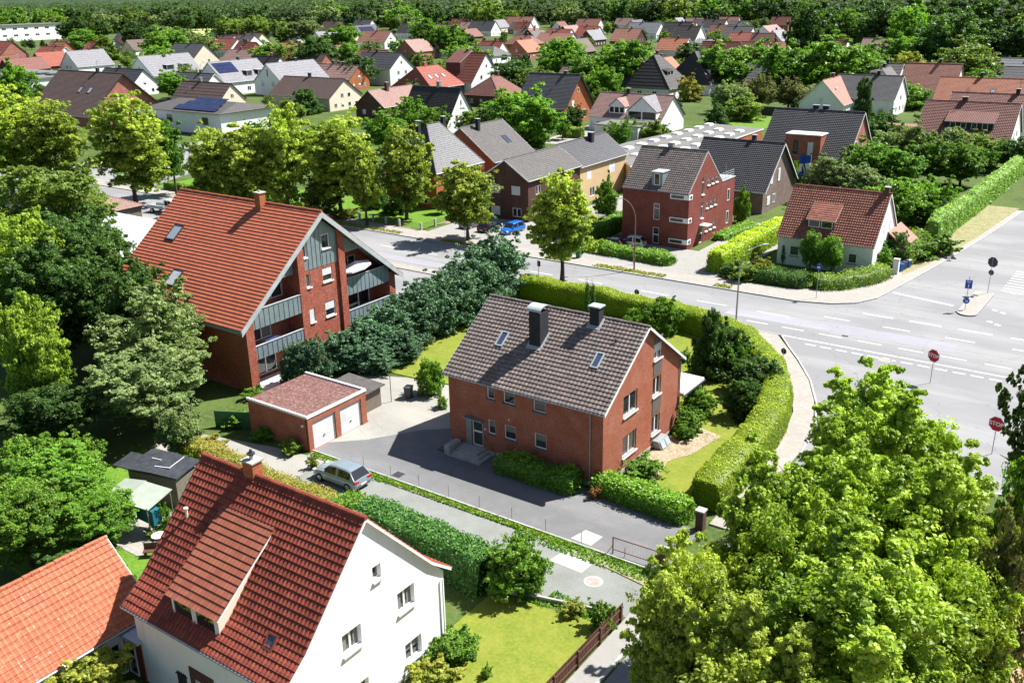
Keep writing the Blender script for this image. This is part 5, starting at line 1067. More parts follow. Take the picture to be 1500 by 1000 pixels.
mb = MB(); mb.prism([(-7.6,-10.5),(4.8,-24.7),(4.9,-10.2),(7.9,-9.8),(7.7,26.3),(-4.2,28.3),(-7.9,-2)], 4.304, 4.55, 'flatroof', 'frame'); mb.build('roof', 'flatroof', rt)
mb = MB(); mb.box(4.62,7.62,-9.5,26,0.1,4.2); mb.build('brick_side', 'brick_orange', rt)
for sx in (-4.2, 0.6, 5.0):
    for i in range(8):
        yy = -12+i*5.0+(-3 if sx > 0 else 3)
        if sx > 4 and yy < -8 or (sx < -3 and yy < -9): continue
        mb = MB(); b = len(mb.v); mb.v += [(sx-.8,yy-1.1,4.55),(sx+.8,yy-1.1,4.55),(sx+.8,yy+1.1,4.55),(sx-.8,yy+1.1,4.55),(sx-.6,yy-.9,4.85),(sx+.6,yy-.9,4.85),(sx+.6,yy+.9,4.85),(sx-.6,yy+.9,4.85)]
        for q in ((4,5,6,7),(0,1,5,4),(1,2,6,5),(2,3,7,6),(3,0,4,7)): mb.f.append(q); mb.m.append(mb.mi(None))
        mb.build('skylight', 'white', rt)
house('dark_roofed_house', 'house with anthracite roof, white verge and pale brick gable right behind the modern red house', 'U', -55.6, 140.2, 12.2, 13.0, 3.6, 9.6, 'r_navy', 'brick_grey', ov=(0.5,0.4), step=0.06, wins=[('R',1.6,1.0,1.2,1.3,'s'),('R',4.0,1.0,1.0,1.3,'2'),('R',2.6,4.0,.9,1.7,'s'),('R',5.6,4.0,.9,1.9,'s'),('F',3,.9,1.2,1.2,'2'),('F',8,.9,1.2,1.2,'2')], chim=[(1.5,.5,9,10.4,.6,.6,'slate','zinc_light',False)], trim='frame')
bg_ = house('wide_brick_house', 'wide red brick house with anthracite roof and flat-topped brick dormer near the flag', 'U', -52.9, 167.0, 15.0, 13.4, 5.0, 11.4, 'r_navy', 'brick_pink', ov=(0.3,0.4), step=0.06, wins=[('R',3.0,5.6,1.6,1.3,'2'),('R',6.0,5.6,1.6,1.3,'2'),('R',4,1,2,1.4,'2'),('F',11.5,1.2,2.6,1.5,'2h'),('F',2,1.2,1.4,1.5,'2')], chim=[(-0.8,.6,10.4,12.1,1.0,.5,'slate','zinc_light',False),(0.9,.6,10.4,12.1,1.0,.5,'slate','zinc_light',False)])
mb = MB(); mb.box(-3.1,2.9,-7.0,-3.5,0.2,8.0); d_ = mb.build('brick_bay', 'brick_red', bg_); mb = MB(); mb.box(-3.2,3.0,-7.1,-3.4,8.0,8.15); mb.build('coping', 'frame', d_)
F = Face((-3.1,-7.0,0),(1,0,0)); window(F, 1.4, 4.9, .8, 2.2, '1', bg_, 0.0, None, 'slate'); window(F, 3.9, 4.6, .9, 2.3, 's', bg_, 0.0)
# hipped house at the junction garden
h21 = house('hipped_brick_house', 'two-storey brick house under a steep hipped roof with a bright right face', 'V', -98.7, 117.6, 11.6, 10.4, 6.1, 12.2, 'r_gloss', 'brick_orange', hip=(4.5,4.0), ov=(.4,.4), deep=0.12, wins=[('L',3.2,3.8,1.3,1.4,'1'),('L',6.5,3.8,1.1,1.4,'2'),('L',3,.7,1.5,1.4,'s'),('L',7,.7,1.5,1.4,'2'),('F',2,3.8,1.2,1.4,'2'),('F',7,3.8,1.2,1.4,'s'),('F',2,.8,1.2,1.4,'2')], chim=[(-3.0,.3,11,12.9,.6,.6,'slate','zinc_light',False),(3.2,.3,10.5,12.9,.6,.6,'slate','zinc_light',False)])
h22 = house('rear_wing_house', 'pale grey slate-tiled house with a blue roof window behind the hipped brick house', 'V', -100.8, 133.6, 12, 13.5, 5.2, 10.2, 'r_midgrey', 'brick_orange', ov=(.2,.4), auto=1, chim=[(-2.5,-1.0,9,11.3,.6,.6,'slate','zinc_light',False)], sky=[(1.5,-4.4,1.2,1.9,-1,'glass_navy','metal_dark')])
house('long_shed', 'low shed with brown tiled roof between the hipped house and the brown brick house', 'U', -88.6, 131, 8.4, 10, 3.2, 4.8, 'r_brown', 'brick_orange', ov=(.2,.3))
# ---------------------------------------------------------------- the quarter behind: one row per house
A1 = dict(auto=1)
FAR = [
('terrace_house','red-roofed gable house with a balcony at the far left edge below the white block','U',-522,270,32,14.4,5,11.5,'r_red','brick_pink',{}),
('terrace_house','small orange-red roof directly behind the red gable house at the far left','U',-500,292,14,11,5,10.5,'r_orange','brick_orange',{}),
('terrace_house','red-roofed house with white gable right of the far left gable house','U',-463,267,21,12.4,5,9.7,'r_red','white',{}),
('modern_house','white modern house whose pale grey roof rises behind the big brown-roofed brick house','V',-397,243,17,13.5,4.5,10.6,'r_pale','white',{}),
('brick_house','big pale brick gable house with ribbed brown roof and two roof windows behind the lindens','U',-247.2,151.7,28.6,21.5,3.7,13.1,'r_brown','brick_pink',dict(ov=(.8,.8), wins=[('R',8.5,6.2,2.0,1.6,'s'),('R',12.5,2.5,2.2,1.4,'s'),('F',6,1,1.5,1.3,'2'),('F',14,1,1.5,1.3,'2')], sky=[(1.5,-5.6,1.3,2.0),(6.0,-5.6,1.3,2.0)])),
('modern_house','white modern house with pale roof and two flat dormers right of the brown-roofed brick house','V',-325.3,231,22,15.9,4.5,11,'r_pale','white',dict(dorm=[(-4,-.5,-6.4,1.8,'box',dict(wallm='slate',roofm='zinc_light',nwin=1)),(3,6,-6.4,1.8,'box',dict(wallm='slate',roofm='zinc_light',nwin=1))], wins=[('L',7.3,5,.7,2.4,'1'),('L',4,1,1.2,1.3,'2'),('L',10,1,1.2,1.3,'2'),('F',5,1,1.5,1.4,'2'),('F',13,1,1.5,1.4,'2')])),
('white_house','white house with low dark roof tucked between the brown and the pale modern roofs','U',-308,202,22,10,4,8.5,'r_navy','white',{}),
('grey_roofed_house','cream gable house with grey roof and black chimney behind the pale modern houses','U',-381.5,285.5,21,14.9,5,11.3,'r_grey','cream',dict(chim=[(1,.4,10.5,12.8,.9,.7,'slate','zinc_light',False)])),
('red_roofed_house','long light red roof with white verge behind the grey-roofed cream gable house','U',-452,360,28,13.1,4,9.2,'r_red','white',{}),
('red_roofed_house','small deep red roof just right of the long light red roof','U',-421,352,14,9,4,8,'r_maroon','brick_red',dict(chim=[(0,.2,7,9.4,.8,.7,'brick_orange','conc',False)])),
('rose_roofed_house','dull rose-brown roof with dark gable behind the solar-panelled modern house','U',-354.8,294.5,20.7,12,4,8.6,'r_rose','brick_brown',{}),
('modern_house','white modern house with a navy solar panel field on its pale roof','V',-275.5,223,20.7,15.8,4.5,10.6,'r_pale','white',dict(dorm=[(0,2.5,-6.6,1.8,'box',dict(wallm='slate',roofm='zinc_light',nwin=1)),(5,7.5,-6.6,1.8,'box',dict(wallm='slate',roofm='zinc_light',nwin=1))], solar=[(-9.8,-1.5,-4.6,-.6)], wins=[('L',7,5,.7,2.4,'1'),('F',2,1,1.5,2,'2'),('F',9,1,1.5,1.4,'2'),('F',14,1,1.5,1.4,'2')])),
('modern_house','tall white modern gable house with plain pale roof and one slit window under the ridge','V',-255,230.6,21,13.9,4.5,10.2,'r_pale','white',dict(wins=[('L',6.6,6,.7,2.4,'1'),('L',3.5,2.8,1.3,1.9,'h'),('L',8.8,2.8,1.3,1.9,'h'),('F',3,1,1.5,1.4,'2'),('F',12,1,1.5,1.4,'2')])),
('white_house','low white gable house with grey roof in front of the solar-panelled modern house','U',-271,204,18,9.5,4,8,'r_grey','white',{}),
('brown_roofed_house','long low house with dark brown roof and white gable left of the solar-roofed bungalow','U',-242.8,186,22,9.5,3.2,7.6,'r_brown','cream',dict(chim=[(-3,.3,6.9,8.8,.8,.7,'zinc','zinc_light',False)])),
('brown_roofed_house','wide dark brown roof with cream gable above the linden crowns','U',-214.5,202.6,25,13.2,4,8.6,'r_brown','cream',dict(chim=[(-2,.3,7.9,9.8,.8,.7,'slate','zinc_light',False)])),
('brown_gable_house','house with dark brown brick gable and rose-brown roof beside the cream gable','V',-178.5,196,17,10,3.8,7.6,'r_rose','brick_brown',dict(chim=[(-2,-.6,6.5,9.2,.9,.8,'brick_brown','conc',False)], wins=[('L',2.5,1.5,1.1,1.2,'s'),('L',6,1.5,1.1,1.2,'s'),('F',3,1,1.2,1.2,'2')])),
('navy_roofed_house','white gable house with navy roof and an orange brick bay under solar panels','U',-248.2,269,19,13,6,11,'r_navy','white',dict(wins=[('R',4,3.6,1.2,1.3,'2'),('R',8,3.6,1.2,1.3,'2'),('R',6,7.2,.9,1,'1'),('R',4,1,1.2,1.3,'2')])),
('hipped_red_house','house with broad orange-red half-hipped roof, brown gable and three roof windows','V',-203,241,16,16.5,3.6,9.4,'r_red','brick_brown',dict(hip=(2.5,2.5), chim=[(-1,.2,8.8,10.6,1.3,.9,'brick_red','conc',False)], sky=[(-4.5,-5,1.2,1.9),(-1.2,-5,1.2,1.9),(2.2,-5,1.2,1.9)], wins=[('L',4,1,1.5,1.3,'2'),('L',10,1,1.5,1.3,'2')])),
('steep_roofed_house','steep maroon-roofed house with tall white gable and brown side dormer','U',-198.3,258,12.5,17,4,12.6,'r_maroon','white',dict(dorm=[(-6,0,-6,3.4,'shed',dict(roofm='r_brownred',wallm='brick_brown',nwin=0,k2=.5))], wins=[('R',5,4.5,1.1,1.3,'1'),('R',10.5,4.5,1.1,1.3,'1'),('R',8,8,.8,1,'1')])),
('hipped_brown_house','low house with brown-red hipped roof and fat chimney right of the orange-red roof','V',-170,232,13,13,3.4,8,'r_brownred','brick_brown',dict(hip=(5,4), chim=[(2,.2,7,9.3,.9,.8,'brick_brown','conc',False)])),
('white_gable_house','white gable house, steep near-black roof, behind the light green tree','U',-144.7,174.8,14,10.5,4,11,'r_dark','white',dict(chim=[(.5,.2,10.3,12.2,.8,.7,'zinc','zinc_light',False)], wins=[('R',3,3.6,.9,1.6,'1'),('R',6.4,3.6,.9,1.6,'1'),('R',4.9,7.2,.6,1.2,'1')])),
('brick_gable_house','orange brick gable house with ribbed dark slate roof right of the big dark tree','U',-134,209,14,13.2,4.5,11.7,'r_grey','brick_orange',dict(ov=(.7,.5), chim=[(3,.2,11,12.4,.7,.6,'slate','zinc_light',False)], wins=[('R',3.2,3.2,1.2,2.4,'s'),('R',8.5,1,1.6,2,'2'),('R',6,7.5,.8,1,'1')])),
('brown_roofed_house','low bungalow with brown roof and a second dark gable left of the black-roofed villa','U',-166,276,15,14,3,7.6,'r_brown','white',dict(chim=[(-2,.2,7,9,.8,.7,'slate','zinc_light',False)])),
('black_roofed_villa','white villa under a tall near-black hipped roof with a shed dormer','V',-137,270,15,17.5,3.6,12.4,'r_dark','white',dict(hip=(6.5,5), dorm=[(-3,1,-5.8,1.4,'shed',dict(wallm='slate',nwin=2,k2=.3))], wins=[('L',3,1,1.4,1.5,'2'),('L',7,1,1.4,1.5,'2'),('L',12,1,1.4,1.5,'2'),('F',3,1,1.4,1.5,'2'),('F',10,1,1.4,1.5,'2')])),
('black_roofed_villa','right-hand wing of the near-black roofed villa, roof tip highest in its row','V',-131,286,13,16,3.6,12.6,'r_dark','white',dict(hip=(5.5,4.5), dorm=[(-2,1.5,-6,1.6,'gable',dict(wallm='white',nwin=1))])),
('white_gabled_house','long white house with pale roof, arched gable dormer and dark-trimmed cross gable','U',-108.5,205,19,12,3.5,8.2,'r_rose','white',dict(trim='slate', dorm=[(-4.5,-.3,-5.2,1.6,'gable',dict(wallm='white',nwin=3,trim='slate')),(1.2,8.6,-6.6,2.1,'gable',dict(wallm='white',nwin=2,roofm='r_pale',trim='slate'))], wins=[('F',2,.9,1.2,1.2,'2')])),
('grey_roofed_house','grey-roofed house with pale gable behind the pale willow','U',-111.4,297,15,12.5,4,9,'r_grey','brick_pink',dict(chim=[(-2,.2,8.3,10,.8,.7,'slate','zinc_light',False)])),
('salmon_roofed_house','small house with steep salmon roof left of the tall dark spruce','V',-77.5,252,13.5,11,3.5,9,'r_salmon','white',{}),
('white_house','white gable house with slate grey roof right behind the tall dark spruce','U',-69.9,260,16,12.4,4.5,9.4,'r_grey','white',{}),
('hipped_house','grey hipped house with a black-trimmed dormer left of the salmon-orange roof','U',-79,305,12,12,4,9,'r_midgrey','white',dict(hip=(4,0), dorm=[(-3,3,-4.6,1.6,'shed',dict(wallm='slate',roofm='r_midgrey',nwin=2,k2=.3))])),
('salmon_roofed_house','house with large plain salmon roof, white gable and one dark chimney','U',-60,284,14,12.5,4.5,10.9,'r_salmon','white',dict(chim=[(1.5,.3,10,12,.7,.7,'slate','zinc_light',False)])),
('orange_roofed_house','long orange ribbed roof reaching the right edge, with dark chimney and one roof window','U',-42,262,22,14,4,9.4,'r_orange','white',dict(chim=[(-2,.3,8.6,10.6,.7,.7,'slate','zinc_light',False)], sky=[(1,-4,1.1,1.2)])),
('brownred_roofed_house','plain brown-red tiled roof directly behind the roof with the four-window dormer','U',-33,226,20,14,4,9.4,'r_brownred','white',{}),
('brownred_roofed_house','white gable house with ribbed brown-red roof and a long four-window dormer near the right edge','U',-35.3,205,16.5,13.5,4,9.8,'r_brownred','white',dict(step=.07, dorm=[(-3.5,5,-5.3,1.4,'shed',dict(wallm='slate',roofm='r_brownred',nwin=4,k2=.45,wh=1.0))], chim=[(-1.5,.2,9,10.6,1,.6,'brick_brown','conc',False)])),
('navy_roofed_house','long low navy tiled roof behind the orange ribbed roof at the right edge','U',-46,318,20,12,4,8,'r_navy','white',{}),
('grey_roofed_house','pale grey ribbed roof farthest up at the right edge','U',-47,347,14,11,4,8.4,'r_lightgrey','white',{}),
('steep_white_house','tall narrow white house with pale steep roof in front of the far wood','V',-174,581,20,14,4,13,'r_pale','white',{}),
('white_house','white house with pale roof left of the row of bright treetops','V',-184.8,503,15,11,4,9.4,'r_pale','white',{}),
('dark_roofed_house','white gable house with dark roof at the edge of the far wood','U',-237,507,14.5,14.7,4,10.9,'r_dark','white',{}),
('far_house','grey-brown gable house at the left of the far middle row','U',-545,540,20,15,4,11.5,'r_brown','brick_brown',{}),
('far_house','grey-roofed house second from the left in the far middle row','U',-558,587,18,14,4,11,'r_midgrey','white',{}),
('far_house','far house with navy solar panels on its right slope','V',-484,509,20,12.9,4,10.2,'r_grey','white',dict(solar=[(-8,6,-5,-1.2)])),
('far_house','far salmon-roofed house in front of the solar-roofed one','V',-421,452,16,15,3.6,8.6,'r_salmon','white',{}),
('far_house','far house with wide bright salmon roof left of the large round tree','U',-408,440,22,13,4,10,'r_salmon','white',dict(chim=[(0,.2,9.4,12,.9,.8,'brick_orange','conc',False)])),
('far_house','small far house with rose roof standing alone above the far middle row','U',-640,745,20,13,4,11.5,'r_rose','white',{}),
('far_house','far dark-roofed row behind the bright salmon roof','U',-469,545,24,14,4,10,'r_dark','white',{}),
('far_house','far rose-red roof at the foot of the wood beyond the round tree','U',-620,790,26,12,4,9.6,'r_rose','white',{}),
('far_house','far maroon roof with white gable beside the grey twin roofs','U',-500,640,20,13,4,10,'r_maroon','white',{}),
('far_house','far grey twin-roofed house right of the round tree','U',-437,585,22,12.3,4,10.3,'r_grey','white',{}),
('far_house','far pale salmon roof with white gable behind the steep maroon roof','U',-288,388,14,12,4,8.8,'r_salmon','white',{}),
('far_house','far rose-red roof leftmost of the red roofs below the wood','U',-463,668,30,14,4,10.6,'r_salmon','white',{}),
('far_house','far rose roof with pale gable, second of the red roofs below the wood','U',-372,627,19,13,4,10.4,'r_salmon','white',{}),
('far_house','far bright crimson roof among the dull red ones','U',-324,546,15,12,4,8.8,'r_red','white',{}),
('far_house','far brown-red house with orange brick walls and hipped roof','U',-295,430,17,13,5,9,'r_brownred','brick_orange',dict(hip=(4,4))),
('far_house','far grey-roofed gable house in the middle of the red roofs','V',-322,482,14,11,4,9,'r_midgrey','brick_brown',{}),
('far_house','far long salmon roof in front of the grey gable','U',-300,470,22,12,4,8.3,'r_salmon','white',{}),
('far_house','far small house with pale blue-grey roof and dark gable','V',-291,494,14,10,4,9,'r_lightgrey','brick_brown',{}),
('far_house','far pinkish red roof with black chimneys left of the pale flat roof','U',-265,489,16,14,4,10,'r_salmon','brick_brown',{}),
('far_house','far pale white-grey roof behind the pinkish red roof','U',-300,577,22,14,4,10,'r_lightgrey','white',{}),
('far_house','far dark slate roof right of the pale white-grey roof','U',-263,548,18,15,4,11.2,'r_dark','white',{}),
('far_house','far orange roof with chimney left of the black-roofed villa tops','U',-205,424,14,13,4,8.8,'r_orange','white',{}),
('far_house','far brown-red hipped roof behind the yellow bush','U',-238,556,15,13,4,9.6,'r_brownred','brick_red',{}),
('far_house','far blue-grey roof beside the brown-red hipped roof','U',-222,543,16,13,4,9.2,'r_grey','white',{}),
('far_house','far bright red low roof in front of the blue-grey roof','U',-202,501,15,11,4,8,'r_red','white',{}),
('far_house','far nearly white low roof under the bright red one','U',-214,486,16,8,3.5,5.2,'r_pale','white',{}),
('far_house','far grey-brown roof at the left end of the bright treetops','V',-186,427,13,11,4,8,'r_rose','brick_brown',{}),
('far_house','far taupe roof below the dark wood edge','V',-214,568,22,13,4,9,'r_rose','white',{}),
('far_house','far low navy roof between the pale-roofed house and the steep white house','U',-170,502,18,9,3.5,5.4,'r_navy','white',{}),
('far_house','far pink roof half hidden behind trees at the upper left','U',-560,474,18,12,4,9.4,'r_salmon','white',{}),
('far_house','far small navy roof with white gable at the upper left','U',-610,543,17,11.6,4,9.1,'r_navy','white',{}),
('far_house','far small white house with grey roof under the navy roof','V',-507,468,14,11.9,4,9,'r_lightgrey','white',{}),
('far_house','far long pale roof with dark gable in front of the yellow field','U',-640,620,30,12,4,10,'r_pale','white',{}),
('far_house','far big pale grey roof to the left of the gabled row','V',-420,411,20,16,4,11,'r_lightgrey','white',{}),
('far_house','far orange roof peeping between two trees','U',-400,365,18,10,3.6,7.2,'r_orange','white',{}),
('far_house','far orange roof with white roof windows and brick wall','V',-349,347,16,14,4,7.6,'r_orange','brick_red',dict(sky=[(-3,-5,2.4,1.6),(1,-5,2.4,1.6)])),
('hipped_house','white house under a brown hipped roof in front of the long white block','V',-610,372,20,17,5,10,'r_brown','white',dict(hip=(6,6))),
('far_house','dull grey roof right of the brown hipped roof at the upper left','U',-530,336,26,12,5,8.6,'r_grey','white',{}),
('far_house','grey-roofed house with white gable in the upper left trees','U',-583,389,20,11,4.5,9.8,'r_grey','white',{}),
('far_house','brown-roofed house with tall white gable in front of the upper left trees','V',-485,330,15,13,4.5,9.6,'r_brown','white',{}),
('far_house','rose-brown roof behind the wide dark brown roof','U',-257,251,16,9,4,8,'r_rose','brick_brown',{}),
('far_house','taupe roof with dark dormer left of the big clearing tree','U',-116,440,14,12,4,9,'r_rose','white',{}),
('grey_roofed_house','narrow pale grey roof wedged against the large salmon roof','V',-74,290,9,9,4,9,'r_midgrey','white',{}),
('far_house','grey hipped roof behind the steep maroon roof','U',-252,336,20,13,6,9.6,'r_midgrey','white',dict(hip=(4,4))),
('far_house','small rose-brown roof peeping left of the brown gable','U',-246,248,12,10,4,8,'r_rose','brick_orange',{}),
('far_house','low dark roofed house behind the brick gable house with slate roof','U',-196,330,16,11,3.4,7.6,'r_grey','white',{}),
]
GR = {}
for n_, lb, ax_, cx_, cy_, L_, W_, he_, hr_, rf_, wl_, ex_ in FAR:
    kw = dict(ov=(.3,.4), cat='house'); kw.update(ex_)
    if 'wins' not in kw: kw['auto'] = 1
    if 'chim' not in kw: kw['chim'] = [(L_*0.12*(1 if int(cx_) % 2 else -1), .2, hr_-.8, hr_+1.1, .8, .7, 'slate' if int(cy_) % 3 else 'brick_brown', 'conc', False)]
    if 'trim' not in kw: kw['trim'] = 'frame' if wl_ == 'white' and int(cx_) % 2 else 'metal_dark'
    if math.hypot(cx_, cy_) > 420: kw['gut'] = None
    kw['ch'] = 0.4 if math.hypot(cx_, cy_) < 300 else 1.2
    house(n_, lb, ax_, cx_, cy_, L_, W_, he_, hr_, rf_, wl_, **kw)
nv = [o for o in C.objects if o.get('label', '').startswith('white gable house with navy roof and an orange')][0]
mb = MB(); mb.box(-8.5,-3.5,-8.6,-6.51,0,6.4); d_ = mb.build('brick_bay', 'brick_orange', nv); mb = MB(); mb.obox((-8.8,-9.0,6.3),(5.6,0,0),(0,3.6,2.9),(0,0,.12)); mb.build('bay_roof', 'solar', d_)
F = Face((-8.5,-8.6,0),(1,0,0)); window(F,1.2,4.2,2.4,1.2,'2',nv,0.0); window(F,1.2,1.4,2.4,1.2,'2',nv,0.0)
rt = thing('white_block', 'long white flat-roofed two-storey block at the far upper left', 'office building', (-794, 420, 0), R(90)); mb = MB(); mb.box(-75,41,-10,12,0,12); mb.build('wall', 'white', rt); mb = MB(); mb.box(-76,45,-11,13,12,12.5); mb.build('roof', 'flatroof', rt)
F = Face((-75,-10,0),(1,0,0))
for i in range(13): window(F, 4+i*9, 8.6, 3.5, 1.6, '2', rt, 0.0); window(F, 4+i*9, 3.6, 3.5, 1.6, '2', rt, 0.0)
# solar bungalow and its neighbours behind the lindens
rt = thing('solar_bungalow', 'white bungalow with low grey roof carrying three long rows of navy solar panels', 'house', (-205, 158, 0)); mb = MB(); mb.box(-15,14,-9,8,0,5.2); mb.build('wall', 'white', rt)
mb = MB(); slope(mb,(-16,-10,5.2),(15,-10,5.2),(-12,-1,7.0),(11,-1,7.0),None,.3,.5); slope(mb,(15,9,5.2),(-16,9,5.2),(11,-1,7.0),(-12,-1,7.0),None,.3,.5); slope(mb,(15,-10,5.2),(15,9,5.2),(11,-1,7.0),(11,-1,7.0),None,.3,.5); slope(mb,(-16,9,5.2),(-16,-10,5.2),(-12,-1,7.0),(-12,-1,7.0),None,.3,.5); mb.build('roof', 'r_midgrey', rt)
for i in range(3): mb = MB(); mb.obox((-4,-9.0+i*3.1,5.65+i*0.55),(16-i*2.2,0,0),(0,2.2,.75),(0,0,.06)); mb.build('solar_panel', 'solar', rt)
F = Face((-15,-9,0),(1,0,0)); window(F,22,2.2,2.2,1.8,'2',rt,0.0,None,'metal_dark'); window(F,8,2.2,2.2,1.8,'2',rt,0.0,None,'metal_dark')
mb = MB(); mb.box(-15,-6,-13,-9.003,2.6,2.8); bl = mb.build('balcony', 'conc', rt); mb = MB(); mb.box(-15,-6,-13.05,-13,2.6,3.7); mb.build('glass_rail', 'glass_sky', bl)
rt = thing('flat_roofed_building', 'white flat-roofed building with dark roof lights left of the brown-roofed brick house', 'building', (-330, 176, 0)); mb = MB(); mb.box(-24,24,-14,14,0,7.5); mb.build('wall', 'white', rt); mb = MB(); mb.box(-24.4,24.4,-14.4,14.4,7.5,8.0); mb.build('roof', 'flatroof', rt)
for i in range(6):
    for j in range(2): mb = MB(); mb.box(-20+i*7,-16+i*7,-8+j*9,-4.5+j*9,8.0,8.6); mb.build('roof_light', 'glass_navy', rt)
rt = thing('flat_garage', 'off-white flat-roofed garage in front of the long white gabled house', 'garage', (-104.5, 190.5, 0)); mb = MB(); mb.box(-5,6,-3.5,4.5,0,3.1); mb.build('wall', 'cottage_white', rt); mb = MB(); mb.box(-5.1,6.1,-3.6,4.6,3.1,3.3); mb.build('roof', 'flatroof', rt)
rt = thing('carport', 'white carport frame beside the rounded street linden', 'carport', (-66.2, 107.0, 0)); mb = MB(); mb.box(-2.6,2.6,-1.6,5,2.45,2.6); mb.build('roof', 'flatroof', rt); mb = MB(); mb.box(-2.6,-2.45,-1.5,5,0,2.45); mb.build('wall', 'white', rt)
mb = MB()
for p in ((2.5,-1.5),(2.5,4.9)): mb.box(p[0]-.06,p[0]+.06,p[1]-.06,p[1]+.06,0,2.44)
mb.box(-2.62,2.62,-1.66,-1.603,2.4,2.62); mb.build('frame', 'frame', rt)
rt = thing('flat_garage', 'low garage with salmon tiled front below the spruce', 'garage', (-50.5, 214, 0)); mb = MB(); mb.box(-6,5,-3,4,0,2.8); mb.build('wall', 'cottage_white', rt); mb = MB(); mb.obox((-6.2,-3.4,2.6),(11.4,0,0),(0,3,1.1),(0,0,.1)); mb.build('roof', 'r_salmon', rt)
# bright sheds left behind the apartment house
rt = thing('metal_hall', 'pale blue-white sheet metal roof left of the apartment house', 'hall', (-106.5, 66.5, 0)); mb = MB(); mb.box(-17,14,-9,7,0,2.9); mb.build('wall', 'white', rt); mb = MB(); mb.obox((-17.4,-9.4,2.6),(31.8,0,0),(0,16.8,1.3),(0,0,.08)); mb.build('roof', 'white_metal', rt)
mb = MB(); mb.obox((-17.4,-1.6,3.32),(31.8,0,0),(0,.14,.01),(0,0,.02)); mb.build('seam', 'metal_dark', rt)
house('hip_shed', 'small shed with grey-brown tiled hip roof between the dark trees and the street', 'U', -134, 79.5, 11, 8, 2.4, 4.3, 'r_rose', 'wood_grey', hip=(3.5,3.5), ov=(.3,.4), cat='shed')
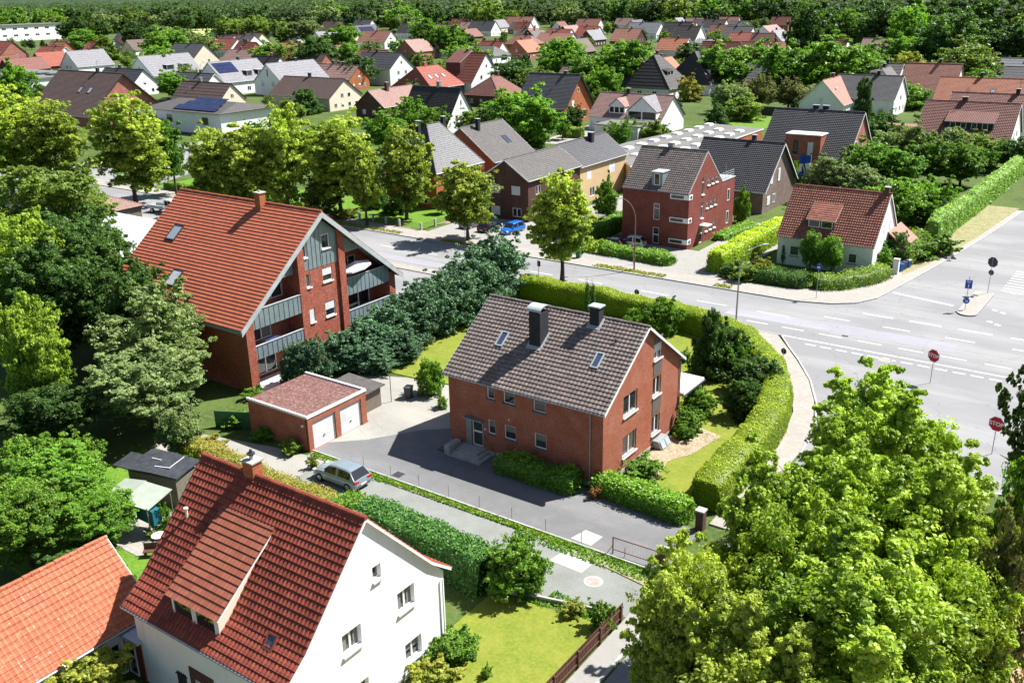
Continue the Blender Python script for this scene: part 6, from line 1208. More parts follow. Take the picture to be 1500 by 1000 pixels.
# ---------------------------------------------------------------- trees and shrubs (x, y, height, crown width, crown, leaves, label, name, group, variant)
TREES = [
(-164.0, 82.6, 19.3, 13.9, 'linden', 'l_linden', 'street linden at the left picture edge, leftmost of the row', 'linden_tree', 'street lindens along the main street', 0),
(-154.1, 85.7, 17.5, 11.9, 'linden', 'l_linden', 'street linden second from the left, crown touching the left-edge one', 'linden_tree', 'street lindens along the main street', 1),
(-137.5, 88.6, 17.5, 13.1, 'linden', 'l_linden', 'street linden covering the left half of the brown-roofed brick house', 'linden_tree', 'street lindens along the main street', 2),
(-140.2, 98.3, 13.5, 5.6, 'linden', 'l_green', 'slim darker street tree with bare thin trunk in front of the brick gable', 'linden_tree', None, 1),
(-119.7, 90.5, 14.4, 8.0, 'linden', 'l_linden', 'street linden in front of the left end of the solar-roofed bungalow', 'linden_tree', 'street lindens along the main street', 1),
(-113.0, 92.4, 14.9, 11.7, 'linden', 'l_linden', 'broad street linden directly above the chimney of the apartment house', 'linden_tree', 'street lindens along the main street', 0),
(-108.5, 95.0, 16.6, 8.4, 'linden', 'l_linden', 'street linden wedged behind two others right of the solar bungalow', 'linden_tree', 'street lindens along the main street', 2),
(-102.3, 99.7, 16.2, 11.7, 'linden', 'l_linden', 'tall street linden above the apex of the apartment house', 'linden_tree', 'street lindens along the main street', 1),
(-95.5, 98.1, 13.5, 5.6, 'linden', 'l_linden', 'narrow street linden just right of the tall one', 'linden_tree', 'street lindens along the main street', 0),
(-93.1, 104.1, 13.7, 8.4, 'linden', 'l_linden', 'street linden in front of the left corner of the hipped house', 'linden_tree', 'street lindens along the main street', 2),
(-77.4, 98.7, 11.3, 8.6, 'linden', 'l_linden', 'small open street linden standing alone on the kerb verge by the parked cars', 'linden_tree', 'street lindens along the main street', 0),
(-56.3, 89.2, 13.6, 7.9, 'linden', 'l_linden', 'large rounded linden on the south side of the street behind the central house', 'linden_tree', None, 1),
(-138.5, 149.3, 9, 10.4, 'loose', 'l_bright', 'light green airy tree left of the white gable house', 'tree', None, None),
(-145.9, 167.2, 9.5, 9.2, 'loose', 'l_bright', 'light green airy tree directly before the black steep roof, left crown of two', 'tree', None, None),
(-140.8, 168.5, 8.2, 9.2, 'loose', 'l_bright', 'light green airy tree directly before the black steep roof, right crown of two', 'tree', None, None),
(-115.0, 167.5, 13, 16.0, 'round', 'l_green', 'big dense dark green tree in the middle of the gardens', 'tree', None, None),
(-124.8, 169.6, 9, 9.2, 'round', 'l_dark', 'dark tree left of the big dense one', 'tree', None, None),
(-132.1, 171.2, 7, 7.9, 'round', 'l_mid', 'dull green tree behind the rear wing house', 'tree', None, None),
(-129.1, 171.0, 6, 5.6, 'loose', 'l_purple', 'purple-leaved tree by the foot of the white gable', 'tree', None, None),
(-173.3, 264.1, 3, 3.7, 'bush', 'l_yellow', 'yellow-flowering bush top left of the slate-roofed brick gable', 'tree', None, None),
(-96.7, 175.5, 7, 6.1, 'loose', 'l_bright', 'small bright tree in front of the off-white garage', 'tree', None, None),
(-100.0, 190.0, 4, 6.3, 'bigbush', 'l_mid', 'shrub group below the cross gable of the long white house', 'tree', None, None),
(-95.0, 188.3, 4.5, 6.1, 'bigbush', 'l_mid', 'olive shrub at the right of the cross gable', 'tree', None, None),
(-153.7, 261.9, 8.0, 9.9, 'loose', 'l_purple', 'dull purple tree beside the brick gable balcony', 'tree', None, None),
(-140.7, 243.7, 5.0, 6.1, 'bigbush', 'l_green', 'round green bush below the purple tree', 'tree', None, None),
(-124.0, 201.7, 5, 5.9, 'bigbush', 'l_dark', 'dark bush at the brick gable foot', 'tree', None, None),
(-114.8, 171.4, 4, 6.0, 'bigbush', 'l_bright', 'bright shrubs in front of the big dark tree', 'tree', None, None),
(-67.7, 119.2, 6, 3.8, 'bigbush', 'l_bright', 'green bush beside the yellow end wall', 'tree', None, None),
(-100.5, 250.4, 8.2, 8.1, 'loose', 'l_olive', 'pale olive willow spreading before the grey roof, left crown of three', 'tree', None, None),
(-95.3, 251.7, 9.5, 8.1, 'loose', 'l_olive', 'pale olive willow spreading before the grey roof, middle crown of three', 'tree', None, None),
(-90.1, 257.7, 8.2, 8.1, 'loose', 'l_olive', 'pale olive willow spreading before the grey roof, right crown of three', 'tree', None, None),
(-91.1, 259.8, 7, 7.3, 'loose', 'l_olive', 'smaller pale olive willow right of the spreading one, left crown of two', 'tree', None, None),
(-87.0, 260.3, 6.0, 7.3, 'loose', 'l_olive', 'smaller pale olive willow right of the spreading one, right crown of two', 'tree', None, None),
(-101.6, 241.6, 8.5, 6.9, 'round', 'l_grey', 'grey-green tree left of the pale willows, left crown of two', 'tree', None, None),
(-97.7, 242.0, 7.3, 6.9, 'round', 'l_grey', 'grey-green tree left of the pale willows, right crown of two', 'tree', None, None),
(-92.4, 231.3, 6, 10.9, 'bigbush', 'l_mid', 'low green thicket below the grey-green tree', 'tree', None, None),
(-62.8, 229.8, 13.5, 6.2, 'cone', 'l_dark', 'tall narrow dark spruce right of the anthracite roof', 'spruce', None, None),
(-82.9, 261.7, 8.5, 6.8, 'cone', 'l_dark', 'dark conifer between the willow and the salmon roof', 'conifer', None, None),
(-74.3, 258.6, 8, 5.9, 'cone', 'l_grey', 'thin brownish conifer left of the tall spruce', 'conifer', None, None),
(-51.0, 199.0, 7, 5.4, 'round', 'l_dark', 'dark tree below the white-gabled navy house, left crown of two', 'tree', None, None),
(-47.9, 198.8, 6.0, 5.4, 'round', 'l_dark', 'dark tree below the white-gabled navy house, right crown of two', 'tree', None, None),
(-63.3, 271.7, 6.6, 12.1, 'bigbush', 'l_bright', 'bright bushes below the large salmon roof', 'tree', None, None),
(-51.4, 161.4, 4.5, 4.2, 'bigbush', 'l_copper', 'copper-orange rounded shrub beside the flag', 'tree', None, None),
(-52.7, 156.3, 4, 4.1, 'bigbush', 'l_green', 'green shrub left of the flagpole', 'tree', None, None),
(-50.1, 127.5, 5, 2.4, 'bigbush', 'l_bright', 'bright small tree at the corner of the dark red house', 'tree', None, None),
(-43.7, 175.7, 7.7, 7.5, 'round', 'l_grey', 'wide tree with pale blossom crown below the four-window dormer, left crown of three', 'tree', None, None),
(-39.0, 176.7, 9, 7.5, 'round', 'l_grey', 'wide tree with pale blossom crown below the four-window dormer, middle crown of three', 'tree', None, None),
(-34.2, 182.5, 7.7, 7.5, 'round', 'l_grey', 'wide tree with pale blossom crown below the four-window dormer, right crown of three', 'tree', None, None),
(-41.9, 160.6, 8, 8.1, 'round', 'l_green', 'broad green tree in the middle of the right-hand garden, left crown of two', 'tree', None, None),
(-37.3, 161.5, 6.9, 8.1, 'round', 'l_green', 'broad green tree in the middle of the right-hand garden, right crown of two', 'tree', None, None),
(-33.7, 169.2, 8, 7.6, 'round', 'l_bright', 'tree at the top of the ivy hedge, left crown of two', 'tree', None, None),
(-29.4, 169.8, 6.9, 7.6, 'round', 'l_bright', 'tree at the top of the ivy hedge, right crown of two', 'tree', None, None),
(-43.6, 145.8, 7.5, 7.4, 'round', 'l_grey', 'olive-green tree behind the cottage chimney, left crown of two', 'tree', None, None),
(-39.5, 146.3, 6.5, 7.4, 'round', 'l_grey', 'olive-green tree behind the cottage chimney, right crown of two', 'tree', None, None),
(-31.4, 133.6, 7, 8.1, 'round', 'l_bright', 'tree right of the cottage gable', 'tree', None, None),
(-28.6, 141.2, 6, 8.5, 'bigbush', 'l_green', 'green shrub mass inside the ivy hedge', 'tree', None, None),
(-31.0, 190.9, 6, 6.0, 'round', 'l_mid', 'garden tree at the right edge beyond the ivy hedge, left crown of two', 'tree', None, None),
(-27.7, 190.9, 5.2, 6.0, 'round', 'l_mid', 'garden tree at the right edge beyond the ivy hedge, right crown of two', 'tree', None, None),
(-24.4, 188.8, 6, 6.9, 'round', 'l_dark', 'dark garden tree cut by the right picture edge', 'tree', None, None),
(-35.2, 204.9, 4.5, 6.1, 'bigbush', 'l_grey', 'grey-pink shrub under the dormered roof', 'tree', None, None),
(-25.6, 191.2, 5, 1.7, 'column', 'l_dark', 'small dark columnar yew, left of two', 'yew', 'pair of dark yews', None),
(-24.3, 191.9, 5, 1.7, 'column', 'l_dark', 'small dark columnar yew, right of two', 'yew', 'pair of dark yews', None),
(-33.4, 107.5, 5.2, 2.8, 'ball', 'l_green', 'left of two egg-clipped trees before the cottage', 'clipped_tree', None, None),
(-31.1, 107.9, 4.9, 2.8, 'ball', 'l_green', 'right of two egg-clipped trees before the cottage', 'clipped_tree', None, None),
(-37.5, 109.8, 2.6, 0.7, 'column', 'l_dark', 'thin dark column shrub at the left cottage corner', 'column_shrub', None, None),
(-25.9, 116.2, 4.2, 3.2, 'dense', 'l_dark', 'dark rounded evergreen right of the cottage gable', 'tree', None, None),
(-26.7, 113.4, 2.8, 2.8, 'bush', 'l_green', 'green shrub at the cottage downpipe', 'tree', None, None),
(-24.7, 120.7, 2.2, 5.5, 'bush', 'l_bright', 'bright shrub mass by the blue bins', 'tree', None, None),
(-23.0, 123.6, 2.4, 4.7, 'bush', 'l_bright', 'bright shrub right of the blue bins', 'tree', None, None),
(-39.0, 101.0, 2, 4.1, 'bush', 'l_mid', 'feathery green shrub left of the cottage front', 'tree', None, None),
(-37.9, 103.2, 2.2, 3.3, 'bush', 'l_golden_green', 'yellowish shrub below the cottage window', 'tree', None, None),
(-37.5, 103.5, 1.6, 2.5, 'bush', 'l_bright', 'small bright shrub in the cottage front garden', 'tree', None, None),
(-30.3, 72.0, 7.2, 4.2, 'cone', 'l_dark', 'dark green pointed conifer inside the curved hedge', 'conifer', None, None),
(-29.4, 73.9, 4.2, 4.3, 'dense', 'l_dark', 'dark spreading evergreen right of the pointed conifer', 'tree', None, None),
(-28.4, 73.0, 3, 2.8, 'bush', 'l_green', 'lighter evergreen ball below the pointed conifer', 'tree', None, None),
(-25.6, 70.3, 3.4, 4.9, 'dense', 'l_dark', 'dark rhododendron mass along the curved hedge', 'tree', None, None),
(-24.6, 65.7, 3.2, 3.3, 'dense', 'l_dark', 'dark green bush at the lower end of the rhododendrons', 'tree', None, None),
(-38.6, 79.5, 3.6, 4.0, 'bigbush', 'l_green', 'leafy shrub behind the right roof end of the central house', 'tree', None, None),
(-40.9, 78.7, 2.6, 2.7, 'bush', 'l_bright', 'pale shrub behind the small chimney', 'tree', None, None),
(-33.6, 73.9, 1.2, 1.3, 'bush', 'l_bright', 'small lawn shrub behind the gable', 'tree', None, None),
(-45.7, 77.0, 5.2, 0.8, 'column', 'l_yew', 'left of two slim columnar conifers behind the tall chimney', 'column_conifer', None, None),
(-45.7, 78.0, 4.8, 0.8, 'column', 'l_yew', 'right of two slim columnar conifers behind the tall chimney', 'column_conifer', None, None),
(-48.4, 55.9, 3.2, 2.5, 'dense', 'l_bright', 'bright green round shrub left of the central house', 'tree', None, None),
(-45.7, 54.1, 1.1, 1.0, 'bush', 'l_green', 'small low ball shrub at the left house corner', 'tree', None, None),
(-27.8, 64.2, 2.3, 2.8, 'dense', 'l_bright', 'bright laurel bush right of the terrace canopy', 'tree', None, None),
(-27.1, 61.0, 1.8, 2.3, 'bush', 'l_bright', 'lower bright laurel bush right of the gable', 'tree', None, None),
(-26.8, 59.6, 1.2, 1.6, 'bush', 'l_green', 'small dark shrub at the bed edge', 'tree', None, None),
(-26.7, 52.6, 1.4, 3.1, 'bush', 'l_green', 'low spreading shrub at the gable corner', 'tree', None, None),
(-27.9, 48.4, 0.9, 0.9, 'bush', 'l_copper', 'dry brown shrub at the front corner of the central house', 'tree', None, None),
(-58.3, 51.7, 4.4, 3.9, 'dense', 'l_blue', 'rounded blue-green pine behind the garage roof', 'tree', None, None),
(-59.4, 50.9, 3.8, 3.1, 'dense', 'l_blue', 'left rounded blue-green pine beside the balcony', 'tree', None, None),
(-60.4, 47.0, 1.0, 1.8, 'bush', 'l_bright', 'grass-like bright shrub behind the garage parapet', 'tree', None, None),
(-57.5, 42.8, 1.0, 2.3, 'bush', 'l_bright', 'flowering shrub with pink blossom beside the windbreak', 'tree', None, None),
(-56.0, 38.7, 1.0, 2.7, 'bush', 'l_gold', 'yellow-green shrub at the left end of the golden hedge', 'tree', None, None),
(-53.7, 42.3, 1.0, 1.8, 'bush', 'l_green', 'dark low plants along the garage wall', 'tree', None, None),
(-50.2, 41.8, 1.0, 1.8, 'bush', 'l_mid', 'low plants by the front garage corner', 'tree', None, None),
(-47.0, 40.9, 1.0, 0.8, 'bush', 'l_golden_green', 'small yellow plant pot shrub at the garage corner', 'tree', None, None),
(-103.6, 55.3, 16, 14.3, 'near', 'l_mid', 'tall dark-branched tree in front of the leftmost lindens', 'tree', None, None),
(-84.4, 47.4, 14, 10.8, 'near', 'l_dark', 'tall dark tree whose twigs reach over the apartment roof', 'tree', None, None),
(-78.7, 41.2, 13, 10.0, 'near', 'l_dark', 'deep green tree in the heart of the left tree group', 'tree', None, None),
(-73.2, 45.0, 11.5, 8.4, 'near', 'l_dark', 'dark tree whose branch tips cross the lower left roof corner', 'tree', None, None),
(-66.7, 42.6, 10, 10.0, 'loose', 'l_grey', 'grey-green broad tree left of the apartment side wall', 'tree', None, None),
(-62.1, 38.5, 7.5, 9.0, 'near', 'l_grey', 'lower grey-green tree above the black shed', 'tree', None, None),
(-84.1, 41.6, 15, 8.4, 'near', 'l_lime', 'bright yellow-green tree cut by the left picture edge', 'tree', None, None),
(-68.7, 33.8, 12, 5.3, 'near', 'l_lime', 'lower bright tree at the left picture edge', 'tree', None, None),
(-64.5, 31.7, 6, 6.7, 'near', 'l_dark', 'shadowed dark undergrowth tree at the left', 'tree', None, None),
(-55.0, 26.2, 5.4, 7.3, 'near', 'l_green', 'bright cherry tree above the orange roof', 'tree', None, None),
(-52.1, 22.8, 6, 5.5, 'near', 'l_bright', 'bright fruit tree at the lower left edge', 'tree', None, None),
(-50.2, 26.4, 4.2, 4.6, 'near', 'l_green', 'leafy cherry tree left of the canvas shelter', 'tree', None, None),
(-60.9, 28.3, 4, 4.8, 'bigbush', 'l_bright', 'low bright shrubs below the shadowed trees', 'tree', None, None),
(-60.2, 31.2, 3, 3.8, 'bigbush', 'l_bright', 'bright shrub below the dark trunks', 'tree', None, None),
(-56.4, 36.9, 4.4, 3.2, 'round', 'l_grey', 'mid green tree between the shed and the garden path', 'tree', None, None),
(-40.6, 15.7, 2.6, 4.6, 'bush', 'l_golden_green', 'pale yellow-green shrub before the orange-roofed outbuilding', 'tree', None, None),
(-38.1, 17.8, 2.8, 4.9, 'bigbush', 'l_golden_green', 'pale leafy shrub at the bottom edge left', 'tree', None, None),
(-54.0, 35.0, 1.6, 2.1, 'bush', 'l_green', 'green bush between shed and white house', 'tree', None, None),
(-45.0, 24.6, 1.6, 1.1, 'bush', 'l_bright', 'rose bush with red blooms behind the outbuilding gable', 'tree', None, None),
(-48.4, 29.7, 2, 1.1, 'bush', 'l_bright', 'climbing rose bush at the right of the shelter', 'tree', None, None),
(-48.5, 29.1, 0.8, 1.4, 'bush', 'l_green', 'potted plants on the lawn edge', 'tree', None, None),
(-48.7, 23.9, 2, 4.1, 'bush', 'l_dark', 'shadowed shrub below the cherry tree', 'tree', None, None),
(-11.2, 51.2, 12, 8.4, 'near', 'l_lime', 'tall bright maple on the corner, its top just below the stop sign', 'maple_tree', None, 0),
(-11.0, 40.0, 12.5, 7.9, 'near', 'l_lime', 'broad bright maple left of the tallest one', 'maple_tree', None, 1),
(-13.3, 31.3, 11, 5.8, 'near', 'l_linden', 'pale-tipped linden in front, nearest to the red gate', 'linden_tree', None, 2),
(-10.5, 35.4, 12, 7.3, 'near', 'l_lime', 'large bright maple in the middle of the lower right group', 'maple_tree', None, 2),
(-7.9, 42.0, 12.5, 9.4, 'near', 'l_lime', 'large bright maple below the tall corner maple', 'maple_tree', None, 1),
(-6.3, 45.0, 11, 4.6, 'near', 'l_lime', 'bright maple in front of the half hidden stop sign', 'maple_tree', None, 0),
(-7.5, 32.4, 12, 10.1, 'near', 'l_lime', 'nearest bright maple filling the lower right', 'maple_tree', None, 0),
(-10.2, 29.5, 10.5, 7.4, 'near', 'l_linden', 'pale-tipped linden at the bottom edge right of the fence', 'linden_tree', None, 0),
(-2.7, 41.3, 11, 3.9, 'loose', 'l_olive', 'thin-crowned olive tree at the right edge over the bark ground', 'tree', None, None),
(-4.6, 38.1, 10, 5.8, 'near', 'l_lime', 'bright tree above the bark ground', 'maple_tree', None, 2),
(-3.7, 61.0, 12.5, 5.0, 'loose', 'l_dark', 'dark drooping tree cut by the right picture edge', 'tree', None, None),
(-3.2, 50.9, 9, 3.3, 'round', 'l_green', 'dense green tree below the dark drooping one', 'tree', None, None),
(-26.4, 36.8, 3.4, 3.9, 'dense', 'l_bright', 'bright rounded bush ending the dark hedge by the lane', 'tree', None, None),
(-20.6, 36.8, 1.5, 1.5, 'bush', 'l_bright', 'leafy shrub at the head of the picket fence', 'tree', None, None),
(-22.6, 36.9, 0.8, 1.3, 'bush', 'l_golden_green', 'small fern-like plant on the garden edge', 'tree', None, None),
(-26.0, 30.0, 1.6, 2.5, 'bush', 'l_bright', 'flowering shrub at the right corner of the white house', 'tree', None, None),
(-25.4, 30.9, 1.3, 1.8, 'bush', 'l_green', 'second flowering shrub beside the white gable foot', 'tree', None, None),
(-25.2, 28.0, 1.4, 2.5, 'bush', 'l_golden_green', 'orange-flowered plant bed under the white gable', 'tree', None, None),
(-23.5, 30.2, 0.7, 0.6, 'bush', 'l_bright', 'tiny shrub in the middle of the front lawn', 'tree', None, None),
(-102.7, 107.7, 4, 4.4, 'bigbush', 'l_bright', 'round shrub inside the post fence', 'tree', None, None),
(-97.4, 106.1, 3, 4.2, 'bush', 'l_dark', 'low juniper in the fenced garden', 'tree', None, None),
(-98.6, 114.6, 3, 2.9, 'ball', 'l_green', 'standard tree left of the hipped house door', 'tree', None, None),
(-91.0, 109.8, 3, 2.7, 'ball', 'l_green', 'standard tree by the gravel bed', 'tree', None, None),
(-103.0, 94.4, 3, 4.1, 'bigbush', 'l_golden_green', 'yellow-green shrub at the street corner garden', 'tree', None, None),
(-102.0, 100.2, 1.5, 4.2, 'bush', 'l_golden_green', 'yellow shrub on the verge above the apartment apex', 'tree', None, None),
(-104.6, 98.4, 6, 6.3, 'round', 'l_mid', 'garden tree behind the tall street linden', 'tree', None, None),
(-126.1, 98.3, 7, 7.0, 'round', 'l_dark', 'dark garden tree before the bungalow', 'tree', None, None),
(-128.4, 103.1, 3, 6.0, 'bigbush', 'l_bright', 'clipped bright shrubs before the bungalow', 'tree', None, None),
(-157.5, 103.6, 3, 8.3, 'bigbush', 'l_bright', 'bright hedge shrubs at the side street corner', 'tree', None, None),
(-113.6, 75.8, 2.5, 5.1, 'bush', 'l_golden_green', 'yellow-green shrub by the white pick-up', 'tree', None, None),
(-118.2, 75.3, 3, 5.2, 'bigbush', 'l_green', 'green shrub left of the white pick-up', 'tree', None, None),
(-326.0, 387.6, 19.1, 18.8, 'round', 'l_green', 'large round tree rising above the middle roofs, left crown of two', 'tree', None, None),
(-315.5, 392.8, 16.4, 18.8, 'round', 'l_green', 'large round tree rising above the middle roofs, right crown of two', 'tree', None, None),
(-217.9, 279.8, 14.9, 18.0, 'round', 'l_bright', 'bright tree right of the large round one', 'tree', None, None),
(-245.6, 254.2, 11.7, 14.1, 'round', 'l_dark', 'dark green tree left of the orange brick bay', 'tree', None, None),
(-313.5, 334.0, 10.9, 13.2, 'loose', 'l_grey', 'grey birch behind the dark green tree', 'tree', None, None),
(-318.8, 323.1, 10.8, 13.1, 'round', 'l_bright', 'bright tree at the edge of the salmon roofs', 'tree', None, None),
(-273.1, 195.8, 9, 10.7, 'round', 'l_green', 'round green tree right of the brick gable', 'tree', None, None),
(-204.9, 189.6, 8.2, 10.9, 'cone', 'l_dark', 'dark conifer group before the wide dark brown roof', 'tree', None, None),
(-690.2, 412.0, 16.4, 15.2, 'round', 'l_dark', 'big dark tree at the right end of the white flat-roofed block, left crown of three', 'tree', None, None),
(-680.5, 416.5, 19.1, 15.2, 'round', 'l_dark', 'big dark tree at the right end of the white flat-roofed block, middle crown of three', 'tree', None, None),
(-670.8, 425.8, 16.4, 15.2, 'round', 'l_dark', 'big dark tree at the right end of the white flat-roofed block, right crown of three', 'tree', None, None),
(-1268.8, 812.9, 16.4, 24.5, 'round', 'l_green', 'tall green tree above the yellow-flowering one, left crown of three', 'tree', None, None),
(-1253.3, 821.5, 19.1, 24.5, 'round', 'l_green', 'tall green tree above the yellow-flowering one, middle crown of three', 'tree', None, None),
(-1237.7, 835.0, 16.4, 24.5, 'round', 'l_green', 'tall green tree above the yellow-flowering one, right crown of three', 'tree', None, None),
(-507.2, 342.7, 19.1, 16.0, 'round', 'l_dark', 'dark tree right of the yellow-flowering one, left crown of two', 'tree', None, None),
(-498.2, 346.7, 16.4, 16.0, 'round', 'l_dark', 'dark tree right of the yellow-flowering one, right crown of two', 'tree', None, None),
(-413.0, 295.0, 18.5, 22.0, 'round', 'l_bright', 'pale bright tree above the upper left gable houses', 'tree', None, None),
(-332.4, 233.2, 14.3, 17.6, 'round', 'l_green', 'green tree left of the cream gable', 'tree', None, None),
(-798.9, 606.5, 16.4, 16.3, 'round', 'l_dark', 'dark tall tree above the light red roofs, left crown of three', 'tree', None, None),
(-788.6, 611.5, 19.1, 16.3, 'round', 'l_dark', 'dark tall tree above the light red roofs, middle crown of three', 'tree', None, None),
(-778.2, 621.2, 16.4, 16.3, 'round', 'l_dark', 'dark tall tree above the light red roofs, right crown of three', 'tree', None, None),
(-534.3, 433.6, 18.5, 21.9, 'round', 'l_mid', 'mid green tree above the light red roofs', 'tree', None, None),
(-517.4, 317.2, 15.7, 19.3, 'round', 'l_green', 'green tree between the white block and the conifer', 'tree', None, None),
(-307.6, 163.3, 12.5, 15.1, 'bigbush', 'l_green', 'leafy shrubs below the far left gable', 'tree', None, None),
(-484.3, 453.3, 17.0, 21.1, 'round', 'l_grey', 'grey-green tree above the far navy roof', 'tree', None, None),
(-382.6, 384.8, 16.5, 19.6, 'round', 'l_green', 'green tree above the solar-panelled far house', 'tree', None, None),
(-517.4, 427.1, 16.6, 18.2, 'round', 'l_mid', 'broad green tree in the upper left quarter, left crown of three', 'tree', None, None),
(-505.9, 432.9, 19.3, 18.2, 'round', 'l_mid', 'broad green tree in the upper left quarter, middle crown of three', 'tree', None, None),
(-494.4, 443.6, 16.6, 18.2, 'round', 'l_mid', 'broad green tree in the upper left quarter, right crown of three', 'tree', None, None),
(-428.4, 312.0, 19.3, 20.8, 'loose', 'l_grey', 'silvery willow in the upper left quarter, left crown of two', 'tree', None, None),
(-416.8, 317.9, 16.6, 20.8, 'loose', 'l_grey', 'silvery willow in the upper left quarter, right crown of two', 'tree', None, None),
(-732.2, 463.2, 12.5, 15.0, 'far', 'l_yellow', 'yellow-flowering tree in the upper left', 'tree', None, None),
(-485.0, 308.9, 15.2, 18.3, 'cone', 'l_mid', 'tall green conifer in front of the upper left houses', 'tree', None, None),
(-527.5, 287.1, 7, 6.1, 'cone', 'l_dark', 'dark pointed conifer beside the far left gable', 'tree', None, None),
(-332.4, 290.1, 12.9, 15.9, 'round', 'l_bright', 'bright round tree right of the small deep red roof', 'tree', None, None),
(-319.8, 290.3, 12.5, 15.6, 'round', 'l_mid', 'green tree left of the far orange roof', 'tree', None, None),
(-307.0, 292.2, 15.3, 18.4, 'round', 'l_dark', 'dark tree behind the wide dark brown roof', 'tree', None, None),
(-183.3, 288.9, 16.0, 19.8, 'round', 'l_green', 'wide green tree before the far red roofs', 'tree', None, None),
(-161.1, 272.2, 12.9, 16.0, 'round', 'l_bright', 'bright tree left of the black-roofed villa', 'tree', None, None),
(-147.6, 272.1, 16.6, 20.2, 'round', 'l_green', 'tall green tree left of the villa roof', 'tree', None, None),
(-144.8, 252.6, 10.5, 12.7, 'bigbush', 'l_bright', 'bright shrub mass left of the villa', 'tree', None, None),
(-272.1, 393.9, 9, 4.2, 'cone', 'l_dark', 'single dark slim conifer among the far roofs', 'tree', None, None),
(-183.2, 260.0, 11.1, 13.8, 'round', 'l_dark', 'dark green trees right of the hipped brown house', 'tree', None, None),
(-156.0, 233.5, 12.5, 9.8, 'loose', 'l_mid', 'pale green trees behind the slate-roofed brick gable, left crown of two', 'tree', None, None),
(-150.5, 235.0, 10.8, 9.8, 'loose', 'l_mid', 'pale green trees behind the slate-roofed brick gable, right crown of two', 'tree', None, None),
(-124.3, 291.5, 15.1, 18.3, 'round', 'l_bright', 'bright tree, leftmost of the bright treetops band', 'tree', None, None),
(-123.6, 315.3, 14.3, 17.2, 'round', 'l_bright', 'bright tree, second of the bright treetops band', 'tree', None, None),
(-99.9, 284.0, 16.2, 19.6, 'round', 'l_green', 'green tree in the middle of the bright treetops band', 'tree', None, None),
(-91.3, 291.4, 16.7, 19.9, 'round', 'l_bright', 'bright tree, fourth of the bright treetops band', 'tree', None, None),
(-86.4, 307.0, 15.2, 18.5, 'round', 'l_green', 'green tree, rightmost of the bright treetops band', 'tree', None, None),
(-130.2, 289.7, 11.4, 13.8, 'round', 'l_mid', 'green tree right of the black-roofed villa', 'tree', None, None),
(-162.8, 352.3, 11.4, 14.0, 'round', 'l_dark', 'dark tree behind the villa', 'tree', None, None),
(-115.1, 344.6, 26, 17.9, 'round', 'l_dark', 'huge dark oak at the wood edge', 'tree', None, None),
(-92.2, 381.3, 14.2, 17.0, 'round', 'l_green', 'green tree in the clearing', 'tree', None, None),
(-57.5, 314.3, 15.2, 18.5, 'round', 'l_mid', 'tree right of the clearing above the salmon roof', 'tree', None, None),
(-70.3, 404.2, 20, 21.7, 'round', 'l_dark', 'big dark trees at the upper right, left crown of two', 'tree', None, None),
(-58.2, 410.4, 17.2, 21.7, 'round', 'l_dark', 'big dark trees at the upper right, right crown of two', 'tree', None, None),
(-103.6, 428.8, 22, 17.4, 'round', 'l_green', 'tall tree in the middle of the right-hand wood, left crown of two', 'tree', None, None),
(-93.9, 433.3, 18.9, 17.4, 'round', 'l_green', 'tall tree in the middle of the right-hand wood, right crown of two', 'tree', None, None),
(-146.7, 495.3, 20, 15.9, 'round', 'l_bright', 'bright tree at the left of the right-hand wood, left crown of two', 'tree', None, None),
(-137.9, 499.3, 17.2, 15.9, 'round', 'l_bright', 'bright tree at the left of the right-hand wood, right crown of two', 'tree', None, None),
(-119.7, 459.2, 22, 27.4, 'round', 'l_dark', 'dark tree left in the right-hand wood', 'tree', None, None),
(-75.3, 379.2, 22, 25.1, 'round', 'l_dark', 'dark tree right in the right-hand wood', 'tree', None, None),
(-49.8, 296.6, 9.0, 10.9, 'round', 'l_bright', 'bright hedge trees left of the navy roof', 'tree', None, None),
(-80.0, 338.1, 10.5, 12.6, 'round', 'l_golden_green', 'yellow-green tree behind the salmon roof', 'tree', None, None),
(-122.7, 264.2, 7.0, 8.4, 'bush', 'l_gold', 'yellow flowers on the villa terrace', 'tree', None, None),
(-123.5, 292.0, 5.6, 6.9, 'bigbush', 'l_bright', 'bright shrub behind the dark fence', 'tree', None, None)
]
for t_ in TREES: tree(t_[0], t_[1], t_[2], t_[3], t_[4], t_[5], t_[6], t_[7] if t_[7] != 'tree' or t_[4] not in ('bush','bigbush','dense') else 'shrub', t_[8], None, 0, t_[9])
# blue-green cypress row between the apartment house and the central garden
cyp = [(-58.6,56.2,3.6,3.6),(-57.9,58.8,4.2,4.2),(-57.6,61.4,4.8,4.4),(-57.6,64.2,5.4,4.6),(-57.8,67.0,5.6,4.6),(-57.9,69.8,6.0,5.0),(-58.2,72.8,6.4,5.2),(-58.4,75.8,6.6,5.4),(-58.6,79.0,7.6,5.6),(-56.2,57.2,2.8,3.6),(-55.7,60.2,3.0,3.6)]
cl_ = ['lowest blue-green cypress of the row, beside the balcony pine','second blue-green cypress of the row behind the garden shed','third blue-green cypress of the row','fourth blue-green cypress of the row, level with the middle balconies','fifth blue-green cypress of the row','sixth blue-green cypress of the row, past the apartment corner','seventh blue-green cypress of the row','eighth blue-green cypress, next to the tallest','tallest blue-green cypress at the street end of the row','low cypress overhanging the dustbins behind the garden shed','low cypress leaning over the lawn edge']
for q, l_ in zip(cyp, cl_): tree(q[0], q[1], q[2]*1.03, q[3]*1.22, 'cypress', 'l_blue', l_, 'cypress', 'row of blue-green cypresses')
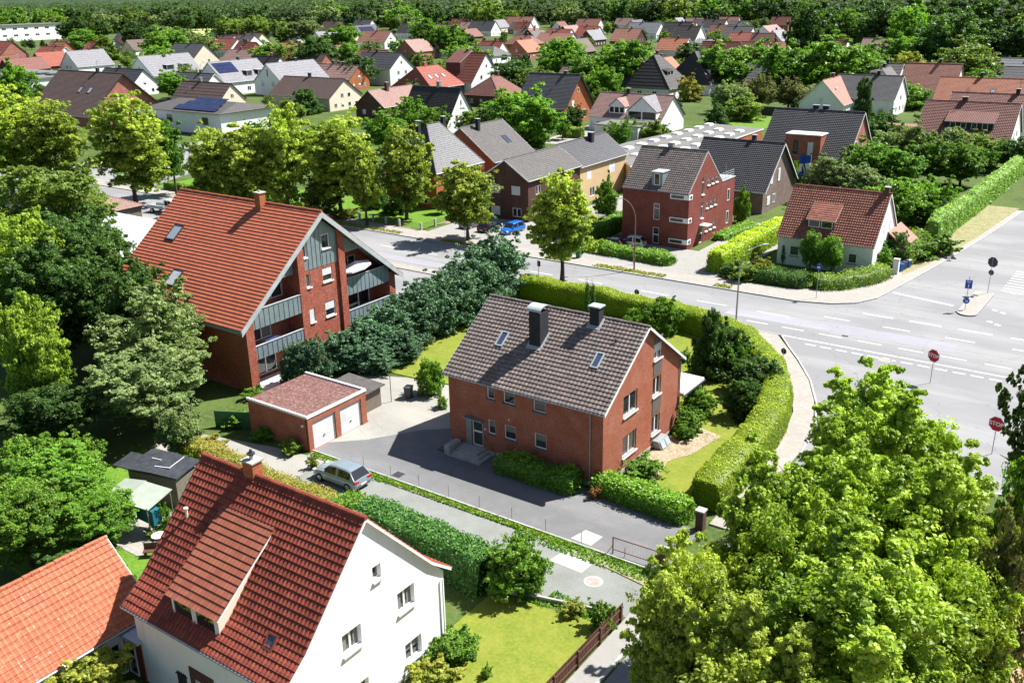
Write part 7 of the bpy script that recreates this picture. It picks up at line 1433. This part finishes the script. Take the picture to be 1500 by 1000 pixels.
# ---------------------------------------------------------------- hedges
hedge('curved_hedge', 'long tall yellow-green clipped hedge curving round the street corner of the central garden', [(-57.4,82.8),(-49,82.8),(-38.9,82.7),(-34.1,81.7),(-29.8,78.8),(-25.7,74.0),(-23.3,69.3),(-22.0,64.4),(-21.4,58.2),(-21.2,51.0)], 2.45, 2.15, 'l_hedge', 0.12, 120, top=0.75, rough=0.09)
hedge('dark_hedge', 'dark green conifer hedge between the white house and the gravel lane', [(-38.2,36.9),(-35,37.0),(-31.5,36.6),(-27.8,36.2)], 2.3, 2.0, 'l_yew', 0.14, 150, seed=2, rough=0.2, top=0.5)
hedge('golden_hedge', 'loose golden and orange-tinted privet hedge beside the silver car', [(-57.5,37.3,1.4,1.5),(-50,37.0,1.5,1.4),(-44.5,36.9,1.5,1.4),(-40.3,36.9,1.5,1.3)], 1.6, 1.4, 'l_gold', 0.12, 150, seed=3, rough=0.28, top=0.6)
hedge('mixed_hedge', 'short bright green leafy hedge piece behind the ridge of the white house', [(-40.2,36.9),(-38.2,37.0)], 2.0, 1.8, 'l_bright', 0.15, 140, seed=4, rough=0.35)
hedge('laurel_hedge', 'bright low laurel hedge between drive and lawn ending at the brick pillar', [(-28.6,49.6),(-26.4,49.5),(-24,49.3),(-21.5,49.2)], 1.7, 1.15, 'l_bright', 0.17, 130, seed=5, rough=0.22)
hedge('foundation_hedge', 'shaded green shrubs under the ground floor windows of the central house', [(-35.9,48.5,1.5,.9),(-34.5,48.4,1.5,1.1),(-32.6,48.4,1.6,1.0),(-31.2,48.4,1.6,.9),(-30.6,48.5,1.8,1.1),(-29.4,48.6,1.8,1.2)], 1.6, 1.0, 'l_green', 0.15, 130, seed=6, rough=0.28)
hedge('low_hedge', 'dense low hedge row along the parking bays of the dark red house', [(-61,102.9),(-55,102.6),(-48.6,102.1)], 2.2, 1.1, 'l_bright', 0.2, 60, seed=7, rough=0.3)
hedge('tall_side_hedge', 'tall hedge with sunlit yellow top left of the white cottage', [(-42.8,101.6),(-42.6,108),(-42.6,116),(-42.4,124)], 2.4, 2.5, 'l_hedge', 0.2, 60, seed=8, top=0.95, rough=0.2)
hedge('cottage_hedge', 'low dark hedge along the pavement left of the garden gate of the cottage', [(-41.6,101.4),(-36,101.2),(-31.9,101.4)], 1.6, 1.2, 'l_dark', 0.18, 70, seed=9, rough=0.3)
hedge('cottage_hedge', 'low ragged hedge curving round the cottage corner to the blue bins', [(-30.9,101.8),(-28.6,103.6),(-26.8,106.6),(-25.7,110.6)], 2.0, 1.3, 'l_mid', 0.18, 70, seed=10, rough=0.35)
hedge('cottage_inner_hedge', 'low clipped hedge in front of the cottage wall', [(-39,104.8),(-34,104.6),(-30,105.4)], 1.2, .8, 'l_dark', 0.16, 70, seed=18, rough=0.2)
hedge('ivy_hedge', 'long high ivy-covered wall running beside the broad road at the right', [(-24.9,129.5),(-24.3,140),(-23.8,152),(-23.4,168),(-23.2,184)], 1.6, 3.0, 'l_ivy', 0.28, 45, seed=11, rough=0.25, top=0.6)
hedge('shrub_border', 'leafy bright border shrubs between the cottage bins and the ivy wall', [(-26.2,115.5),(-26.0,121),(-26.4,127)], 3.2, 1.8, 'l_mid', 0.22, 55, seed=12, rough=0.4)
hedge('garden_hedge', 'long low clipped hedge in front of the lawn by the solar bungalow', [(-146,100.4),(-128,100.6),(-112.5,100.9)], 1.2, 1.2, 'l_green', 0.25, 40, seed=13, rough=0.15)
hedge('garden_hedge', 'short dark hedge left of the dark red modern house', [(-63.6,106.5),(-63.2,112),(-63.2,117)], 2.0, 2.0, 'l_green', 0.25, 45, seed=14)
hedge('garden_hedge', 'clipped block hedge beside the brick gable house drive', [(-117,186),(-112.5,187)], 2.6, 2.2, 'l_mid', 0.35, 25, seed=15)
hedge('garden_hedge', 'bright hedge under the flag beside the dark anthracite-roofed house', [(-48,156),(-41,157),(-36,155)], 2.5, 1.6, 'l_bright', 0.3, 30, seed=16, rough=0.4)
hedge('flower_bed', 'bright low bed in front of the entrance of the dark red house', [(-48.6,116),(-48.0,121),(-47.6,125)], 2.0, .8, 'l_bright', 0.2, 50, seed=17, rough=0.3)
# weeds and grass fringe on the strip by the drive
rng = np.random.default_rng(4)
def fringe(name, boxes, n, h, mat, leaf=0.16):
    P = []
    for (x0, x1, y0, y1), k in zip(boxes, n): P.append(np.stack([rng.uniform(x0, x1, k), rng.uniform(y0, y1, k), rng.uniform(0.02, h, k)], 1))
    P = np.concatenate(P); V, T = leaf_arrays(rng, P, np.full(len(P), 0.05), 2, leaf, 0.1, 0.2, 0.7, rng.random(len(P)))
    me = leaf_mesh(name, V, T); me.materials[0] = M[mat]; o = bpy.data.objects.new(name, me); C.objects.link(o); return tag(o, kind='stuff')
fringe('grass', [(-48.6,-20.6,42.25,42.78),(-30,-20.6,41.6,42.4),(-24.5,-20.2,36.9,38.0),(-47,-41,42.0,42.5),(-28,-24,36.4,37.1)], (2600,700,700,200,300), 0.13, 'l_green')
fringe('grass', [(-104,-88,96.4,97.6),(-80.5,-71.5,96.4,97.6),(-63.5,-60.6,96.4,97.6),(-56.5,-47,96.4,97.6),(-40.8,-38.8,96.4,97.6)], (900,700,300,700,200), 0.25, 'l_golden_green', 0.2)
# ---------------------------------------------------------------- gate, posts, fences
rt = thing('pipe_gate', 'low red-brown pipe gate across the end of the drive', 'gate', (-23.7, 43.25, 0)); mb = MB()
mb.cyl((0,0,0),(0,0,1.15),.04,.04,8); mb.cyl((0,0,1.12),(3.0,0.1,1.12),.03,.03,8); mb.cyl((0,0,.3),(3.0,0.1,.3),.025,.025,8); mb.cyl((-.35,.05,0),(0,0,.6),.02,.02,6); mb.cyl((.8,.03,0),(.8,.03,.7),.02,.02,6); mb.build('frame', 'rust', rt)
mb = MB()
for i in range(15): mb.cyl((0.15+i*.19,.03,.3),(0.15+i*.19,.03,1.12),.005,.005,4)
mb.build('mesh_infill', 'metal', rt)
for y_, l_ in ((43.35,'dark brick gate pillar at the end of the pipe gate'),(48.6,'brown brick gate pillar at the end of the laurel hedge')):
    rt = thing('gate_pillar', l_, 'gate pillar', (-20.45, y_, 0)); mb = MB(); mb.box(-.25,.25,-.25,.25,0,1.35); mb.build('shaft', 'brick_brown', rt); mb = MB(); mb.box(-.3,.3,-.3,.3,1.35,1.45); mb.build('cap', 'conc', rt)
for i in range(8):
    o = thing('fence_post', 'thin grey steel post along the edge of the dark drive', 'post', (-44.0+i*2.6, 43.05, 0), 0, 'steel posts along the drive'); mb = MB(); mb.cyl((0,0,0),(0,0,.95),.022,.022,6); mb.build('shaft', 'metal', o)
mb = MB(); mb.box(-49,-20.6,42.79,42.9,-.02,.14); struct(mb, 'kerb', 'kerb')
mb = MB(); mb.obox((-26.6,36.4,-.02),(6.2,1.6,0),(-.05,.12,0),(0,0,.3)); tag(mb.build('garden_wall', 'conc'), 'low concrete edging wall between front lawn and gravel lane', 'wall')
rt = thing('picket_fence', 'brown picket fence along the lawn at the bottom of the picture', 'fence', (-20.1, 37.9, 0)); mb = MB(); n_ = 0
yy = 0.0
while yy > -14:
    mb.box(-.015,.015,yy-.085,yy,.08,1.15); yy -= .135
pk = mb.build('picket', 'wood_brown', rt); pk['kind'] = 'stuff'; mb = MB(); mb.box(.018,.06,-14,0,.3,.38); mb.box(.018,.06,-14,0,.85,.93)
for k_ in range(7): mb.box(.02,.1,-.3-k_*2.2,-.2-k_*2.2,0,1.1)
mb.build('rail', 'wood_brown', rt)
fp = [(-115.1,103.2),(-108,101.7),(-102.3,100.8),(-96.5,100.5),(-91,100.1),(-86.8,100.0),(-86.6,106)]
rt = thing('post_fence', 'low garden fence of concrete posts and dark wire mesh along the street', 'fence', (0,0,0)); pm = MB()
for a, b in zip(fp, fp[1:]):
    L_ = math.dist(a, b); n_ = max(1, int(L_/2.6))
    for i in range(n_): t = i/n_; x_, y_ = a[0]+(b[0]-a[0])*t, a[1]+(b[1]-a[1])*t; m_ = MB(); m_.box(x_-.13,x_+.13,y_-.13,y_+.13,0,1.15); m_.build('post', 'conc', rt)
    d_ = Vector((b[0]-a[0], b[1]-a[1], 0))
    for z_ in (.15,.35,.55,.75,.95): pm.obox((a[0],a[1],z_), d_, Vector((-d_.y,d_.x,0)).normalized()*.03, (0,0,.02))
    k_ = int(L_/.25)
    for i in range(k_): q = Vector((a[0],a[1],.1))+d_*(i/k_); pm.cyl(q, q+Vector((0,0,.85)), .01, .01, 4)
pm.build('wire_mesh', 'metal_dark', rt)
rt = thing('tennis_screen', 'dark green screen fence behind the yellow flower terrace', 'fence', (-90.5, 243, 0)); mb = MB(); mb.box(-7,4,-.1,.1,0,2.2); mb.build('panel', 'metal_dark', rt)
# ---------------------------------------------------------------- cars
car('silver hatchback parked on the gravel lane beside the golden hedge', -43.9, 40.75, R(180), 'car_silver', 4.25, 1.78, 1.47)
G3 = 'cars parked before the brown brick house'
car('bright blue estate car parked nose to the street before the brown brick house', -74.9, 105.6, R(-92), 'car_blue', 4.3, 1.72, 1.48, True, G3)
car('black hatchback parked between the grey and the blue car', -78.3, 105.0, R(88), 'car_black', 4.1, 1.75, 1.45, False, G3)
car('dark grey estate parked leftmost in front of the brown brick house', -81.8, 105.6, R(87), 'car_grey', 4.5, 1.8, 1.5, True, G3)
car('white small hatchback beside the dark red modern house', -57.0, 107.3, R(190), 'car_white', 3.8, 1.68, 1.5)
car('dark maroon hatchback parked behind the low hedge next to the white hatchback', -59.0, 105.0, R(190), 'car_maroon', 4.2, 1.74, 1.45)
car('navy car in the side yard of the anthracite-roofed house', -44.6, 137.0, R(80), 'car_navy', 4.4, 1.78, 1.46)
car('black car in the yard left of the dark red modern house', -64.6, 119.5, R(95), 'car_black', 4.4, 1.78, 1.46)
car('maroon car deeper in the yard behind the black one', -63.9, 125.5, R(90), 'car_maroon', 4.4, 1.78, 1.46)
car('dark car under the carport of the white gabled house', -116.5, 203, R(20), 'car_black', 4.4, 1.78, 1.46)
car('dark car on the drive beside the white slate-roofed house', -57.0, 236, R(80), 'car_navy', 4.4, 1.78, 1.46)
car('dark car between the terrace house and the black-roofed villa', -120, 250, R(10), 'car_black', 4.4, 1.78, 1.46)
rt = thing('pickup_truck', 'white flatbed crew-cab truck parked at the kerb left of the apartment roof', 'truck', (-129.5, 88.4, 0), R(8)); mb = MB()
mb.box(-2.9,0.6,-.98,.98,.75,.85)
for q in ((-2.9,-2.82,-.98,.98),(-2.82,.6,-.98,-.92),(-2.82,.6,.92,.98)): mb.box(*q,.85,1.25)
mb.build('bed', 'zinc_light', rt); mb = MB(); b = len(mb.v); pr_ = [(0.7,.45),(0.7,2.15),(0.95,2.25),(2.1,2.22),(2.75,1.4),(3.2,1.2),(3.3,.5)]
for s_ in (-.95,.95):
    mb.poly([(x_,s_*(1 if z_ < 1.45 else .88),z_) for x_, z_ in (pr_ if s_ > 0 else pr_[::-1])])
for (xa,za),(xb,zb) in zip(pr_, pr_[1:]+pr_[:1]): wa, wb = (.95 if za < 1.45 else .836), (.95 if zb < 1.45 else .836); mb.poly([(xa,-wa,za),(xb,-wb,zb),(xb,wb,zb),(xa,wa,za)])
mb.build('cab', 'car_white', rt); mb = MB()
for s_ in (-1,1):
    for x0,x1 in ((.95,1.5),(1.62,2.25)): q = [(x0,s_*.955,1.4),(x1+(.12 if x1 > 2 else 0),s_*.955,1.4),(x1,s_*.875,2.05),(x0,s_*.875,2.05)]; mb.poly([(a_,b_+s_*.012,c_) for a_,b_,c_ in q])
mb.poly([(2.17,-.76,2.17),(2.74,-.86,1.47),(2.74,.86,1.47),(2.17,.76,2.17)]); mb.build('windows', 'car_glass', rt)
for x_ in (-2.0,2.3):
    for s_ in (-1,1): mb = MB(); mb.cyl((x_,s_*.75,.36),(x_,s_*.99,.36),.36,.36,14); wl_ = mb.build('wheel', 'tyre', rt); mb = MB(); mb.cyl((x_,s_*.9,.36),(x_,s_*1.0,.36),.2,.2,10); mb.build('rim', 'rim', wl_)
# ---------------------------------------------------------------- street furniture
camdir = lambda x, y: (-x, -y)
stop_sign('red octagonal STOP sign standing clear above the corner maple', -14.0, 80.6, (-0.42,-0.9), 2.5)
stop_sign('red octagonal STOP sign half hidden by leaves at the right edge', -7.3, 69.4, (-0.25,-0.97), 2.4)
stop_sign('dark back of an octagonal sign with a round plate below on the traffic island', -14.6, 109.4, (0.35,0.94), 3.6, True, True, 'stop_sign')
rt = thing('traffic_sign', 'round blue keep-right arrow under a square blue panel on the traffic island', 'road sign', (-15.5, 102.3, .1)); post(rt, 3.6); n_ = Vector((0.2,-0.98,0)).normalized()
mb = MB(); disc(mb, Vector((0,0,1.0))+n_*.04, n_, (0,0,1), .32, 24); mb.build('round_plate', 'sign_blue', rt); mb = MB(); s_ = Vector((0,0,1)).cross(n_)
c = Vector((0,0,1.0))+n_*.055; a_ = (s_-Vector((0,0,.9))).normalized(); b_ = n_.cross(a_); mb.obox(c-a_*.2-b_*.035, a_*.3, b_*.07, n_*.004); mb.obox(c+a_*.2-b_*.02, -a_*.2+b_*.16, b_*.06, n_*.004); mb.obox(c+a_*.2+b_*.02, -a_*.2-b_*.16, -b_*.06, n_*.004); mb.build('arrow', 'sign_white', rt)
mb = MB(); mb.obox(Vector((0,0,2.3))+n_*.03-s_*.33, s_*.66, n_*.02, (0,0,.9)); mb.build('square_panel', 'sign_blue', rt); mb = MB(); mb.obox(Vector((0,0,2.95))+n_*.052-s_*.2, s_*.4, n_*.004, (0,0,.05)); mb.obox(Vector((0,0,3.04))+n_*.052-s_*.2, s_*.4, n_*.004, (0,0,.05)); mb.obox(Vector((0,0,2.4))+n_*.052-s_*.04, s_*.08, n_*.004, (0,0,.4)); mb.build('symbol', 'sign_white', rt)
def sign(label, x, y, n, h, shape, plate, w_=.3, face=None, bg_='metal', cat='road sign', name='road_sign'):
    rt = thing(name, label, cat, (x, y, 0)); post(rt, h+.1, .03, bg_); n = Vector((*n,0)).normalized(); s_ = Vector((0,0,1)).cross(n)
    mb = MB()
    if shape == 'round': disc(mb, Vector((0,0,h-w_))+n*.04, n, (0,0,1), w_, 20)
    elif shape == 'tri':  disc(mb, Vector((0,0,h-w_))+n*.04, n, (0,0,1), w_*1.25, 3, .012, None, .25)
    else: mb.obox(Vector((0,0,h-w_*2))+n*.03-s_*w_*.7, s_*w_*1.4, n*.02, (0,0,w_*2))
    mb.build('plate', plate, rt)
    if face: mb = MB(); mb.obox(Vector((0,0,h-w_*1.3))+n*.055-s_*w_*.5, s_*w_, n*.004, (0,0,w_*.45)); mb.build('symbol', face, rt)
    return rt
sign('blue and white post sign on the pavement in front of the cottage', -29.6, 98.2, (-.3,-.95), 3.9, 'rect', 'sign_blue', .32, 'sign_white')
sign('grey back of a round sign standing by the hedge near the clear street', -44.2, 84.6, (.1,1), 2.3, 'round', 'sign_back', .3)
sign('dark sign on a post by the hedge left of the rounded linden', -57.3, 86.0+.4-.6, (.1,1), 3.2, 'rect', 'sign_back', .32)
sign('pale round sign back beside the solitary small linden', -76.8, 97.3, (.2,1), 2.6, 'round', 'zinc_light', .32)
sign('red and white notice on a post in front of the low hedge', -52.6, 99.6, (-.3,-.95), 2.7, 'tri', 'sign_red', .34, 'sign_white')
sign('bare triangular sign back beyond the apartment gable', -89.5, 84.6, (.3,1), 3.2, 'tri', 'zinc_light', .4)
sign('small dark sign back on the tall pole at the hedge curve', -25.9, 77.9, (.2,.9), 1.6, 'round', 'sign_back', .28)
arc_lamp('slender grey street lamp with curved arm beside the curved hedge', -33.2, 84.8, 0.75, 0.85, 8.4, 2.6)
arc_lamp('brownish street lamp with curved arm in front of the dark red house', -51.4, 97.6, -0.85, -0.35, 8.8, 2.0, 'rust_pole')
arc_lamp('street lamp on the verge left of the street by the bungalow hedge', -124.5, 97.4, 0.3, -0.9, 7.5, 1.6)
bin_('black dustbin with orange lid at the kerb by the rounded linden', -61.4, 99.0, 0, 'bin_grey', 'bin_orange'); bin_('green dustbin at the kerb by the rounded linden', -60.0, 98.9, .2, 'bin_green', 'bin_green')
bin_('blue dustbin nearest the white pillar at the cottage corner', -24.7, 113.3, 1.2, 'bin_blue', 'bin_blue'); bin_('dark grey dustbin between two blue ones at the cottage', -24.6, 114.3, 1.2, 'bin_grey', 'bin_grey'); bin_('blue dustbin with pale lid, farthest at the cottage corner', -24.4, 115.4, 1.2, 'bin_blue', 'zinc_light')
bin_('dark dustbin alone on the pavement of the upper left side street', -156.5, 97.8, 0, 'bin_grey', 'bin_grey')
bin_('first dark dustbin under the low cypresses behind the garden shed', -49.4, 54.2, .3, 'bin_grey', 'bin_grey', 'dark bins under the cypresses'); bin_('second dark dustbin under the low cypresses, right of the post', -48.4, 56.4, .2, 'bin_grey', 'bin_green', 'dark bins under the cypresses')
rt = thing('gate_pillar', 'white gate pillar at the cottage corner beside the blue bins', 'gate pillar', (-24.9, 112.0, 0)); mb = MB(); mb.box(-.3,.3,-.3,.3,0,1.8); mb.build('shaft', 'cottage_white', rt); mb = MB(); mb.box(-.35,.35,-.35,.35,1.8,1.9); mb.build('cap', 'conc', rt)
manhole('round manhole cover with weeds round it in the gravel lane', -23.2, 40.1, .42, .02); manhole('round pale manhole cover in the road before the hedge curve', -18.6, 84.9-.9, .42); manhole('round manhole cover right of the traffic island', -12.1, 111.3, .42)
rt = thing('drain_grate', 'dark drain grate in the road between the two dashed lines', 'drain', (-23.5, 88.3, 0)); mb = MB(); mb.box(-.3,.3,-.2,.2,0,.018); mb.build('grate', 'metal_dark', rt)
rt = thing('drain_grate', 'dark square grate in the drive beside the silver car', 'drain', (-41.2, 43.6, 0)); mb = MB(); mb.box(-.35,.35,-.35,.35,0,.024); mb.build('grate', 'metal_dark', rt)
rt = thing('flagpole', 'flagpole with blue and white club flag near the copper shrub', 'flag', (-48.6, 151.5, 0)); mb = MB(); mb.cyl((0,0,0),(0,0,6.2),.05,.04,8); mb.build('pole', 'frame', rt)
mb = MB(); n_ = 14
for i in range(n_):
    for j in range(8):
        f_ = lambda a, b: (-a/n_*1.9, .12*math.sin(a*.9+b*.3), 6.1-b/8*3.0-a/n_*.5*(b/8+.2)); c_ = 'sign_white' if 3 <= j < 6 else 'flag_blue'
        if (i-7)**2+(j-4.5)**2*2 < 6: c_ = 'sign_back' if (i+j) % 3 else 'sign_white'
        mb.poly([f_(i,j), f_(i+1,j), f_(i+1,j+1), f_(i,j+1)], c_)
mb.build('cloth', None, rt)
rt = thing('parasol', 'small white garden parasol behind the anthracite-roofed house', 'parasol', (-40.5, 166.5, 0)); mb = MB(); mb.cyl((0,0,0),(0,0,2.4),.03,.03,6); mb.build('pole', 'metal', rt); mb = MB()
for i in range(8): a0, a1 = i*math.pi/4, (i+1)*math.pi/4; mb.poly([(1.5*math.cos(a0),1.5*math.sin(a0),2.1),(1.5*math.cos(a1),1.5*math.sin(a1),2.1),(0,0,2.6)])
mb.build('canopy', 'white', rt)
rt = thing('clothes_cover', 'teal cloth hanging inside the open canvas shelter', 'cloth', (-49.3, 29.2, 0)); mb = MB(); mb.box(-.9,.9,-.3,.3,.9,1.9); mb.build('cloth', 'teal', rt)
rt = thing('garden_table', 'small garden table with white plates beside the canvas shelter', 'table', (-47.6, 28.6, 0)); mb = MB(); mb.cyl((0,0,.68),(0,0,.72),.45,.45,16); mb.build('table_top', 'frame', rt); mb = MB()
for a in range(3): mb.cyl((.25*math.cos(a*2.1),.25*math.sin(a*2.1),0),(0,0,.68),.02,.02,6)
mb.build('leg', 'metal_dark', rt)
rt = thing('garden_bench', 'small wooden bench on the lawn behind the white house', 'bench', (-46.8, 27.6, 0), .7); mb = MB(); mb.box(-.6,.6,-.2,.2,.4,.45); mb.build('seat', 'wood_brown', rt); mb = MB(); mb.box(-.6,.6,.2,.24,.45,.85); mb.build('backrest', 'wood_brown', rt)
for x_ in (-.5,.5): mb = MB(); mb.box(x_-.04,x_+.04,-.18,.22,0,.4); mb.build('leg', 'wood_brown', rt)
sheet('patio', [(-51.5,27.0),(-47.5,27.0),(-46.8,29.8),(-50,31.5),(-53,31)], .05, 'pave'); sheet('patio', [(-44.5,21),(-39.6,20.8),(-39.6,23.6),(-43,25)], .05, 'pave')
# ---------------------------------------------------------------- trees nobody named: gardens between the houses, wood edge, far wood
foot = []
for o in C.objects:
    if o.type == 'EMPTY' and any(c.name.startswith('wall') for c in o.children):
        w_ = [c for c in o.children if c.name.startswith('wall')][0]; xs = [(o.matrix_basis @ Vector(c)) for c in w_.bound_box]; foot.append((min(p.x for p in xs)-1.5, max(p.x for p in xs)+1.5, min(p.y for p in xs)-1.5, max(p.y for p in xs)+1.5, max(p.z for p in xs)))
fwd = Vector((math.sin(-az), math.cos(-az)))
fx, fy = math.cos(math.pi/2+(-az)), math.sin(math.pi/2+(-az))
def uvw(x, y): return x*math.cos(az)+y*-math.sin(az), -x*-0+0
vx, vy = -math.sin(-az)*1.0, math.cos(-az)
def view(x, y):
    """metres right of and ahead of the camera"""
    f = Vector((cam.matrix_world.col[2].x, cam.matrix_world.col[2].y))*-1; f.normalize(); return x*f.y-y*f.x, x*f.x+y*f.y
rs = random.Random(11)
f = (-cam.matrix_world.col[2].x, -cam.matrix_world.col[2].y); n_ = math.hypot(*f); f = (f[0]/n_, f[1]/n_)
RC = [('r_salmon','salmon'),('r_red','dull red'),('r_brownred','brown-red'),('r_grey','slate grey'),('r_brown','brown'),('r_rose','rose-brown'),('r_dark','near-black'),('r_orange','orange'),('r_lightgrey','pale grey'),('r_maroon','maroon')]
cnt = 0; tries = 0
while cnt < 62 and tries < 6000:
    tries += 1; a = rs.uniform(-.5, .5); b = a/.55; dm = np.interp(b, [-1.1,-.62,-.5,.5,.62,1.1], [700,760,830,790,480,300]); d = 330+rs.random()**.8*(dm-330)
    if dm < 500 and b > .55: continue
    x = round(d*(f[0]*math.cos(a)+f[1]*math.sin(a))/17)*17+rs.uniform(-2,2); y = round(d*(f[1]*math.cos(a)-f[0]*math.sin(a))/22)*22+rs.uniform(-2,2)
    L_, W_ = rs.uniform(11,17), rs.uniform(9.5,12.5)
    if any(x0-L_*.5 < x < x1+L_*.5 and y0-L_*.5 < y < y1+L_*.5 for x0, x1, y0, y1, _ in foot): continue
    cnt += 1; rm, rn = rs.choice(RC); wn, wm = rs.choice([('white','white'),('cream','cream'),('brick','brick_pink'),('dark brick','brick_brown')]); ax_ = rs.choice('UUV'); he_ = rs.uniform(3.4,4.4)
    foot.append((x-L_*.5, x+L_*.5, y-L_*.5, y+L_*.5, 9))
    house('far_house', 'distant %s-walled house with %s roof%s, far rows above the %s' % (wn, rn, ' across' if ax_ == 'V' else '', ['white block','left gable','brown roof','solar bungalow','tall linden','hipped house','brown house','dark red house','willow','cottage','right edge'][max(0, min(10, int((b+1)*5.5)))]), ax_, x, y, L_, W_, he_, he_+rs.uniform(4.2,5.6), rm, wm, auto=1, ov=(.3,.4), ch=1.2, gut=None, trim=None, chim=[(rs.uniform(-3,3),.2,he_+3.5,he_+6.4,.8,.7,'brick_brown','conc',False)], group='distant houses of the rows nearer the wood')
placed = [(t_[0], t_[1], t_[3]/2) for t_ in TREES]; cnt = 0
kinds = [('round','l_green'),('round','l_mid'),('round','l_dark'),('far','l_bright'),('loose','l_grey'),('cone','l_dark'),('bigbush','l_bright'),('bigbush','l_green'),('round','l_mid'),('far','l_green')]
lab = {'l_green':'green garden tree among the roofs of the quarter behind','l_mid':'dull green garden tree among the roofs of the quarter behind','l_dark':'dark green garden tree among the roofs of the quarter behind','l_bright':'bright green garden tree among the roofs of the quarter behind','l_grey':'grey-green garden tree among the roofs of the quarter behind'}
LM0 = ['far left gable','pale flat roof','brown-roofed brick house','solar bungalow','tall linden','hipped brick house','brown brick house','dark red house','anthracite-roofed houses','cottage','right picture edge']
tries = 0
while cnt < 270 and tries < 9000:
    tries += 1; d = 150+rs.random()**0.8*640; a = rs.uniform(-0.56, 0.56); f = (-cam.matrix_world.col[2].x, -cam.matrix_world.col[2].y); n_ = math.hypot(*f); f = (f[0]/n_, f[1]/n_)
    x = d*(f[0]*math.cos(a)+f[1]*math.sin(a)); y = d*(f[1]*math.cos(a)-f[0]*math.sin(a))
    if y < 112 or (-26 < x < 5 and y < 300): continue
    kd, mt = rs.choice(kinds); h = rs.uniform(4, 7.5) if d < 300 else rs.uniform(5, 9.5)
    if kd == 'bigbush': h = rs.uniform(2.5, 4)
    r = h*0.45
    if any(x0-r*.6 < x < x1+r*.6 and y0-r*.6 < y < y1+r*.6 for x0, x1, y0, y1, _ in foot): continue
    if any((x-p[0])**2+(y-p[1])**2 < (p[2]*.7+r*.8)**2 for p in placed): continue
    # keep house fronts open: no tall tree within the few metres before a house
    blk = False
    for x0, x1, y0, y1, zt in foot:
        cxh, cyh = (x0+x1)/2, (y0+y1)/2; dx, dy = cxh-x, cyh-y; dd = math.hypot(dx, dy)
        if dd < 20 and (dx*f[0]+dy*f[1]) > 0.5*dd and h > 4.2: blk = True; break
    if blk: continue
    placed.append((x, y, r)); cnt += 1
    lb = {'l_green':'green','l_mid':'dull green','l_dark':'dark green','l_bright':'bright green','l_grey':'grey-green'}[mt]+(' low shrub' if kd == 'bigbush' else ' pointed conifer' if kd == 'cone' else ' garden tree')+' among roofs above the '+LM0[max(0, min(10, int((a/.55+1)*5.5)))]+(', nearer rows' if d < 300 else ', middle rows' if d < 480 else ', farthest rows')
    tree(x, y, h, r*2*rs.uniform(.9,1.2), kd, mt, lb, 'garden_tree' if kd != 'bigbush' else 'garden_shrub', 'garden trees of the quarter behind')
# edge of the wood
LM = ['white block','left gable','brown roof','solar bungalow','tall linden','hipped house','brown house','dark red house','willow','cottage','right edge']
def where(b, d, d0): return ' above the '+LM[max(0, min(10, int((b+1)*5.5)))]+(', front' if d < d0 else ', rear')
cnt = 0; tries = 0; placed2 = []
fm = {'l_forest':'dark broadleaf tree at the far wood edge','l_dark':'deep green tree at the far wood edge','l_mid':'mid green tree at the far wood edge','l_grey':'silvery tree at the far wood edge','l_green':'green tree at the far wood edge'}
while cnt < 190 and tries < 9000:
    tries += 1; a = rs.uniform(-0.6, 0.6); b = a/0.55
    near = np.interp(b, [-1.1,-.62,-.5,-.2,.25,.5,.62,1.1], [980,960,800,810,800,800,500,430])
    d = near+rs.random()**1.3*170; x = d*(f[0]*math.cos(a)+f[1]*math.sin(a)); y = d*(f[1]*math.cos(a)-f[0]*math.sin(a)); h = rs.uniform(16, 27)
    if -.56 < b < -.33 and d > 850: continue
    r = h*0.42
    if any((x-p[0])**2+(y-p[1])**2 < (p[2]+r)**2*0.42 for p in placed2): continue
    if any(x0-4 < x < x1+4 and y0-4 < y < y1+4 for x0, x1, y0, y1, _ in foot): continue
    placed2.append((x, y, r)); cnt += 1; mt = rs.choice(['l_forest','l_forest','l_dark','l_mid','l_green','l_grey' if b < .5 else 'l_dark'])
    tree(x, y, h, r*2.6, 'far', mt, fm[mt]+where(b, d, near+45), 'woodland_tree', 'trees at the far wood edge')
# the far wood reads as one mass
rng = np.random.default_rng(9); cen = []; tips = []; rad = []
for i in range(8500):
    a = rng.uniform(-0.62, 0.62); b = a/0.55; near = np.interp(b, [-1.1,-.62,-.5,-.2,.25,.5,.62,1.1], [1040,1040,1060,960,920,920,640,560])
    d = near+rng.random()**1.8*2300; 
    
    x = d*(f[0]*math.cos(a)+f[1]*math.sin(a)); y = d*(f[1]*math.cos(a)-f[0]*math.sin(a)); h = rng.uniform(15, 27); t = rng.random()**1.5; g_ = rng.uniform(.8, 1.6)
    cen.append((x, y, h*.5)); rad.append(h*.46*g_); tips.append(t*.8)
cen = np.array(cen); V, T = leaf_arrays(rng, cen, np.array(rad), 46, 3.2, 1.1, .86, .8, np.array(tips)); me = leaf_mesh('far_wood', V, T); me.materials[0] = M['l_forest']; o = bpy.data.objects.new('far_wood', me); C.objects.link(o); tag(o, kind='stuff')
print('SCENE', len(C.objects))
